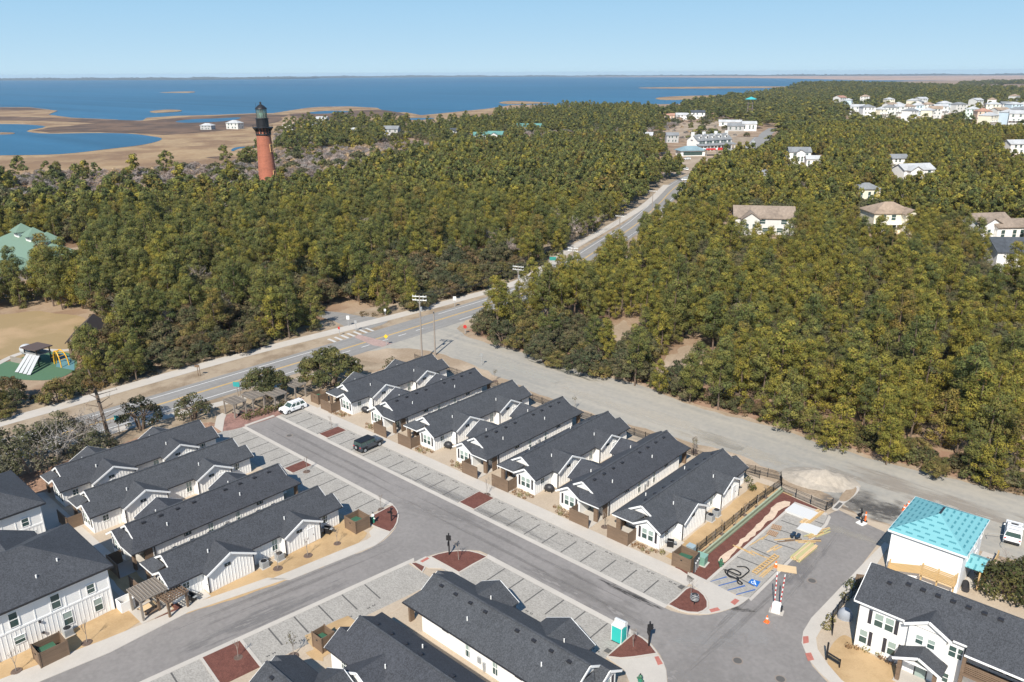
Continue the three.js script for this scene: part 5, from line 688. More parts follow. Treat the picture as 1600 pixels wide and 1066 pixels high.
// ---------------------------------------------------------------- vehicles (local: nose towards -z, i.e. towards greater depth)
function vehicle(name, label, at, turn, o) {
  const t = thing(name, label, o.cat ?? 'car', at, turn), W = o.w / 2, Lh = o.l / 2, body = mb();
  // body: side profile with wheel arches, swept across the width with a slight tumble-home
  const sill = o.clear, belt = o.belt, hood = o.hood;
  const prof = [[-Lh, sill + 0.12], [-Lh + 0.05, hood - 0.18], [-Lh + 0.22, hood], [o.cowl, hood + 0.06], [o.cowl + 0.15, belt], [Lh - 0.12, belt], [Lh, belt - 0.25], [Lh, sill + 0.1], [Lh - 0.15, sill]];
  const arch = (c) => { const a = []; for (let i = 0; i <= 8; i++) { const q = Math.PI * i / 8; a.push([c + Math.cos(q) * (o.wr + 0.08), Math.max(sill, o.wr + Math.sin(q) * (o.wr + 0.07))]); } return a; };
  const full = [...prof, ...arch(o.axle[1]), ...arch(o.axle[0]), [-Lh + 0.15, sill]];
  const sh = new THREE.Shape(full.map(([z, y]) => new THREE.Vector2(z, y))), eg = new THREE.ExtrudeGeometry(sh, { depth: o.w - 0.16, bevelEnabled: true, bevelThickness: 0.08, bevelSize: 0.05, bevelSegments: 2 });
  eg.rotateY(-Math.PI / 2).translate(W - 0.08, 0, 0); part(t, 'body', eg, o.paint);
  // cabin
  const [c0, c1, r0, r1] = o.cabin, rw = W - o.tumble, ht = o.h, bw = W - 0.05, q = (s, z, y, w) => [s * w, y, z];
  const roofH = 0.07, cab = mb();
  const A = (z, y, w) => [[-w, y, z], [w, y, z]];
  const [bl, brr] = A(c0, belt - 0.02, bw), [tl, tr] = A(r0, ht - roofH, rw), [tl2, tr2] = A(r1, ht - roofH, rw), [bl2, br2] = A(c1, belt - 0.02, bw);
  cab.poly(bl, brr, tr, tl).poly(br2, bl2, tl2, tr2).poly(bl2, bl, tl, tl2).poly(brr, br2, tr2, tr); part(t, 'window_band', cab, M.glass);
  part(t, 'roof', new THREE.BoxGeometry(rw * 2 + 0.04, roofH * 1.6, r1 - r0 + 0.12).translate(0, ht - roofH * 0.4, (r0 + r1) / 2), o.roof ?? o.paint);
  const pl = mb(); for (const s of [-1, 1]) { const lerp = (a, b, k) => a.map((v, i) => v + (b[i] - v) * k); for (const k of o.pillars) { const b = lerp(s < 0 ? bl : brr, s < 0 ? bl2 : br2, k), u = lerp(s < 0 ? tl : tr, s < 0 ? tl2 : tr2, k); b[0] += s * 0.012; u[0] += s * 0.012; pl.beam(b, u, 0.06, 0.1); } } part(t, 'pillar', pl, o.paint);
  for (const s of [-1, 1]) { part(t, 'door_panel', mb().box(s * (W - 0.02), sill + 0.15, o.axle[0] + 0.55, s * (W + 0.012), belt - 0.08, (o.axle[0] + o.axle[1]) / 2 + 0.08), o.paint); part(t, 'door_panel', mb().box(s * (W - 0.02), sill + 0.15, (o.axle[0] + o.axle[1]) / 2 + 0.12, s * (W + 0.012), belt - 0.08, o.axle[1] - 0.35), o.paint);
    part(t, 'mirror', mb().box(s * W, belt, c0 + 0.35, s * (W + 0.2), belt + 0.16, c0 + 0.5), o.roof ?? o.paint);
    part(t, 'headlight', mb().box(s * (W - 0.42), hood - 0.24, -Lh - 0.035, s * (W - 0.12), hood - 0.08, -Lh + 0.12), plain(0.7, 0.72, 0.75, 0.15)); part(t, 'tail_light', mb().box(s * (W - 0.3), belt - 0.35, Lh - 0.1, s * (W - 0.06), belt - 0.08, Lh + 0.045), M.red);
    part(t, 'sill_trim', mb().box(s * (W - 0.05), sill, o.axle[0] + 0.45, s * (W + 0.02), sill + 0.14, o.axle[1] - 0.45), M.dark); }
  part(t, 'grille', mb().box(-W + 0.45, hood - 0.42, -Lh - 0.03, W - 0.45, hood - 0.14, -Lh + 0.1), M.dark); part(t, 'bumper', mb().box(-W + 0.1, sill + 0.05, -Lh - 0.06, W - 0.1, sill + 0.28, -Lh + 0.1), o.bumper ?? M.dark); part(t, 'bumper', mb().box(-W + 0.1, sill + 0.05, Lh - 0.1, W - 0.1, sill + 0.28, Lh + 0.07), o.bumper ?? M.dark);
  for (const z of o.axle) for (const s of [-1, 1]) { const wh = part(t, 'wheel', new THREE.CylinderGeometry(o.wr, o.wr, 0.24, 20).rotateZ(Math.PI / 2), M.tyre); wh.position.set(s * (W - 0.1), o.wr, z); part(wh, 'rim', new THREE.CylinderGeometry(o.wr * 0.62, o.wr * 0.62, 0.26, 10).rotateZ(Math.PI / 2), M.metal); }
  if (o.extra) o.extra(t, { W, Lh, ht, belt });
  return t;
}
const whiteCar = new THREE.MeshPhysicalMaterial({ color: 0xf0f1f2, roughness: 0.35, clearcoat: 0.6, clearcoatRoughness: 0.1 }), greyCar = new THREE.MeshPhysicalMaterial({ roughness: 0.35, clearcoat: 0.6, clearcoatRoughness: 0.1 }); greyCar.color.setRGB(0.05, 0.06, 0.075);
const suv = (label, at, turn) => vehicle('white_car', label, at, turn, { l: 4.6, w: 1.86, h: 1.68, clear: 0.28, belt: 1.02, hood: 0.96, cowl: -1.15, cabin: [-1.15, 2.15, -0.45, 1.75], tumble: 0.22, axle: [-1.38, 1.34], wr: 0.36, pillars: [0, 0.36, 0.66, 1], paint: whiteCar, extra: (t, { W, ht }) => { for (const s of [-1, 1]) part(t, 'roof_rail', mb().box(s * (W - 0.34), ht + 0.02, -0.3, s * (W - 0.3), ht + 0.07, 1.6), M.dark); } });
suv('white compact SUV parked nose to the street in the first bay by the mulch bed', [-114.76,69.14], PI + 0.03);
vehicle('dark_offroad_car', 'dark grey boxy offroad car with black top and spare wheel', [-93.08,68.78], 0.04, { l: 4.6, w: 1.88, h: 1.86, clear: 0.42, belt: 1.2, hood: 1.16, cowl: -0.75, cabin: [-0.85, 2.2, -0.55, 2.1], tumble: 0.14, axle: [-1.45, 1.5], wr: 0.41, pillars: [0, 0.3, 0.62, 1], paint: greyCar, roof: M.black, extra: (t, { W, Lh }) => { const s = part(t, 'spare_wheel', new THREE.CylinderGeometry(0.4, 0.4, 0.24, 20).rotateX(PI / 2).translate(0.1, 1.05, Lh + 0.16), M.tyre); part(s, 'rim', new THREE.CylinderGeometry(0.22, 0.22, 0.26, 12).rotateX(PI / 2).translate(0.1, 1.05, Lh + 0.17), M.metal); for (const k of [-1, 1]) for (const z of [-1.45, 1.5]) part(t, 'fender', mb().box(k * (W - 0.1), 0.86, z - 0.52, k * (W + 0.1), 0.94, z + 0.52), M.black); } });
vehicle('white_utility_car', 'white four wheel drive with roof rails on the dirt beyond the unfinished house', [-11.75,107.08], 0.14, { l: 4.9, w: 1.9, h: 1.82, clear: 0.38, belt: 1.12, hood: 1.08, cowl: -1.0, cabin: [-1.05, 2.3, -0.5, 2.1], tumble: 0.2, axle: [-1.5, 1.45], wr: 0.4, pillars: [0, 0.34, 0.64, 1], paint: whiteCar, extra: (t, { W, ht, Lh }) => { for (const z of [-0.2, 0.7, 1.6]) part(t, 'roof_bar', mb().box(-W + 0.25, ht + 0.05, z - 0.05, W - 0.25, ht + 0.12, z + 0.05), M.metal); part(t, 'sunroof', mb().box(-0.4, ht + 0.03, -0.35, 0.4, ht + 0.05, 0.2), M.dark); } });
{ const c0 = suv('pale car on the village road near the inn', [-223.91,387.91], 2.5); for (const [p, a, l] of [[[-248.78,431.07], 2.2, 'pale car at the village entrance past the road bend'], [[-285.4,556.7], 1.2, 'pale car in front of the inn'], [[-289.26,514.91], 1.0, 'white car under the filling station canopy'], [[-306.7,638.3], 2.4, 'pale car on the village road beyond the inn'], [[-279.22,484.83], 0.4, 'white car in the lot before the filling station']]) { const c = copyOf(c0, p, a, l); } }
// ---------------------------------------------------------------- street furniture
function trashEnclosure(label, at, turn, w = 2.2, d = 2.4) {
  const t = thing('trash_enclosure', label, 'enclosure', at, turn), h = 1.85;
  for (const [x0, z0, x1, z1] of [[-w / 2, -d / 2, w / 2, -d / 2], [-w / 2, d / 2, w / 2, d / 2], [-w / 2, -d / 2, -w / 2, d / 2], [w / 2, -d / 2, w / 2, d / 2]]) { const m = mb(); for (let k = 0; k < 12; k++) m.beam([x0, 0.12 + k * 0.15, z0], [x1, 0.12 + k * 0.15, z1], 0.05, 0.138); part(t, 'side_panel', m, M.brownWood); }
  for (const x of [-1, 1]) for (const z of [-1, 1]) part(t, 'post', mb().box(x * w / 2 - 0.07, 0, z * d / 2 - 0.07, x * w / 2 + 0.07, h + 0.04, z * d / 2 + 0.07), M.brownWood);
  part(t, 'bin_lid', mb().slab([[-w * 0.36, -d * 0.38], [w * 0.3, -d * 0.38], [w * 0.3, d * 0.2], [-w * 0.36, d * 0.2]], (x) => 1.35 + x * 0.12, 0.1), M.green); part(t, 'bin', mb().box(-w * 0.34, 0, -d * 0.18, w * 0.28, 1.2, d * 0.36), M.green); part(t, 'latch', mb().box(-0.12, 1.2, d / 2 + 0.03, 0.12, 1.32, d / 2 + 0.07), M.black);
  return t;
}
trashEnclosure('brown board trash enclosure on the straw strip beside the batten block', [-79.2, 17.5], 0, 2.0, 2.6);
trashEnclosure('brown trash enclosure at the street corner beside the rounded mulch island', [-75.53,53.17], 0, 2.2, 2.2);
trashEnclosure('brown trash enclosure with meters beside the sage retaining wall', [-39.45,74.14], 0, 2.4, 2.0);
trashEnclosure('brown trash enclosure behind the white car near the big oak', [-114.6, 74.6], 0, 2.2, 2.0);
trashEnclosure('brown trash enclosure between the bays and the middle bottom roof', [-59.9, 36.9], 0, 1.6, 1.5);
{ const t = thing('meter_board', 'row of grey electric meters on a dark board by the enclosure', 'meter board', [-38.05,74.22], 0.2); part(t, 'board', mb().box(-0.06, 0, -0.9, 0.06, 1.9, 0.9), M.dark); for (let k = 0; k < 3; k++) part(t, 'meter', new THREE.CylinderGeometry(0.16, 0.16, 0.16, 12).rotateZ(PI / 2).translate(0.12, 1.3, -0.55 + k * 0.55), M.metal); for (let k = 0; k < 3; k++) part(t, 'conduit', mb().box(0.05, 0, -0.6 + k * 0.55, 0.13, 1.1, -0.5 + k * 0.55), M.metal); }
{ const t = thing('transformer_box', 'mint green transformer box beside the meters', 'utility box', [-38.25,75.80], 0.1); part(t, 'casing', mb().box(-0.6, 0.1, -0.5, 0.6, 1.15, 0.5), plain(0.17, 0.32, 0.25, 0.5)); part(t, 'lid', mb().box(-0.64, 1.15, -0.54, 0.64, 1.24, 0.54), plain(0.22, 0.38, 0.31, 0.5)); part(t, 'pad', mb().box(-0.8, 0, -0.7, 0.8, 0.1, 0.7), M.concrete);
  const b = thing('utility_box', 'pale blue grey utility box behind the enclosure with meters', 'utility box', [-40.16,76.67], 0); part(b, 'casing', mb().box(-0.45, 0.05, -0.4, 0.45, 1.2, 0.4), plain(0.26, 0.34, 0.37, 0.5)); part(b, 'lid', mb().box(-0.5, 1.2, -0.45, 0.5, 1.28, 0.45), plain(0.32, 0.40, 0.43, 0.5)); }
function standpipe(label, at, h, c1, c2) { const t = thing('standpipe', label, 'standpipe', at); part(t, 'barrel', new THREE.CylinderGeometry(0.17, 0.2, h * 0.7, 12).translate(0, h * 0.35, 0), c1); part(t, 'collar', new THREE.CylinderGeometry(0.25, 0.25, 0.1, 12).translate(0, h * 0.45, 0), c1); part(t, 'bonnet', new THREE.SphereGeometry(0.2, 12, 8).scale(1, 1.3, 1).translate(0, h * 0.72, 0), c2); for (const s of [-1, 1]) part(t, 'nozzle', new THREE.CylinderGeometry(0.09, 0.09, 0.2, 8).rotateZ(PI / 2).translate(s * 0.26, h * 0.5, 0), c2); part(t, 'stem', mb().box(-0.05, h * 0.8, -0.05, 0.05, h, 0.05), M.dark); return t; }
standpipe('green and white hydrant on the mulch by the corner trash enclosure', [-74.86,55.22], 1.7, plain(0.03, 0.25, 0.16, 0.5), M.whitePaint); standpipe('dark green hydrant at the end of the pale sand strip', [-36.13,76.71], 1.25, M.green, M.green); standpipe('green hydrant on the walk at the bottom edge', [-32.61,54.07], 1.3, plain(0.03, 0.2, 0.13, 0.5), M.green);
function signPost(label, at, turn, kind) {
  const t = thing('sign_post', label, 'sign', at, turn);
  part(t, 'post', mb().box(-0.07, 0, -0.07, 0.07, kind === 'high' ? 3.0 : 2.1, 0.07), M.black);
  if (kind === 'high') { part(t, 'panel', mb().box(-0.3, 2.2, 0.08, 0.3, 2.9, 0.13), M.black); part(t, 'panel', mb().box(-0.12, 1.45, -0.45, -0.08, 2.0, 0.3), M.dark); part(t, 'finial', new THREE.SphereGeometry(0.1, 8, 6).translate(0, 3.08, 0), M.black); }
  else if (kind === 'wide') { part(t, 'rail', mb().box(-0.05, 0.85, -0.05, 1.5, 1.0, 0.05), M.black); part(t, 'rail', mb().box(-0.05, 0.45, -0.05, 1.5, 0.58, 0.05), M.black); part(t, 'post', mb().box(1.4, 0, -0.05, 1.5, 1.05, 0.05), M.black); }
  else { part(t, 'panel', mb().box(-0.5, 1.3, 0.07, 0.25, 1.55, 0.11), M.black); part(t, 'arm', mb().box(-0.05, 1.7, -0.5, 0.05, 1.8, 0.4), M.black); }
  return t;
}
signPost('black sign post on the mulch island at the middle of the street bend', [-62.10,56.80], 0.6, 'high'); signPost('black sign post with dark panels on the island by the portable toilet', [-34.89,59.15], 0.9, 'high'); signPost('black sign post on the rounded island by the corner enclosure', [-73.39,57.08], 0.4, 'mid'); signPost('low black double rail sign on the corner lawn of the townhouse', [-20.58,69.40], -0.2, 'wide');
{ const t = thing('wrapped_sign', 'low post with bundle wrapped in black straps on the island by the gate', 'wrapped sign', [-34.84,68.21], 0.4); part(t, 'post', mb().box(-0.06, 0, -0.06, 0.06, 0.6, 0.06), M.black); const g = new THREE.SphereGeometry(0.55, 14, 10).scale(0.9, 0.95, 0.6).translate(0, 1.1, 0); part(t, 'bundle', g, M.dark); for (let k = 0; k < 4; k++) part(t, 'strap', new THREE.TorusGeometry(0.52 - Math.abs(k - 1.5) * 0.06, 0.04, 6, 20).rotateX(PI / 2).scale(0.95, 1, 0.68).translate(0, 0.8 + k * 0.2, 0), M.metal); }
{ // barrier gate: cabinet and two raised red and white arms
  const t = thing('barrier_gate', 'white barrier cabinet with two raised red striped arms', 'barrier', [-27.61,73.19], 0.25); part(t, 'cabinet', mb().box(-0.45, 0, -0.33, 0.45, 1.0, 0.33).box(-0.25, 1.0, -0.3, 0.4, 1.15, 0.3), M.whitePaint); part(t, 'door', mb().box(-0.48, 0.2, -0.2, -0.445, 0.9, 0.3), M.red); part(t, 'motor', mb().box(0.45, 0.4, -0.22, 0.65, 0.85, 0.22), M.dark); part(t, 'pad', mb().box(-0.7, 0, -0.5, 0.8, 0.06, 0.5), M.concrete);
  for (const [x, q] of [[-0.25, -0.12], [0.35, 0.12]]) { const a = part(t, 'arm', mb().beam([x, 1.0, 0], [x + q, 4.8, -0.2], 0.075, 0.09), M.whitePaint); for (let k = 0; k < 6; k++) { const f = (s) => [x + q * s, 1.0 + 3.8 * s, -0.2 * s]; part(a, 'stripe', mb().beam(f(0.1 + k * 0.15), f(0.17 + k * 0.15), 0.085, 0.1), M.red); } } }
{ const t = thing('wrapped_reader', 'black bent entry reader on a white pad with an orange delineator', 'entry reader', [-27.10,97.62], -0.3); part(t, 'pad', mb().box(-0.5, 0, -0.5, 0.5, 0.15, 0.5), M.whitePaint); part(t, 'stand', mb().path([[0, 0.15, 0], [0.05, 0.9, 0], [-0.35, 1.1, 0], [-0.1, 1.7, 0], [-0.35, 2.2, 0]], 0.13, 8), M.black); part(t, 'head', mb().box(-0.6, 0.95, -0.2, -0.2, 1.25, 0.2), M.black); }
{ const t = thing('delineator', 'tall orange delineator post beside the black entry reader', 'delineator', [-26.95,98.54]); part(t, 'tube', new THREE.CylinderGeometry(0.09, 0.12, 1.3, 10).translate(0, 0.75, 0), M.orange); part(t, 'base', new THREE.CylinderGeometry(0.25, 0.3, 0.1, 12).translate(0, 0.05, 0), M.black); part(t, 'band', new THREE.CylinderGeometry(0.105, 0.11, 0.15, 10).translate(0, 1.0, 0), M.whitePaint); }
function cone(label, at) { return place('cone', () => { const t = thing('traffic_cone', '', 'traffic cone', [0, 0]); part(t, 'shell', new THREE.CylinderGeometry(0.05, 0.24, 0.85, 14).translate(0, 0.46, 0), M.orange); part(t, 'foot', mb().box(-0.28, 0, -0.28, 0.28, 0.05, 0.28), M.orange); part(t, 'band', new THREE.CylinderGeometry(0.11, 0.155, 0.16, 14).translate(0, 0.56, 0), plain(0.75, 0.7, 0.66)); return t; }, at, 0, label); }
cone('orange cone on the asphalt in front of the barrier cabinet', [-27.59,70.87]); cone('orange cone standing among the lumber', [-31.22,80.98]); cone('orange cone beside the turquoise roof, nearer the road', [-24.03,104.75]); cone('orange cone beside the turquoise roof, nearer the dark stain', [-23.92,106.17]);
{ // portable toilet
  const t = thing('portable_toilet', 'turquoise portable toilet with white roof on the last bay', 'portable toilet', [-37.81,58.00], 0.08), tq = plain(0.03, 0.47, 0.42, 0.5); part(t, 'cabin', mb().box(-0.58, 0.12, -0.58, 0.58, 2.0, 0.58), tq); part(t, 'skid', mb().box(-0.62, 0, -0.62, 0.62, 0.12, 0.62), M.dark);
  const g = new THREE.CylinderGeometry(0.62, 0.62, 1.24, 16, 1, false, 0, PI).rotateZ(PI / 2).rotateX(-PI / 2).scale(1, 0.62, 1).translate(0, 2.0, 0); part(t, 'roof', g, plain(0.78, 0.78, 0.76, 0.5)); part(t, 'roof_edge', mb().box(-0.63, 1.94, -0.63, 0.63, 2.03, 0.63), plain(0.78, 0.78, 0.76, 0.5));
  const d = part(t, 'door', mb().box(0.58, 0.2, -0.42, 0.61, 1.9, 0.42), plain(0.02, 0.42, 0.39, 0.5)); part(d, 'rib', mb().box(0.61, 0.3, -0.3, 0.63, 1.0, 0.3).box(0.61, 1.1, -0.3, 0.63, 1.8, 0.3), tq); for (const x of [-0.58, 0.58]) for (const z of [-0.58, 0.58]) part(t, 'corner_post', mb().box(x - 0.03, 0.12, z - 0.03, x + 0.03, 2.0, z + 0.03), M.whitePaint); }
// pergolas
function pergola(label, at, turn, w, d, h, sl, nx, m) { const t = thing('pergola', label, 'pergola', at, turn); for (const x of [-w / 2 + 0.2, w / 2 - 0.2]) for (const z of [-d / 2 + 0.2, d / 2 - 0.2]) part(t, 'post', mb().box(x - 0.11, 0, z - 0.11, x + 0.11, h, z + 0.11), m); for (const z of [-d / 2 + 0.2, d / 2 - 0.2]) part(t, 'beam', mb().box(-w / 2, h - 0.15, z - 0.06, w / 2, h + 0.08, z + 0.06), m); for (let k = 0; k <= sl; k++) { const x = -w / 2 + w * k / sl; part(t, 'slat', mb().box(x - 0.045, h + 0.08, -d / 2, x + 0.045, h + 0.24, d / 2), m); } for (let k = 0; k <= nx; k++) { const z = -d / 2 + d * k / nx; part(t, 'cross_slat', mb().box(-w / 2, h + 0.24, z - 0.045, w / 2, h + 0.3, z + 0.045), m); } return t; }
{ const t = pergola('lower tilted lattice awning beside the pergola at the lower street', [-77.4, 29.4], 0.12, 2.4, 2.6, 1.9, 6, 8, M.brownWood); }
pergola('weathered pergola with lattice roof over the table at the lower street', [-79.2, 27.6], 0, 3.1, 3.1, 2.5, 10, 9, M.greyWood);
{ const t = thing('picnic_table', 'brown picnic table in the shade of the lattice pergola', 'table', [-79.0, 27.4], 0.1); part(t, 'top', mb().box(-0.45, 0.72, -0.9, 0.45, 0.77, 0.9), M.paleWood); for (const s of [-1, 1]) part(t, 'bench', mb().box(s * 0.65, 0.42, -0.9, s * 0.95, 0.47, 0.9), M.brownWood); for (const z of [-0.6, 0.6]) part(t, 'trestle', mb().box(-0.9, 0.35, z - 0.04, 0.9, 0.42, z + 0.04).box(-0.3, 0, z - 0.05, -0.2, 0.72, z + 0.05).box(0.2, 0, z - 0.05, 0.3, 0.72, z + 0.05), M.brownWood); struct('patio', mb().prism([[-80.9, 25.9], [-77.4, 25.9], [-77.4, 29.3], [-80.9, 29.3]], 0, 0.085), M.concrete); struct('mulch_bed', mb().prism([[-77.3, 27.2], [-76.2, 27.4], [-76.3, 30.2], [-78.4, 30.2], [-78.4, 29.5], [-77.3, 29.4]], 0, 0.08), M.mulch); }
const pg = pergola('small grey pergola over a bench, nearest the concrete path', [-120.86,61.64], 0.05, 3.4, 2.6, 2.5, 12, 3, M.greyWood); copyOf(pg, [-118.71,68.20], 0.05, 'small grey pergola over a bench, between two roadside oaks'); copyOf(pg, [-120.64,65.07], 0.05, 'small grey pergola standing behind the two nearer ones'); copyOf(pg, [-119.86,73.09], 0.05, 'small grey pergola half under the big oak');
for (const [p, l] of [[[-120.67,61.62], 'slatted bench under the pergola nearest the concrete path'], [[-118.39,68.10], 'slatted bench under the pergola between two oaks']]) place('bench', () => { const t = thing('bench', '', 'bench', [0, 0]); for (let k = 0; k < 4; k++) part(t, 'slat', mb().box(-0.9, 0.44, -0.25 + k * 0.14, 0.9, 0.48, -0.14 + k * 0.14), M.greyWood); for (let k = 0; k < 3; k++) part(t, 'back_slat', mb().box(-0.9, 0.55 + k * 0.15, -0.3, 0.9, 0.66 + k * 0.15, -0.26), M.greyWood); for (const x of [-0.8, 0.8]) part(t, 'leg', mb().box(x - 0.05, 0, -0.3, x + 0.05, 0.44, 0.25), M.dark); return t; }, p, 0.05, l);
// fences of black pickets, the sage retaining wall
function picketFence(label, pts, h = 1.35, mt = M.black, gap = 0.14) {
  const c = pts[0], t = thing('picket_fence', label, 'fence', c), k = mb(), rl = mb(); for (let i = 0; i < pts.length - 1; i++) { const a = [pts[i][0] - c[0], pts[i][1] - c[1]], b = [pts[i + 1][0] - c[0], pts[i + 1][1] - c[1]], L = Math.hypot(b[0] - a[0], b[1] - a[1]), n = Math.max(1, Math.round(L / 2.2)); for (const y of [0.2, h - 0.08, h - 0.28]) rl.beam([a[0], y, -a[1]], [b[0], y, -b[1]], 0.03, 0.032); for (let s = 0; s <= n; s++) { const f = s / n, x = a[0] + (b[0] - a[0]) * f, z = -(a[1] + (b[1] - a[1]) * f); part(t, 'post', mb().box(x - 0.035, 0, z - 0.035, x + 0.035, h + 0.1, z + 0.035), mt); } const m = Math.round(L / gap); for (let s = 1; s < m; s++) { const f = s / m, x = a[0] + (b[0] - a[0]) * f, z = -(a[1] + (b[1] - a[1]) * f); k.box(x - 0.011, 0.12, z - 0.011, x + 0.011, h, z + 0.011); } } part(t, 'rail', rl, mt); part(t, 'picket', k, mt, 'stuff'); return t;
}
picketFence('long black picket fence between straw lawn and sage retaining wall', [[-39.70,77.24], [-39.57,84.00], [-39.58,93.20], [-39.18,100.17], [-40.01,101.68], [-43.61,101.01], [-45.96,100.51]]); picketFence('black picket fence along the mulch bed below the sand pile', [[-38.53,98.72], [-31.77,97.64], [-31.53,99.18]]); picketFence('black picket fence beside the townhouse left wall', [[-22.12,82.83], [-22.53,79.30], [-22.45,75.64], [-21.53,73.39]]); picketFence('black picket fence along the backs of the northern cottages', [[-112, 100.2], [-42.5, 100.2]], 1.3); picketFence('low black fence around the straw lot by the utility poles', [[-118.6, 100.8], [-112.2, 100.8], [-112.2, 97.6]], 1.2);
{ const t = thing('retaining_wall', 'low sage green retaining wall along the black fence', 'wall', [-38.91,76.63]), a = [-38.91,76.63], b = [-38.63,99.01], sg = mottled([0.22, 0.245, 0.165], 0.3, 4); const d = [b[0] - a[0], b[1] - a[1]]; for (const [o, h] of [[0, 0.5], [0.3, 0.26]]) part(t, 'course', mb().beam([o, h / 2, 0], [d[0] + o, h / 2, -d[1]], 0.24, h), sg); part(t, 'top_board', mb().beam([0.02, 0.53, 0], [d[0] + 0.02, 0.53, -d[1]], 0.2, 0.06), mottled([0.32, 0.36, 0.26], 0.3, 4)); }
// pile of sand
{ const c = [-35.94,105.68], n = 56, m = mb(), f = (x, z) => { const q = Math.max(0, 1 - Math.hypot(x / 5.6, z / 3.6)), k = Math.max(0, 1 - Math.hypot((x - 0.6) / 3.6, (z + 0.2) / 2.6)), e = F4[((Math.round(z * 23) + 2048) % NS) * NS + (Math.round(x * 23) + 2048) % NS] - 0.5; return q <= 0 ? -0.1 : q ** 0.85 * 1.05 + k * 0.95 + e * 0.9 * Math.min(1, q * 3); };
  const S = (i) => (i / n - 0.5) * 12; for (let i = 0; i < n; i++) for (let j = 0; j < n; j++) { const a = [S(i), f(S(i), S(j)), S(j)], b = [S(i + 1), f(S(i + 1), S(j)), S(j)], d = [S(i), f(S(i), S(j + 1)), S(j + 1)], e = [S(i + 1), f(S(i + 1), S(j + 1)), S(j + 1)]; if (Math.max(a[1], b[1], d[1], e[1]) > -0.09) m.poly(a, d, e, b); }
  const o = part(scene, 'sand_pile', m, mottled([0.36, 0.315, 0.26], 0.3, 6)); o.position.set(c[0], 0.03, -c[1]); o.rotation.y = 0.35; tag(o, 'big pale heap of sand on the gravel road', 'sand pile'); }
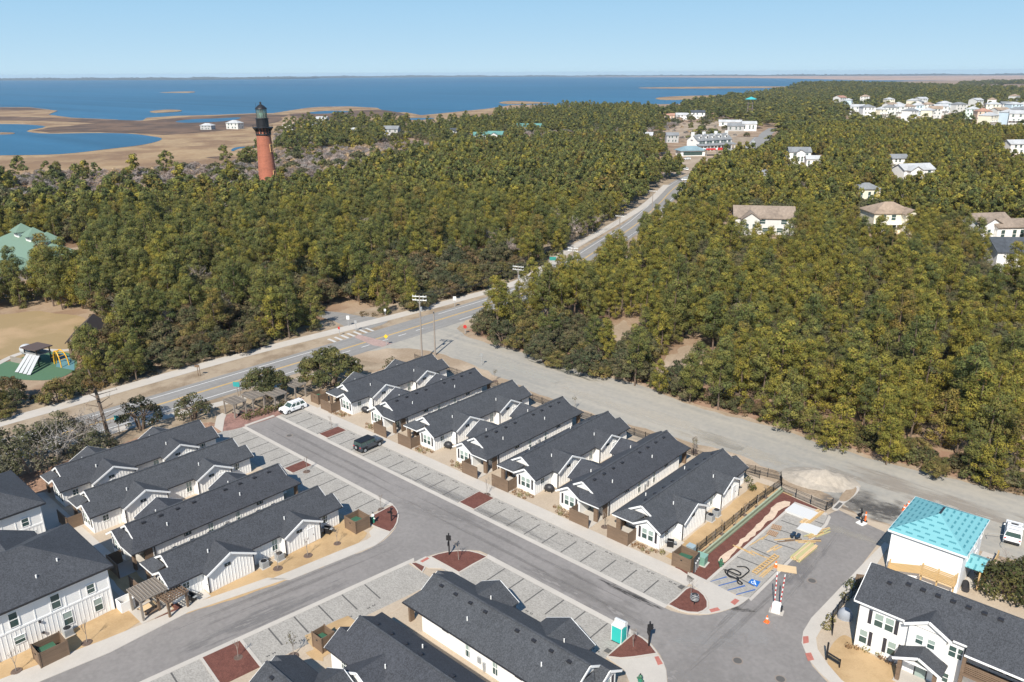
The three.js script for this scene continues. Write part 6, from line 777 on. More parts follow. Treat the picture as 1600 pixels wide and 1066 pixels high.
// building material on the bays by the gate
function stack(name, label, at, turn, rows, len, w, hh, mt, category, jitter = 0.05) { const t = thing(name, label, category, at, turn, undefined, 0.068); rows.forEach((n, r) => { for (let k = 0; k < n; k++) { const o = part(t, 'plank', mb().box(-len / 2, 0, -w / 2, len / 2, hh, w / 2), mt[(k + r) % mt.length]); o.position.set(rr(-jitter, jitter) * 3, r * (hh + 0.005), (k - (n - 1) / 2) * (w + 0.012)); o.rotation.y = rr(-jitter, jitter) * 0.3; } }); return t; }
{ const dir = 0.9; const pc = plain(0.60, 0.60, 0.59, 0.7);
  stack('board_stack', 'large stack of white sheet boards at the upper bays', [-34.10,94.87], -0.05, [1, 1, 1, 1], 3.5, 2.5, 0.07, [pc], 'sheet boards', 0.06); stack('board_stack', 'smaller stack of white sheet boards near the asphalt', [-31.58,91.72], 0.02, [1, 1, 1], 2.3, 2.0, 0.06, [pc], 'sheet boards', 0.05);
  stack('lumber_stack', 'bundle of pale planks beside the large white boards', [-32.46,94.70], 1.48, [5, 5, 4], 4.4, 0.2, 0.08, [M.paleWood, M.newWood], 'lumber'); stack('lumber_stack', 'long green tinted lumber stack on the asphalt edge', [-29.90,86.05], 1.5, [6, 6, 6, 5], 4.4, 0.2, 0.09, [M.greenWood, M.paleWood, M.greenWood], 'lumber'); stack('lumber_stack', 'yellow scrap lumber heap beside the smaller white boards', [-30.27,91.60], 1.2, [6, 4], 2.6, 0.16, 0.07, [M.newWood, M.greenWood], 'lumber', 0.4);
  stack('lumber_stack', 'loose grid of yellow lumber strips on the bays', [-34.51,81.86], 0.1, [4, 2], 1.8, 0.12, 0.06, [M.newWood], 'lumber', 0.8); stack('lumber_stack', 'short planks lying between two bay lines', [-33.11,84.19], 1.3, [3], 1.5, 0.2, 0.06, [M.newWood, M.paleWood], 'lumber', 0.3); stack('lumber_stack', 'few loose planks behind the pallets', [-35.26,85.17], 1.5, [3], 1.6, 0.14, 0.06, [M.newWood], 'lumber', 0.6); stack('lumber_stack', 'scattered timber offcuts near the blue buckets', [-31.65,88.05], 0.7, [5, 2], 2.2, 0.14, 0.07, [M.newWood, M.brownWood], 'lumber', 0.7); stack('plywood_sheet', 'tan plywood sheet lying by the barrier arms', [-30.07,81.47], 0.45, [1], 2.2, 1.4, 0.05, [M.paleWood], 'plywood', 0); stack('lumber_stack', 'thin timbers beside the yellow scaffold frame', [-31.50,80.49], 1.5, [3], 3.6, 0.14, 0.07, [M.newWood], 'lumber', 0.3);
  const t = thing('timber_ladder', 'yellow timber ladder frame lying on the bays', 'timber frame', [-32.27,80.53], 1.49, undefined, 0.07); for (const z of [-0.28, 0.28]) part(t, 'rail', mb().box(-2.6, 0.1, z - 0.05, 2.6, 0.3, z + 0.05), M.newWood); for (let k = 0; k < 11; k++) part(t, 'rung', mb().box(-2.5 + k * 0.5 - 0.04, 0.15, -0.28, -2.5 + k * 0.5 + 0.04, 0.25, 0.28), M.newWood);
  for (const [p, l, a] of [[[-34.66,87.53], 'wooden pallet on the bays, nearer the gate', 0.1], [[-34.88,89.20], 'wooden pallet on the bays, nearer the mulch bed', 0.25]]) place('pallet', () => { const q = thing('pallet', '', 'pallet', [0, 0]); for (let k = 0; k < 6; k++) part(q, 'slat', mb().box(-0.6 + k * 0.21, 0.12, -0.55, -0.46 + k * 0.21, 0.15, 0.55), plain(0.42, 0.27, 0.17)); for (const z of [-0.45, 0, 0.45]) part(q, 'bearer', mb().box(-0.6, 0, z - 0.05, 0.6, 0.12, z + 0.05), M.brownWood); return q; }, p, a, l, null, 0.068);
  for (const [i, [dx, dy]] of [[0, 0], [1, 0], [0, 1], [1, 1]].entries()) place('bucket', () => { const q = thing('bucket', '', 'bucket', [0, 0]); part(q, 'pail', new THREE.CylinderGeometry(0.24, 0.2, 0.45, 12).translate(0, 0.225, 0), plain(0.02, 0.03, 0.045, 0.5)); part(q, 'lid', new THREE.CylinderGeometry(0.25, 0.25, 0.05, 12).translate(0, 0.47, 0), plain(0.02, 0.04, 0.07, 0.5)); return q; }, (([x, y]) => [x + dx * 0.62, y + dy * 0.6])([-32.44,88.34]), 0, ['dark blue bucket of the four, nearest the street', 'dark blue bucket of the four, nearest the gate road', 'dark blue bucket of the four, nearest the mulch', 'dark blue bucket of the four, nearest the sand pile'][i], null, 0.068);
  const hc = [[-34.65,77.92], [-33.82,78.48], [-33.25,78.21], [-33.16,77.15], [-33.35,76.04], [-34.23,75.49], [-35.06,75.88], [-35.40,76.44], [-34.88,76.47], [-33.60,76.39], [-33.68,76.96], [-34.75,77.02], [-35.03,76.48], [-34.62,75.70], [-33.74,75.59], [-32.57,75.17], [-32.85,74.92], [-33.21,75.15], [-33.35,75.77], [-33.67,75.99]].map(([x, d], i) => V3(x, 0.13 + 0.04 * Math.sin(i * 2.3) + (i > 8 ? 0.06 : 0), -d)); const hose = part(scene, 'black_hose', new THREE.TubeGeometry(new THREE.CatmullRomCurve3(hc), 160, 0.075, 6), M.black); tag(hose, 'coiled black hose lying on the blue hatched bay', 'hose'); }
{ const t = thing('drain_pipe', 'short fat black pipe lying beside the unfinished house', 'pipe', [-13.31,91.39], 0.25); part(t, 'barrel', new THREE.CylinderGeometry(0.36, 0.36, 1.6, 16).rotateX(PI / 2).translate(0, 0.36, 0), M.dark); for (let k = 0; k < 5; k++) part(t, 'rib', new THREE.TorusGeometry(0.36, 0.03, 6, 16).translate(0, 0.36, -0.6 + k * 0.3), M.black); const g = place('covered2', () => { const q = thing('covered_barbecue', '', 'barbecue', [0, 0]); part(q, 'cover', new THREE.SphereGeometry(0.8, 14, 10, 0, 2 * PI, 0, PI * 0.62).scale(1, 1.2, 0.8).translate(0, 0.35, 0), plain(0.28, 0.30, 0.34, 0.6)); part(q, 'skirt', new THREE.CylinderGeometry(0.74, 0.8, 0.5, 14).scale(1, 1, 0.8).translate(0, 0.25, 0), plain(0.28, 0.30, 0.34, 0.6)); return q; }, [-21.60,77.12], 0.4, 'grey covered barbecue behind the townhouse picket fence'); const f = thing('board_fence', 'short brown board fence at the townhouse corner', 'fence', [-22.02,83.73], 0.5); for (let k = 0; k < 9; k++) part(f, 'board', mb().box(-0.9 + k * 0.2, 0, -0.03, -0.72 + k * 0.2, 1.8, 0.03), M.brownWood); }
{ const t = thing('scaffold_frame', 'thin metal frame standing on the dirt beside the white four wheel drive', 'frame', [-14.02,104.40], 0.2); part(t, 'frame_bar', mb().path([[0, 0, 0], [0, 0.9, 0], [2.0, 0.9, -0.6], [2.0, 0, -0.6]], 0.03, 5).path([[2.0, 0.9, -0.6], [1.6, 0.9, 1.4], [1.6, 0, 1.4]], 0.03, 5), M.steel); }
// ---------------------------------------------------------------- poles, wires, road signs
const insul = plain(0.6, 0.6, 0.58, 0.4), poleTops = [];
function utilityPole(label, at, h, arms, turn, mt = M.greyBark) { const t = thing('utility_pole', label, 'utility pole', at, turn); part(t, 'shaft', new THREE.CylinderGeometry(0.13, 0.19, h, 10).translate(0, h / 2, 0), mt); for (let k = 0; k < arms; k++) { const a = part(t, 'cross_arm', mb().box(-1.5, h - 0.35 - k * 0.75, -0.08, 1.5, h - 0.2 - k * 0.75, 0.08), M.whitePaint); const m = mb(); for (const x of [-1.4, -0.8, 0.8, 1.4]) m.bar([x, h - 0.2 - k * 0.75, 0], [x, h + 0.05 - k * 0.75, 0], 0.07, 0.05, 6); part(a, 'insulator', m, insul); } if (arms > 1) { part(t, 'transformer', new THREE.CylinderGeometry(0.24, 0.24, 0.8, 12).translate(0.32, h - 2.8, 0.2), M.metal); part(t, 'brace', mb().bar([-1, h - 0.3, 0.1], [0, h - 1.8, 0.1], 0.04, 0.04, 4).bar([1, h - 0.3, 0.1], [0, h - 1.8, 0.1], 0.04, 0.04, 4), M.steel); part(t, 'street_lamp_arm', mb().path([[0, h * 0.62, 0], [0.7, h * 0.66, 0.3], [1.3, h * 0.72, 0.6]], 0.04, 5), M.steel); } return t; }
const poleSpots = [[[-116.8, 101.2], 14, 'tall utility pole with double cross arms behind the first cottage'], [[-128.6, 144.2], 10.6, 'utility pole with cross arms at the corner of the right wood'], [[-133, 172], 10.2, 'utility pole along the highway, second past the side road'], [[-152, 222], 10.5, 'utility pole along the highway, third past the side road'], [[-176, 280], 10.5, 'farthest utility pole along the highway']];
poleSpots.forEach(([p, h, l], i) => utilityPole(l, p, h, i < 3 ? 2 : 1, i ? 0.25 + i * 0.03 : 0.5)); utilityPole('bare shorter utility pole just behind the tall one', [-117.3, 105.3], 9.6, 0, 0);
{ const w = mb(); for (let i = 0; i < poleSpots.length - 1; i++) for (const x of [-1.4, -0.8, 0.8, 1.4]) { const [a, ha] = poleSpots[i], [b, hb] = poleSpots[i + 1], A = V3(a[0] + x, ha + 0.05, -a[1]), B = V3(b[0] + x, hb + 0.05, -b[1]), pts = []; for (let k = 0; k <= 14; k++) { const f = k / 14; pts.push([A.x + (B.x - A.x) * f, A.y + (B.y - A.y) * f - 4 * f * (1 - f) * 1.1, A.z + (B.z - A.z) * f]); } w.path(pts, 0.022, 3); } tag(part(scene, 'overhead_wires', w, M.dark), 'thin overhead wires strung between the utility poles along the highway', 'wires'); }
function roadSign(label, at, turn, o) { const t = thing('road_sign', label, 'sign', at, turn), h = o.h ?? 2.4; part(t, 'post', mb().box(-0.05, 0, -0.05, 0.05, h, 0.05), o.post ?? M.metal); if (o.shape === 'board') { part(t, 'board', mb().box(-o.w / 2, h - o.bh, 0.05, o.w / 2, h, 0.1), o.m); if (o.two) part(t, 'post', mb().box(o.w / 2 - 0.15, 0, -0.05, o.w / 2 - 0.05, h, 0.05), o.post ?? M.metal); } else part(t, 'plate', new THREE.CylinderGeometry(o.w / 2, o.w / 2, 0.05, o.n ?? 4).rotateX(PI / 2).rotateZ(o.rz ?? 0).translate(0, h - o.w / 2, 0.08), o.m); return t; }
const tqSign = plain(0.03, 0.30, 0.30, 0.6);
roadSign('turquoise board sign by the highway walk left of the pergolas', [-127.16,65.64], 0.5, { shape: 'board', w: 1.3, bh: 0.9, h: 3.2, m: tqSign, two: 1, post: M.greyWood }); roadSign('turquoise board sign beside the highway under the tall pine', [-127.78,44.65], 0.5, { shape: 'board', w: 0.9, bh: 0.8, h: 3.4, m: tqSign, post: M.greyWood }); roadSign('turquoise board sign beside the trail far along the highway', [-149.35,183.29], 0.6, { shape: 'board', w: 2.0, bh: 1.1, h: 3.2, m: plain(0.03, 0.26, 0.22, 0.6), two: 1 });
roadSign('red stop sign at the mouth of the gravel road', [-122.81,119.61], 0.5, { w: 0.9, n: 8, m: M.red, h: 2.2 }); roadSign('white sign on the trail verge', [-140.35,133.27], 0.6, { shape: 'board', w: 0.8, bh: 1.0, h: 2.8, m: M.whitePaint }); roadSign('white sign by the brick crossing, nearer the trail', [-147.53,105.62], 0.6, { shape: 'board', w: 0.7, bh: 0.9, h: 2.6, m: M.whitePaint }); roadSign('pale sign by the crosswalk bars', [-143.21,104.55], 0.6, { shape: 'board', w: 0.6, bh: 0.7, h: 2.6, m: M.metal }); roadSign('yellow crossing sign at the brick crossing', [-129.99,102.61], 0.6, { w: 1.0, n: 4, m: plain(0.75, 0.5, 0.03, 0.5), h: 2.6 }); roadSign('thin grey sign post on the gravel road edge', [-105.68,107.39], 0.4, { shape: 'board', w: 0.5, bh: 0.6, h: 2.6, m: M.steel }); roadSign('brown trail marker sign on the verge above the highway', [-143.26,66.31], 0.6, { shape: 'board', w: 1.0, bh: 0.5, h: 2.4, m: M.brownWood, two: 1, post: M.brownWood }); roadSign('small white marker at the wood edge of the trail', [-147.62,116.71], 0.6, { shape: 'board', w: 0.5, bh: 0.6, h: 1.8, m: M.whitePaint }); roadSign('slim grey marker post at the right wood edge', [-114.95,123.88], 0.6, { shape: 'board', w: 0.35, bh: 0.4, h: 2.4, m: M.steel }); roadSign('red and white post by the highway walk near the brick crossing', [-143.19,99.89], 0.6, { shape: 'board', w: 0.4, bh: 0.6, h: 2.2, m: M.red });
// a person on the deck slab of the unfinished house
{
  const mc = new MarchingCubes(52, new THREE.MeshStandardMaterial(), false, false, 60000); mc.isolation = 0; const n = 52, S = 1.0;   // field spans 2 m
  const J = { hipL: [-0.09, 0.92, 0], hipR: [0.09, 0.92, 0], kneeL: [-0.11, 0.5, 0.05], kneeR: [0.11, 0.5, 0.02], ankL: [-0.12, 0.09, 0], ankR: [0.12, 0.09, -0.03], toeL: [-0.13, 0.05, 0.15], toeR: [0.13, 0.05, 0.12], pel: [0, 0.95, 0], ch: [0, 1.3, 0.06], nk: [0, 1.48, 0.1], hd: [0, 1.63, 0.14], shL: [-0.19, 1.4, 0.06], shR: [0.19, 1.4, 0.06], elL: [-0.27, 1.13, 0.08], elR: [0.27, 1.13, 0.1], haL: [-0.2, 0.95, 0.28], haR: [0.18, 0.97, 0.3] };
  const B = [['hipL', 'kneeL', 0.088, 0.062], ['hipR', 'kneeR', 0.088, 0.062], ['kneeL', 'ankL', 0.06, 0.04], ['kneeR', 'ankR', 0.06, 0.04], ['ankL', 'toeL', 0.045, 0.04], ['ankR', 'toeR', 0.045, 0.04], ['pel', 'ch', 0.14, 0.155], ['ch', 'nk', 0.12, 0.055], ['nk', 'hd', 0.055, 0.1], ['shL', 'shR', 0.075, 0.075], ['shL', 'elL', 0.058, 0.046], ['shR', 'elR', 0.058, 0.046], ['elL', 'haL', 0.044, 0.032], ['elR', 'haR', 0.044, 0.032]].map(([a, b, r, q]) => [J[a], J[b], r, q]);
  for (let k = 0; k < n; k++) for (let j = 0; j < n; j++) for (let i = 0; i < n; i++) { const p = [(i / n * 2 - 1) * S, (j / n * 2 - 1) * S + 0.9, (k / n * 2 - 1) * S]; let s = 0; for (const [a, b, r, q] of B) { const ab = [b[0] - a[0], b[1] - a[1], b[2] - a[2]], ap = [p[0] - a[0], p[1] - a[1], p[2] - a[2]], t = Math.max(0, Math.min(1, (ap[0] * ab[0] + ap[1] * ab[1] + ap[2] * ab[2]) / (ab[0] ** 2 + ab[1] ** 2 + ab[2] ** 2))), d = Math.hypot(ap[0] - ab[0] * t, ap[1] - ab[1] * t, ap[2] - ab[2] * t) - (r + (q - r) * t); s += Math.exp(-d * 40); } mc.field[i + j * n + k * n * n] = Math.log(s) / 40; }
  mc.update(); const c = mc.count, pos = Float32Array.from(mc.positionArray.subarray(0, c * 3)), col = new Float32Array(c * 3);
  for (let i = 0; i < c; i++) { pos[i * 3] *= S; pos[i * 3 + 1] = pos[i * 3 + 1] * S + 0.9; pos[i * 3 + 2] *= S; const y = pos[i * 3 + 1], z = pos[i * 3 + 2], arm = Math.abs(pos[i * 3]) > 0.15 && y < 1.06 && y > 0.9 && z > 0.16, cc = y > 1.67 ? [0.03, 0.02, 0.015] : y > 1.5 || arm ? [0.42, 0.25, 0.18] : y > 0.95 ? [0.03, 0.035, 0.045] : y > 0.11 ? [0.12, 0.2, 0.34] : [0.05, 0.04, 0.03]; col.set(cc, i * 3); }
  const g = new THREE.BufferGeometry(); g.setAttribute('position', new THREE.BufferAttribute(pos, 3)); g.setAttribute('color', new THREE.BufferAttribute(col, 3)); g.computeVertexNormals();
  const o = part(scene, 'person', g, new THREE.MeshStandardMaterial({ vertexColors: true, roughness: 0.85 })); const at = [-12.43,97.04]; o.position.set(at[0], 0.09, -at[1]); o.rotation.y = -0.6; tag(o, 'person in dark top and blue jeans on the slab beside the timber rail', 'person');
}

// ---------------------------------------------------------------- vegetation
// A crown: leaf-sized faces spread through clumps, each face turned roughly outwards from its clump
function crown(lobes, perLobe, leaf, cols, o = {}) {
  const pos = [], nor = [], col = [], t = V3(), u = V3(), w = V3(), n = V3();
  for (const [cx, cy, cz, r, flat = 0.8] of lobes) {
    const tone = rr(0.72, 1.22), base = cols[Math.floor(R() * cols.length)], N = Math.round(perLobe * r * r / (o.r2 ?? 1.4));
    for (let i = 0; i < N; i++) {
      const a = R() * 2 * Math.PI, y = rr(-0.75, 1), s = Math.sqrt(1 - y * y); n.set(s * Math.cos(a), y, s * Math.sin(a));
      const d = r * Math.pow(rr(0.3, 1), 0.4) * rr(0.88, 1.1), px = cx + n.x * d, py = cy + n.y * d * flat, pz = cz + n.z * d;
      w.set(n.x + rr(-0.55, 0.55), n.y * 0.9 + 0.3 + rr(-0.45, 0.45), n.z + rr(-0.55, 0.55)).normalize();
      t.set(rr(-1, 1), rr(-1, 1), rr(-1, 1)).cross(w).normalize(); u.crossVectors(w, t);
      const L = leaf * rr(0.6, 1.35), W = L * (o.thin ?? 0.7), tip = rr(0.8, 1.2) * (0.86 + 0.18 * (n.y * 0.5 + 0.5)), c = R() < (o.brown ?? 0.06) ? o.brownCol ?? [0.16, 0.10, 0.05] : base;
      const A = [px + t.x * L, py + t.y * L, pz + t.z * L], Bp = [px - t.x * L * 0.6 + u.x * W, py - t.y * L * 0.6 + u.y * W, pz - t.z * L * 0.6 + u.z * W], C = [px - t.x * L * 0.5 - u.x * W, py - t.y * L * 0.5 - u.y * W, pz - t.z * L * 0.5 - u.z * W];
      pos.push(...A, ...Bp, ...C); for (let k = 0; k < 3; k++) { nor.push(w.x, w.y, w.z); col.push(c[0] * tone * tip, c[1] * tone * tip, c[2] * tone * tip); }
    }
  }
  const g = new THREE.BufferGeometry(); g.setAttribute('position', new THREE.Float32BufferAttribute(pos, 3)); g.setAttribute('normal', new THREE.Float32BufferAttribute(nor, 3)); g.setAttribute('color', new THREE.Float32BufferAttribute(col, 3)); return g;
}
const leafMat = (r = 1, g = 1, b = 1) => { const m = new THREE.MeshPhysicalMaterial({ vertexColors: true, roughness: 0.9, specularIntensity: 0.25, transmission: 0.4, thickness: 0, side: THREE.DoubleSide }); m.color.setRGB(r, g, b); return m; };
const LM = [leafMat(), leafMat(1.32, 1.2, 0.85), leafMat(0.78, 0.86, 0.9), leafMat(1.2, 0.98, 0.95)];
const pineCols = [[0.235, 0.232, 0.064], [0.19, 0.202, 0.060], [0.275, 0.256, 0.068], [0.162, 0.180, 0.060]], oakCols = [[0.172, 0.164, 0.076], [0.138, 0.142, 0.066], [0.205, 0.178, 0.09], [0.122, 0.132, 0.062]];
function pineProto(h, rad, nl, dens, leaf, low = 0.3) {
  const lobes = []; const y0 = h * low;
  for (let i = 0; i < nl; i++) { const f = Math.pow((i + 0.5) / nl, 0.85), y = y0 + (h - y0 - 0.7) * f, env = rad * Math.sin(Math.PI * (0.22 + 0.68 * f)) * rr(0.55, 1), a = i * 2.4 + rr(-0.9, 0.9), r = rr(0.5, 1.2) * (1.1 - 0.3 * f) * rad / 3; lobes.push([Math.cos(a) * env * rr(0.45, 1.02), y + rr(-0.7, 0.7), Math.sin(a) * env * rr(0.45, 1.02), r, rr(0.65, 0.9)]); }
  lobes.push([0, h - 0.9, 0, rad * 0.3, 1.0]);
  const tr = mb(); let p = [0, 0, 0]; const lean = rr(-0.06, 0.06); for (let k = 1; k <= 4; k++) { const q = [lean * h * k / 4 + rr(-0.1, 0.1), h * 0.94 * k / 4, rr(-0.15, 0.15)]; tr.bar(p, q, 0.2 * (1 - (k - 1) * 0.2), 0.2 * (1 - k * 0.2), 6, false); p = q; }
  for (const [x, y, z] of lobes.slice(0, 9)) { const yb = Math.max(2, y - rr(0.6, 1.6)); tr.bar([lean * yb, yb, 0], [x * 0.9, y - 0.1, z * 0.9], 0.075, 0.03, 4, false); }
  return { crown: crown(lobes, dens, leaf, pineCols, { thin: 0.5, brown: 0.07 }), trunk: tr.build(), lobes };
}
function oakProto(h, rad, nl, dens, leaf, cols = oakCols, o = {}) {
  const lobes = []; for (let i = 0; i < nl; i++) { const a = i * 2.4, q = Math.sqrt((i + 0.5) / nl), y = h * (0.72 - 0.36 * q * q) + rr(-0.5, 0.5), r = rr(0.85, 1.35) * rad / 3.4; lobes.push([Math.cos(a) * rad * 0.8 * q, y, Math.sin(a) * rad * 0.8 * q, r, rr(0.75, 0.95)]); }
  for (let i = 0; i < nl * 0.4; i++) { const a = i * 2.4 + 1; lobes.push([Math.cos(a) * rad * 0.75, h * rr(0.2, 0.4), Math.sin(a) * rad * 0.75, rad * 0.25, 0.9]); }
  const tr = mb(); for (let k = 0; k < (o.stems ?? 3); k++) { const a = k * 2.1 + rr(-0.4, 0.4), m = [Math.cos(a) * 0.5, h * 0.3, Math.sin(a) * 0.5]; tr.bar([Math.cos(a) * 0.12, 0, Math.sin(a) * 0.12], m, 0.17, 0.13, 6, false); for (let q = 0; q < 3; q++) { const b = a + (q - 1) * 0.9; tr.bar(m, [Math.cos(b) * rad * 0.55, h * rr(0.5, 0.65), Math.sin(b) * rad * 0.55], 0.1, 0.035, 5, false); } }
  return { crown: crown(lobes, dens, leaf, cols, { thin: 0.75, brown: 0.1, brownCol: [0.12, 0.085, 0.05], ...o }), trunk: tr.build(), lobes };
}
const wildOak = (h, rad, nl, dens, leaf, cols, o) => { const lobes = []; for (let i = 0; i < nl; i++) { const a = R() * 6.283, q = Math.sqrt(R()), y = h * (0.78 - 0.5 * q * q) * rr(0.72, 1.1), r = rr(0.55, 1.25) * (o.lr ?? 1); lobes.push([Math.cos(a) * rad * q * rr(0.8, 1.08), y, Math.sin(a) * rad * q * rr(0.8, 1.08), r, rr(0.5, 0.8)]); } const tr = mb(); for (let k = 0; k < o.stems; k++) { const a = k * 2.4, m = [Math.cos(a) * rad * 0.25, h * 0.3, Math.sin(a) * rad * 0.25]; tr.bar([Math.cos(a) * rad * 0.12, 0, Math.sin(a) * rad * 0.12], m, 0.2, 0.14, 6, false); for (let q = 0; q < 4; q++) { const b = a + (q - 1.5) * 0.8, L = rad * rr(0.45, 0.85); tr.bar(m, [Math.cos(b) * L, h * rr(0.4, 0.68), Math.sin(b) * L], 0.1, 0.03, 5, false); } } return { crown: crown(lobes, dens, leaf, cols, { thin: 0.7, ...o }), trunk: tr.build() }; };
// leafless tree: branches that fork and fork again
function bareTree(h, spread, depth = 4, up = 0.55) {
  const m = mb(); const grow = (p, d, len, r, k) => { const q = [p[0] + d.x * len, p[1] + d.y * len, p[2] + d.z * len]; m.bar(p, q, r, r * 0.65, k > 2 ? 4 : 3, false); if (k <= 0) return; const n = k > 1 ? 3 : 4; for (let i = 0; i < n; i++) { const e = V3(d.x + rr(-spread, spread), d.y * up + rr(0.05, 0.5), d.z + rr(-spread, spread)).normalize(); grow(q, e, len * rr(0.55, 0.85), r * 0.6, k - 1); } };
  grow([0, 0, 0], V3(rr(-0.1, 0.1), 1, rr(-0.1, 0.1)), h * 0.36, h * 0.016, depth); return m.build();
}
seed = 777;
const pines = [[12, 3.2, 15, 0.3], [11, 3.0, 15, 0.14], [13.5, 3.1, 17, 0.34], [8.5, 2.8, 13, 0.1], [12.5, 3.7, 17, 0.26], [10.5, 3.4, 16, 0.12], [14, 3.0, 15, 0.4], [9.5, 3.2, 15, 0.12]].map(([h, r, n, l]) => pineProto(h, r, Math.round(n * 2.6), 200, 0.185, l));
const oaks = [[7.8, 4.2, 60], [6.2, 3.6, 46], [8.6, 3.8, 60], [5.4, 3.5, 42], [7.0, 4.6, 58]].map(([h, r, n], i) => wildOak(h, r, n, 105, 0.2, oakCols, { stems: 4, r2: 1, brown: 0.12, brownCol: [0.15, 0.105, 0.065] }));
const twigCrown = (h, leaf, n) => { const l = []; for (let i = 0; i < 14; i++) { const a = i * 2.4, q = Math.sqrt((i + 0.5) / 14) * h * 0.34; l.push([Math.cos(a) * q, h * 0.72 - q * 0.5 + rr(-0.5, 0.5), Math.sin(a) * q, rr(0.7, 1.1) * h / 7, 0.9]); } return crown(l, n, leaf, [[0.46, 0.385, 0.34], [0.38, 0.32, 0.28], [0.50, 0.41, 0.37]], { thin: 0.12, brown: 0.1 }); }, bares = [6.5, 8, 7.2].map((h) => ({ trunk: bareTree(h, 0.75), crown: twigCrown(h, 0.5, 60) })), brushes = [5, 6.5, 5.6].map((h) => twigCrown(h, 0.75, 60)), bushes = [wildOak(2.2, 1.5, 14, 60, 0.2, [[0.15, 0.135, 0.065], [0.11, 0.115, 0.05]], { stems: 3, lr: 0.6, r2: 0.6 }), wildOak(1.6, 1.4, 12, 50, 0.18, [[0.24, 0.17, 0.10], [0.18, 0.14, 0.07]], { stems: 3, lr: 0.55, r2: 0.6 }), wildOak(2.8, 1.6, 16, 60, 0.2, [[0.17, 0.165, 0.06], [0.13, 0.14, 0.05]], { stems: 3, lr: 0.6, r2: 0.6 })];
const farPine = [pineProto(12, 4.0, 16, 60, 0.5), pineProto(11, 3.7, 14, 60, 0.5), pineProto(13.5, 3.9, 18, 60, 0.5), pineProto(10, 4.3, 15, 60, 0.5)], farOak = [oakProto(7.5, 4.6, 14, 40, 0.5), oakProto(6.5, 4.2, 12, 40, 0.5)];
const bareMat = mottled([0.27, 0.225, 0.19], 0.3, 3, 0.95), purpleBare = mottled([0.30, 0.24, 0.215], 0.3, 3, 0.95);

// where trees grow: outlines on the ground, and what stays clear
const leftWood = [[-377.80,46.47], [-369.97,98.49], [-362.87,133.27], [-349.43,169.87], [-338.03,202.13], [-349.86,247.13], [-384.48,319.46], [-407.44,384.45], [-418.0,461.9], [-400.4,519.1], [-360.6,551.0], [-306.64,507.04], [-247.80,423.84], [-210.18,351.90], [-194.54,303.47], [-174.53,247.17], [-160.14,204.91], [-147.89,163.15], [-143.12,140.40], [-144.34,123.76], [-147.04,117.04], [-153.31,118.91], [-160.25,117.45], [-164.08,114.11], [-164.49,107.64], [-157.80,103.40], [-151.74,100.63], [-149.99,90.90], [-149.16,76.45], [-148.89,55.06], [-148.78,43.59], [-149.59,33.54], [-151.38,11.26]];
const rightWood = [[-119.98,119.02], [-106.65,117.54], [-88.80,116.59], [-74.55,117.60], [-59.94,115.28], [-48.72,116.23], [-37.75,115.12], [-28.46,115.57], [-20.14,116.58], [-10.87,117.11], [7.59,118.17], [13.80,199.30], [0.8,768.4], [-149.9,844.7], [-267.5,835.7], [-298.8,727.7], [-258.5,590.6], [-228.13,485.00], [-238.29,457.97], [-227.83,408.31], [-210.37,367.19], [-180.90,301.12], [-155.68,237.22], [-141.67,196.16], [-132.87,168.57], [-129.15,149.33], [-129.44,133.86]];
const clear = [   // [x, depth, radius] round houses and openings, plus outlines
];
const holes = [
  [[-236.20,42.03], [-224.17,55.52], [-219.34,62.78], [-203.51,69.13], [-185.68,65.77], [-171.59,59.42], [-170.67,54.93], [-155.86,49.80], [-149.57,46.07], [-152.92,40.72], [-161.60,37.08], [-169.80,27.01]],
  [[-307.20,65.10], [-297.88,88.87], [-301.05,100.28], [-285.03,102.68], [-271.09,98.82], [-250.03,88.93], [-237.93,77.23], [-235.72,68.22], [-251.25,51.22]],
  [[-101.96,144.21], [-103.76,154.88], [-94.03,146.07], [-86.77,131.80], [-87.96,126.61], [-95.48,132.89]], [[-73.82,119.51], [-81.96,136.02], [-83.07,149.58], [-75.97,147.22], [-68.74,131.02], [-70.02,123.71], [-69.93,117.95]],
  [[-148.68,289.24], [-127.60,307.23], [-103.28,253.93], [-122.36,237.48]], [[-113.11,329.25], [-94.66,344.97], [-74.04,279.14], [-89.03,266.22]], [[-150.96,479.84], [-137.22,523.75], [-104.76,420.35], [-116.90,388.87]], [[-74.83,334.20], [-56.39,349.97], [-44.94,294.08], [-60.68,282.97]], [[-55.60,284.87], [-38.10,299.98], [-30.41,252.22], [-44.61,243.46]],
  [[-137.08,393.14], [-125.97,402.49], [-109.50,352.93], [-119.27,344.63]], [[-233.57,531.86], [-210.38,550.78], [-165.85,437.87], [-184.29,422.50]], [[-203.14,421.31], [-193.64,429.20], [-173.45,385.75], [-181.99,378.58]], [[-170.41,547.00], [-161.07,554.66], [-144.68,500.92], [-153.11,493.93]], [[-143.1,718.1], [-123.8,733.6], [-95.07,576.00], [-110.29,563.46]],
  [[-296.93,443.23], [-309.5,517.0], [-252.90,436.94], [-241.25,412.82], [-252.77,387.58]], ribbon(hwLine.filter((p) => p[1] > 100 && p[1] < 395), 21),
];
const okHere = (u, v) => !holes.some((h) => inside(h, u, v));
const eye = [0, 0], trees = { pine: [], oak: [], bare: [], bush: [] };
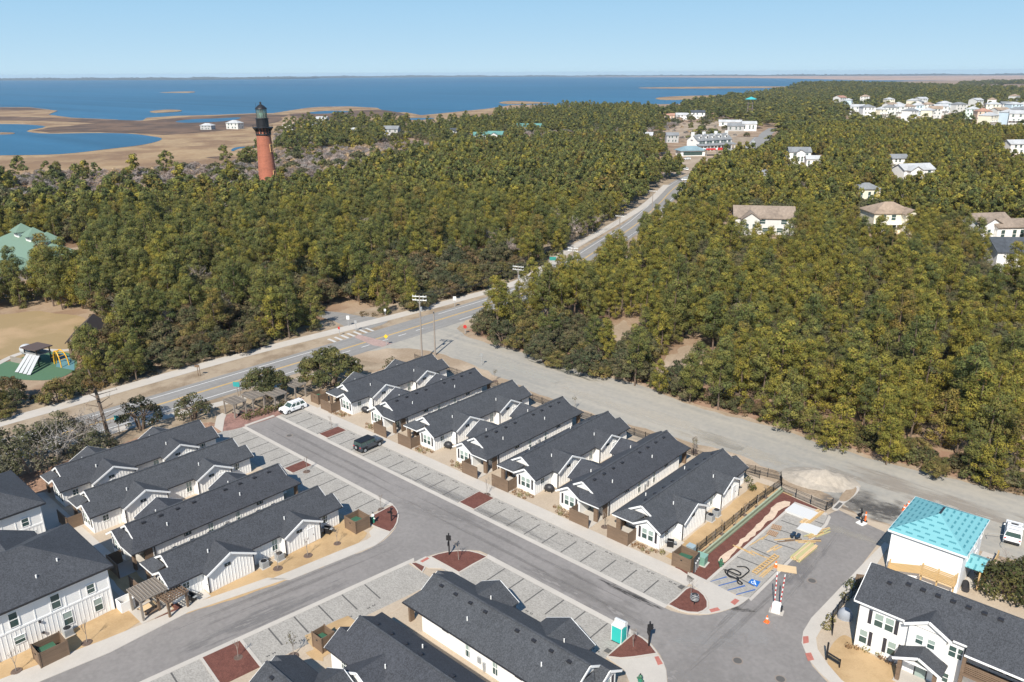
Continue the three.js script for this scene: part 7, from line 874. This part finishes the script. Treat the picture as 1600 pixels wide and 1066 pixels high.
function scatter(poly, gap, pick, jitter = 0.42) {
  const xs = poly.map((p) => p[0]), ys = poly.map((p) => p[1]), x1 = Math.max(...xs), y1 = Math.max(...ys); let row = 0;
  for (let y = Math.min(...ys); y < y1; y += gap * 0.87, row++) for (let x = Math.min(...xs) + (row % 2) * gap / 2; x < x1; x += gap) { const u = x + rr(-jitter, jitter) * gap, v = y + rr(-jitter, jitter) * gap; if (!inside(poly, u, v) || !okHere(u, v)) continue; const a = Math.atan2(-u, v) - 0.7368, fr = Math.abs(a) < 0.62; if (!fr || v * Math.cos(0.7368) - u * Math.sin(0.7368) < 20) continue; pick(u, v); }
}
const nz = (u, v, s = 1) => F1[((Math.floor(v * 2.1 / s) % NS + NS) % NS) * NS + ((Math.floor(u * 2.1 / s) % NS + NS) % NS)];
const lo = (u, v) => 0.72 + 0.56 * F1[((Math.floor(v * 3.3) % NS + NS) % NS) * NS + ((Math.floor(u * 3.3 + 170) % NS + NS) % NS)];
const put = (kind, u, v, s, tint) => trees[kind].push({ u, v, s: kind === 'pine' ? s * lo(u, v) * (v > 150 ? 0.94 : 1) : s, tint, t: R() * 6.28, k: Math.floor(R() * 60) });
// left wood: live oak thicket along the trail, pines behind
scatter(leftWood, 4.45, (u, v) => { const edge = -152 - u, q = nz(u, v) + (edge < 45 && v < 175 ? 0.32 : 0) - (v > 175 ? 0.1 : 0); if (q > 0.62 + R() * 0.26) put('oak', u, v, rr(0.65, 1.25) * (edge < 8 ? 0.72 : 1), R() < 0.3 ? 1 : R() < 0.3 ? 3 : R() < 0.3 ? 2 : 0); else if (R() < 0.05) put('bare', u, v, rr(0.8, 1.3)); else put('pine', u, v, rr(0.65, 1.18), R() < 0.25 ? 1 : R() < 0.25 ? 2 : R() < 0.1 ? 3 : 0); });
scatter(rightWood, 4.25, (u, v) => { const q = nz(u + 500, v + 90), near = v < 126; if (u < -66 && u > -112 && v < 140 && q > 0.40) put(R() < 0.75 ? 'oak' : 'pine', u, v, rr(0.55, 0.95), R() < 0.35 ? 1 : R() < 0.4 ? 0 : 2); else if (near && R() < 0.22) put('oak', u, v, rr(0.4, 0.62), R() < 0.5 ? 3 : 1); else if (q > 0.62 && R() < 0.5) put('oak', u, v, rr(0.7, 1.0), 0); else if (R() < 0.02) put('bare', u, v, rr(0.8, 1.2)); else if (R() > 0.06) put('pine', u, v, rr(0.6, 1.1) * (near ? 0.9 : 1), R() < 0.62 ? 1 : R() < 0.22 ? 3 : R() < 0.3 ? 2 : 0); });
// wood strip between the far left clearing and the highway
// scrub along the wood edges
for (const [line, n, w] of [[[[-152.5, 40], [-152.5, 75], [-151.5, 98]], 70, 2.5], [[[-151, 112], [-149, 140], [-149.5, 165], [-158, 192], [-168, 212]], 60, 2], [[[-118, 122.5], [-90, 122], [-60, 121], [-30, 121], [0, 122], [60, 121.5]], 300, 2.0], [[[-125, 128], [-127.5, 150], [-133, 175], [-150, 225]], 60, 2]]) for (let i = 0; i < n; i++) { const f = R() * (line.length - 1), k = Math.floor(f), a = line[k], b = line[k + 1], g = f - k; put('bush', a[0] + (b[0] - a[0]) * g + rr(-w, w), a[1] + (b[1] - a[1]) * g + rr(-w, w), rr(0.4, 1.0), 0); }
for (const p of [leftWood, rightWood]) { const xs = p.map((q) => q[0]); for (let i = 0; i < 420; i++) { const u = rr(-300, 60), v = rr(60, 220); if (inside(p, u, v) && okHere(u, v)) put('bush', u, v, rr(0.5, 1.1), 0); } }
const byNear = (a, b) => Math.hypot(a.u, a.v) - Math.hypot(b.u, b.v);
for (const k in trees) trees[k].sort(byNear);
function treeGroup(kind, geos, mats, trunkMat, name, labelOf, group, n) {
  const protos = {};
  for (const t of trees[kind].slice(0, n)) {
    const gi = t.k % geos.length, mi = t.tint ?? 0, key = gi + '_' + mi, at = [t.u, t.v]; let o;
    const L = labelOf(t);
    if (!protos[key]) { o = protos[key] = thing(name, L[0], 'tree', at, t.t, L[1]); if (geos[gi].crown) { part(o, 'trunk', geos[gi].trunk, trunkMat); part(o, 'crown', geos[gi].crown, mats[mi]); } else part(o, 'branches', geos[gi], trunkMat); }
    else { o = copyOf(protos[key], at, t.t, L[0]); o.userData.group = L[1]; }
    o.scale.setScalar(t.s);
  }
  return trees[kind].slice(n);
}
const tintOf = (t) => [[1, 1, 1], [1.32, 1.2, 0.85], [0.78, 0.86, 0.9], [1.2, 0.98, 0.95]][t.tint ?? 0];
function massOf(name, label, category, sets) {   // the rest of a wood: one object of many copies
  const g = new THREE.Group(); g.name = numbered(name); scene.add(g); tag(g, label, category, null, 'stuff'); const m4 = new THREE.Matrix4(), q = new THREE.Quaternion(), up = V3(0, 1, 0), c = new THREE.Color();
  for (const [list, geos, mt, pname] of sets) geos.forEach((geo, i) => { const L = list.filter((t) => t.k % geos.length === i); if (!L.length) return; const im = new THREE.InstancedMesh(geo, mt, L.length); im.name = pname; im.castShadow = im.receiveShadow = true; L.forEach((t, j) => { m4.compose(V3(t.u, t.y ?? 0, -t.v), q.setFromAxisAngle(up, t.t), V3(t.s * (t.w ?? 1), t.s, t.s * (t.w ?? 1))); im.setMatrixAt(j, m4); const f = tintOf(t); im.setColorAt(j, c.setRGB(f[0], f[1], f[2])); }); g.add(im); });
  return g;
}
const side = (t) => t.u < -140 ? 0 : 1;
const restPine = treeGroup('pine', pines, LM, M.bark, 'pine_tree', (t) => side(t) ? ['round crowned green pine in the wood beyond the gravel road', 'pines of the wood beyond the gravel road'] : ['round crowned green pine in the wood beyond the highway trail', 'pines of the wood beyond the highway trail'], null, 300);
const restOak = treeGroup('oak', oaks, LM, M.bark, 'live_oak_tree', (t) => side(t) ? ['low dark evergreen oak at the wood edge by the gravel road', 'evergreen oaks by the gravel road'] : ['low dark evergreen oak of the thicket along the highway trail', 'evergreen oaks along the highway trail'], null, 290);
const restBare = treeGroup('bare', bares, LM, M.greyBark, 'bare_tree', (t) => side(t) ? ['leafless grey tree among the pines beyond the gravel road', 'leafless trees among the right pines'] : ['leafless grey tree among the green crowns left of the highway', 'leafless trees among the left crowns'], null, 110);
const nearM = (t) => Math.hypot(t.u, t.v) < 330;
const part2 = (list, f) => [list.filter(f), list.filter((t) => !f(t))];
const [rpN, rpF] = part2(restPine, nearM), [roN, roF] = part2(restOak, nearM);
const cg = (a) => a.map((p) => p.crown), tg = (a) => a.map((p) => p.trunk);
const wide = (l) => { for (const t of l) t.w = 1.0; return l; };
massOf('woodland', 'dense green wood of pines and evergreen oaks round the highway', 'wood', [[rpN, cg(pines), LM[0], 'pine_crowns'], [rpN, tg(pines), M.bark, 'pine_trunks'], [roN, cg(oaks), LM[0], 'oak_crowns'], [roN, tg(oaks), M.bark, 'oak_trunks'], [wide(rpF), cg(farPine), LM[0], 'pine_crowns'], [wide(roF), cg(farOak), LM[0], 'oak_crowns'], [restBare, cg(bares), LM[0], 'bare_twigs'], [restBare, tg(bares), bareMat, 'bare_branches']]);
massOf('undergrowth', 'low olive and brown scrub along the wood edges', 'scrub', [[trees.bush, cg(bushes), LM[0], 'scrub_leaves']]);
// farther woods: behind the left wood, round the village, over the dune on the right
const far = { pine: [], oak: [], bare: [] };
const hillAt = (u, v) => { const c = [-1059.0,2665.5], e = [-589.8,2402.0]; return 13 * Math.exp(-(((u - c[0]) / 260) ** 2 + ((v - c[1]) / 520) ** 2)) + 4 * Math.exp(-(((u - e[0]) / 300) ** 2 + ((v - e[1]) / 400) ** 2)); };
function farScatter(poly, gap, pPine, pBare, s0, s1, o = {}) { scatter(poly, gap, (u, v) => { const r = R(), t = { u, v, s: rr(s0, s1), t: R() * 6.28, k: Math.floor(R() * 60), tint: R() < 0.3 ? 2 : R() < 0.25 ? 1 : 0, y: hillAt(u, v) - 0.3, w: o.w ?? 1 }; if (o.clear && o.clear(u, v)) return; (r < pBare ? far.bare : r < pBare + pPine ? far.pine : far.oak).push(t); }, 0.45); }
const houses = scene.children.filter((c) => c.userData.category === 'house' || c.userData.category === 'filling station' || c.userData.category === 'tower').map((c) => [c.position.x, -c.position.z, c.name.startsWith('beach') ? 1 : c.position.x < -420 ? 0.25 : 0.7]).filter((p) => Math.hypot(p[0], p[1]) > 380);
const nearHouse = (u, v) => houses.some(([a, b, q]) => { const dx = u - a, dy = v - b, L = Math.hypot(a, b), f = -(dx * a + dy * b) / L, s = Math.abs(dx * b - dy * a) / L; return f > -9 && f < Math.min(150, 20 + L * 0.1) * q && s < 8 + 6 * q; });
const clearFar = { clear: nearHouse };
farScatter([[-646.9,405.8], [-677.1,483.2], [-659.3,568.0], [-672.5,698.4], [-756.1,835.8], [-778.7,1007.6], [-723.7,1101.0], [-626.1,1018.5], [-472.2,750.6], [-416.3,635.3], [-472.0,611.6], [-499.5,569.8], [-444.6,491.3], [-430.3,419.1], [-572.6,492.8], [-524.3,397.5], [-553.2,346.1]], 8.5, 0.45, 0.12, 0.8, 1.2, clearFar);
farScatter([[-774.3,479.1], [-841.1,620.7], [-755.8,651.5], [-647.5,540.6], [-641.9,457.8], [-680.7,427.3]], 13, 0.5, 0.3, 0.8, 1.3, clearFar);
farScatter([[-683.2,588.6], [-739.8,768.4], [-846.8,907.4], [-866.5,1121.1], [-777.7,1182.7], [-699.4,1064.2], [-747.7,801.2], [-665.6,629.5]], 15, 0.5, 0.3, 0.8, 1.1, clearFar);
const brush = [[[-525.6,323.2], [-499.5,403.2], [-510.2,438.8], [-445.0,420.1], [-395.32,328.56], [-362.58,256.30], [-356.45,217.11], [-380.26,185.56], [-394.46,154.47], [-373.70,137.52], [-380.35,101.54], [-383.21,79.58], [-538.44,116.37], [-516.70,141.72], [-492.70,184.28], [-473.39,232.93], [-478.01,269.89], [-487.61,292.02]], [[-499.5,569.8], [-490.2,640.1], [-441.0,689.6], [-372.5,580.5], [-424.7,492.2]], [[-707.1,1007.8], [-595.8,953.5], [-530.2,924.1], [-433.4,706.9], [-463.6,707.0], [-587.5,811.2]], [[-700.2,432.7], [-679.0,516.1], [-553.5,419.9], [-547.7,337.0]]];
brush.forEach((p, i) => farScatter(p, i ? 7 : 5.6, 0.03, 0.93, 0.75, 1.3, clearFar));
for (const p of [[-412.25,139.45], [-409.86,126.06], [-402.93,126.99], [-421.26,165.58], [-351.02,166.14], [-361.22,167.22], [-354.84,172.62], [-333.26,190.89], [-488.67,312.58], [-388.76,241.35], [-512.2,352.7], [-351.64,180.34], [-493.06,282.37], [-422.13,147.47], [-420.34,184.87], [-343.47,182.25]]) far.pine.push({ u: p[0], v: p[1], s: rr(0.8, 1.1), t: R() * 6, k: Math.floor(R() * 60), tint: 2, w: 1.3 });
const villageWood = [[-362.4,572.5], [-438.4,703.0], [-550.7,838.8], [-683.2,1129.7], [-810.0,1456.7], [-892.9,1751.1], [-951.7,2041.2], [-1019.0,2331.0], [-1254.8,3017.6], [-1248.4,3505.5], [-824.5,2958.6], [-445.7,2409.1], [-185.8,2362.0], [-76.7,1054.4], [-149.9,844.7], [-267.5,835.7], [-298.8,727.7], [-256.3,585.7], [-226.58,486.27], [-288.6,639.4], [-346.1,786.1], [-408.9,868.0], [-343.9,712.0], [-325.9,634.1], [-324.3,558.3]];
const sandyLot = [[-411.9,658.7], [-523.3,859.4], [-472.5,931.4], [-368.4,768.9], [-330.1,665.6], [-343.3,595.7]], road2 = [[-282.7,551.4], [-341.6,713.8], [-351.1,782.3], [-321.0,730.0], [-243.76,512.69], [-244.34,452.99]];
farScatter(villageWood, 13.5, 0.58, 0.17, 0.85, 1.25, { clear: (u, v) => nearHouse(u, v) || inside(sandyLot, u, v) || inside(road2, u, v), w: 1.5 });
farScatter(sandyLot, 24, 0.2, 0.6, 0.7, 1.1, clearFar);
farScatter([[-1119.1,3080.6], [-746.1,2881.1], [-472.0,2548.4], [-535.0,2881.3], [-833.1,3213.3], [-1090.7,3483.6]], 22, 0.7, 0.05, 0.9, 1.2, { w: 1.6 });
farScatter([[-900.7,3649.0], [-358.1,4427.3], [-468.0,5744.4], [-1046.3,4968.2], [-1090.4,4410.1]], 40, 0.8, 0, 0.9, 1.3, { w: 2.6 });
{ // dune under the far right wood
  const c = [-1059.0,2665.5], g = new THREE.PlaneGeometry(2400, 3000, 60, 60).rotateX(-Math.PI / 2), p = g.attributes.position; for (let i = 0; i < p.count; i++) { const u = p.getX(i) + c[0] + 150, v = -p.getZ(i) + c[1] - 200, e = hillAt(u, v); p.setXYZ(i, u, !inside(villageWood, u, v) ? -3 : e - 0.3, -v); } g.computeVertexNormals(); struct('hill', g, M.soil); }
for (const l of [far.pine, far.oak]) for (const t of l) t.w = (t.w ?? 1) * 1.15;
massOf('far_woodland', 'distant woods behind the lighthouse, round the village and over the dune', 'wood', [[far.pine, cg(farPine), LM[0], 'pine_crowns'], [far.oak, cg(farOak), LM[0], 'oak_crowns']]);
massOf('bare_brush', 'grey leafless brush between the green wood and the marsh', 'brush', [[far.bare, brushes, LM[0], 'bare_twigs']]);
console.log('trees', Object.entries(trees).map(([k, v]) => k + v.length).join(' '), 'far', Object.entries(far).map(([k, v]) => k + v.length).join(' '), 'tris', pines[0].crown.attributes.position.count / 3, oaks[0].crown.attributes.position.count / 3, farPine[0].crown.attributes.position.count / 3);
// ---------------------------------------------------------------- single trees near the estate
seed = 4242;
function single(name, label, at, geo, trunkMat, leaf, s = 1, turn = 0, cat = 'tree', group) { const o = thing(name, label, cat, at, turn, group); part(o, 'trunk', geo.trunk, trunkMat); part(o, 'crown', geo.crown, leaf); o.scale.setScalar(s); return o; }
const bigOak = wildOak(8.6, 6.6, 120, 120, 0.2, [[0.15, 0.15, 0.052], [0.115, 0.125, 0.048], [0.19, 0.175, 0.06]], { r2: 1, brown: 0.05, stems: 6 }), midOak = wildOak(6.8, 4.3, 62, 120, 0.19, [[0.125, 0.13, 0.05], [0.09, 0.10, 0.042]], { stems: 4, r2: 1 });
single('live_oak_tree', 'broad olive green oak beside the first cottage, biggest of the roadside oaks', [-119.6, 80.5], bigOak, M.bark, LM[0], 1.0, 0.4); single('live_oak_tree', 'round dark oak over the pergolas, left of the biggest oak', [-123.6, 69.5], midOak, M.bark, LM[0], 1.02, 2.0); single('live_oak_tree', 'small lone oak on the highway walk left of the turquoise sign', [-124.6, 55.8], wildOak(6.2, 3.0, 34, 80, 0.19, [[0.14, 0.14, 0.065], [0.11, 0.115, 0.055]], { stems: 4, r2: 1, lr: 0.8 }), M.bark, LM[0], 0.95, 1.0);
single('live_oak_tree', 'small dark sparse oak with bare trunks by the western cottages', [-127.2, 48.0], wildOak(7.2, 3.4, 40, 80, 0.19, [[0.05, 0.058, 0.03], [0.065, 0.07, 0.034]], { stems: 4, r2: 1, lr: 0.85 }), M.bark, LM[0], 1.0, 0.2);
{ const o = thing('pine_tree', 'tall sparse pine with dead lower branches and brown tinged top', 'tree', [-125.8, 42.3]); const m = mb(); m.bar([0, 0, 0], [-0.7, 8, 0.4], 0.34, 0.24, 8, false).bar([-0.7, 8, 0.4], [-1.3, 12.5, 0.8], 0.24, 0.1, 8, false); for (let k = 0; k < 16; k++) { const y = 3.2 + k * 0.5, a = k * 2.4, L = rr(1.5, 3.4); const c = [-0.09 * y + Math.cos(a) * L, y + rr(0.2, 1.2), 0.05 * y + Math.sin(a) * L]; m.bar([-0.09 * y, y, 0.05 * y], c, 0.08, 0.03, 4, false); for (let q = 0; q < 3; q++) m.bar(c, [c[0] + rr(-1, 1), c[1] + rr(-0.2, 0.8), c[2] + rr(-1, 1)], 0.03, 0.015, 3, false); } part(o, 'trunk', m, M.bark); const lb = []; for (let i = 0; i < 18; i++) { const a = i * 2.4, q = Math.sqrt((i + 0.5) / 18) * 3.6; lb.push([-1.4 + Math.cos(a) * q - 0.8, 11.7 - q * 0.4 + rr(-0.5, 0.5), 0.8 + Math.sin(a) * q, rr(0.9, 1.3), 0.55]); } part(o, 'crown', crown(lb, 120, 0.24, [[0.17, 0.11, 0.04], [0.15, 0.125, 0.04], [0.12, 0.12, 0.04]], { thin: 0.5 }), LM[0]); }
for (const [p, s, l, hz] of [[[-127.5, 36], 0.95, 'wide thin leaved grey green oak left of the tall sparse pine', 0], [[-124.5, 30.5], 1.05, 'grey green spreading oak above the picture left edge roof', 1], [[-128.5, 26], 1.1, 'second spreading oak at the left picture edge by the walk', 2], [[-126.8, 14], 1.1, 'oak crown at the left picture edge over the walk, lowest one', 4], [[-120, 38], 0.75, 'low oak at the back of the first western cottage', 5], [[-121.5, 24.5], 0.8, 'low leafy oak touching the left picture edge over the block', 3]]) single('live_oak_tree', l, p, wildOak(8.2, 4.8, 64, 62, 0.2, [[0.155, 0.155, 0.085], [0.13, 0.135, 0.065], [0.19, 0.18, 0.115]], { stems: 5, r2: 1, brown: 0.15, brownCol: [0.2, 0.17, 0.13] }), M.greyBark, LM[0], s, hz * 1.3);
for (const [p, s, l] of [[[-121, 33], 1.0, 'leafless pale tree in front of the spreading oaks'], [[-126.5, 39.5], 0.9, 'leafless pale tree leaning beside the tall sparse pine'], [[-123, 37.5], 0.85, 'leafless pale tree right in front of the tall sparse pine'], [[-129, 20], 1.0, 'leafless pale tree at the left picture edge']]) { const o = thing('bare_tree', l, 'tree', p); part(o, 'branches', bareTree(8, 0.8), M.greyBark); part(o, 'twigs', twigCrown(8, 0.5, 24), LM[2]); o.scale.setScalar(s); }
{ const bp = oakProto(2.6, 1.4, 8, 120, 0.14, [[0.10, 0.10, 0.04], [0.085, 0.09, 0.035]], { stems: 3 }); single('young_tree', 'small bushy tree on the straw lot behind the first cottage', [-116.2, 92.5], bp, M.bark, LM[0], 1.35); }
{ const g = oakProto(3.4, 3.0, 18, 150, 0.17, [[0.13, 0.12, 0.04], [0.09, 0.10, 0.035]], { stems: 4 }); single('evergreen_bush', 'big olive evergreen bush behind the townhouse roof', [-9.69,93.29], g, M.bark, LM[0], 1.15, 0, 'bush'); single('evergreen_bush', 'olive evergreen bush at the right picture edge, farther one', [-8.55,96.18], g, M.bark, LM[0], 1.0, 1.4, 'bush'); const o = thing('bare_bush', 'leafless brown thicket above the olive bush at the right edge', 'bush', [-10.46,98.09]); for (let k = 0; k < 7; k++) { const q = part(o, 'stem', bareTree(2.6, 1.0, 3), purpleBare); q.position.set(rr(-1.4, 1.4), 0, rr(-1.2, 1.2)); } }
// saplings with mulch rings, small shrubs before the porches
const sapG = [0, 1, 2].map(() => bareTree(2.9, 0.45, 3, 0.9)), ringG = new THREE.CylinderGeometry(0.5, 0.55, 0.08, 16).translate(0, 0.09, 0), ringM = mottled([0.13, 0.09, 0.07], 0.6, 2), sapProto = [];
const sap = (p, label, s = 1, leaf) => { const k = Math.floor(R() * 3); let o; if (!sapProto[k]) { o = sapProto[k] = thing('sapling', label, 'sapling', p); part(o, 'stem', sapG[k], M.greyBark); part(o, 'mulch_ring', ringG, ringM); } else o = copyOf(sapProto[k], p, R() * 6, label); o.scale.setScalar(s); if (leaf) part(o, 'leaves', crown([[0, 2.1, 0, 0.55, 1.2]], 90, 0.09, [[0.22, 0.14, 0.06], [0.14, 0.13, 0.05]], { r2: 0.6 }), LM[0]); return o; };
for (const [p, l] of [[[-74.47,49.17], 'bare sapling on the straw strip nearest the corner enclosure'], [[-74.96,45.19], 'bare sapling on the straw strip before the white gable'], [[-75.39,41.23], 'bare sapling on the straw strip by the two air conditioners'], [[-78.77,20.73], 'bare sapling in a mulch ring near the lattice pergola'], [[-79.61,14.38], 'bare sapling in a mulch ring left of the trash enclosure at the lower street'], [[-64.96,30.09], 'bare sapling on the square mulch bed by the lower street'], [[-60.42,56.81], 'bare many branched sapling on the middle mulch island'], [[-35.99,58.00], 'bare sapling on the island beside the portable toilet'], [[-35.77,68.90], 'thin sapling on the island by the wrapped sign'], [[-76.74,58.09], 'thin sapling on the rounded island nearest the bays'], [[-102.88,68.82], 'bare sapling by the first mulch bed of the north bays'], [[-51.61,74.65], 'bare sapling by the walk before the end cottages'], [[-68.8, 70.4], 'bare sapling on the middle mulch bed of the north bays'], [[-93.6, 57.6], 'bare sapling on the mulch bed of the south bays']]) sap(p, l, rr(0.85, 1.1)); sap([-60.96,33.91], 'leafy brown sapling between the two bottom roofs', 1.1, true);
for (const [p, l] of [[[-53.67,101.14], 'leafy sapling behind the back of the last cottages, nearer'], [[-54.03,101.73], 'leafy sapling behind the back of the last cottages, farther'], [[-97.63,102.76], 'leafy sapling behind the second cottage'], [[-77.95,102.12], 'leafy sapling at the back fence of the sixth cottage']]) sap(p, l, 0.95, true);
for (let i = 0; i < 7; i++) { const p = [-39.4 + (i % 2) * 0.3, 77 + i * 3.1]; const o = sap(p, ['twiggy young tree by the black fence, closest to the street', 'twiggy young tree by the black fence, second from the street', 'twiggy young tree by the black fence, third from the street', 'twiggy young tree in the middle of the black fence line', 'twiggy young tree by the black fence, third from its far end', 'twiggy young tree by the black fence, second from its far end', 'twiggy young tree at the far end of the black fence'][i], 0.75, i % 2 === 0); }
const shrubG = [crown([[0, 0.22, 0, 0.34, 0.8]], 260, 0.07, [[0.22, 0.10, 0.05], [0.30, 0.17, 0.08]], { r2: 0.5 }), crown([[0, 0.25, 0, 0.38, 0.85]], 260, 0.07, [[0.26, 0.20, 0.05], [0.18, 0.16, 0.05]], { r2: 0.5 }), crown([[0, 0.32, 0, 0.46, 0.85]], 260, 0.08, [[0.12, 0.13, 0.035], [0.15, 0.15, 0.04]], { r2: 0.6 })], shP = [];
const shrub = (p, k, label, group, s = 1) => { let o; if (!shP[k]) { o = shP[k] = part(scene, numbered('shrub'), shrubG[k], LM[0]); tag(o, label, 'shrub', group); } else { o = copyOf(shP[k], p, R() * 6, label); o.userData.group = group; } o.position.set(p[0], 0.04, -p[1]); o.scale.setScalar(s); return o; };
for (const [u, m] of north) { const s = m ? -1 : 1; for (let i = 0; i < 9; i++) { const x = s * (0.4 + (i % 5) * 0.72 + rr(-0.2, 0.2)), d = -0.75 - Math.floor(i / 5) * 0.75 + rr(-0.2, 0.2); shrub([u + x, 74.85 + d], i % 4 === 3 ? 1 : 0, i % 4 === 3 ? 'yellowish low shrub in a sand bed before a northern cottage' : 'russet low shrub in a sand bed before a northern cottage', i % 4 === 3 ? 'yellowish shrubs before the northern cottages' : 'russet shrubs before the northern cottages', rr(0.8, 1.25)); } }
for (const [i, p] of [[-117.36,61.59], [-117.42,62.69], [-117.25,63.73], [-117.10,64.50], [-116.87,65.62], [-116.99,66.71], [-117.10,67.73], [-116.91,68.84]].entries()) shrub(p, 2, 'green rounded shrub in the bark bed behind the white car', 'green shrubs in the bark bed', rr(1.5, 2.2));
for (const p of [[-19.57,72.65], [-18.93,72.97], [-18.05,73.26], [-16.93,73.54], [-16.46,73.23], [-15.70,73.09], [-14.92,73.20]]) shrub(p, R() < 0.5 ? 0 : 1, 'low russet shrub along the townhouse front wall', 'shrubs along the townhouse front', rr(1.0, 1.5));
for (const p of [[-22.40,74.01], [-22.54,75.56], [-22.81,80.35], [-22.94,82.37], [-22.96,83.44]]) shrub(p, R() < 0.4 ? 1 : 2, 'bushy shrub at the townhouse picket fence', 'shrubs at the townhouse picket fence', rr(1.5, 2.2));
shrub([-42.8, 74.4], 1, 'yellow tuft at the front corner of the end cottage', 'yellow tuft', 1.2);
for (const p of [[-41.72,96.26], [-43.22,98.07], [-41.79,96.37]]) shrub(p, 2, 'dark shrub on the straw lawn near its far end', 'dark shrubs on the straw lawn', 1.5);
renderer.render(scene, camera);
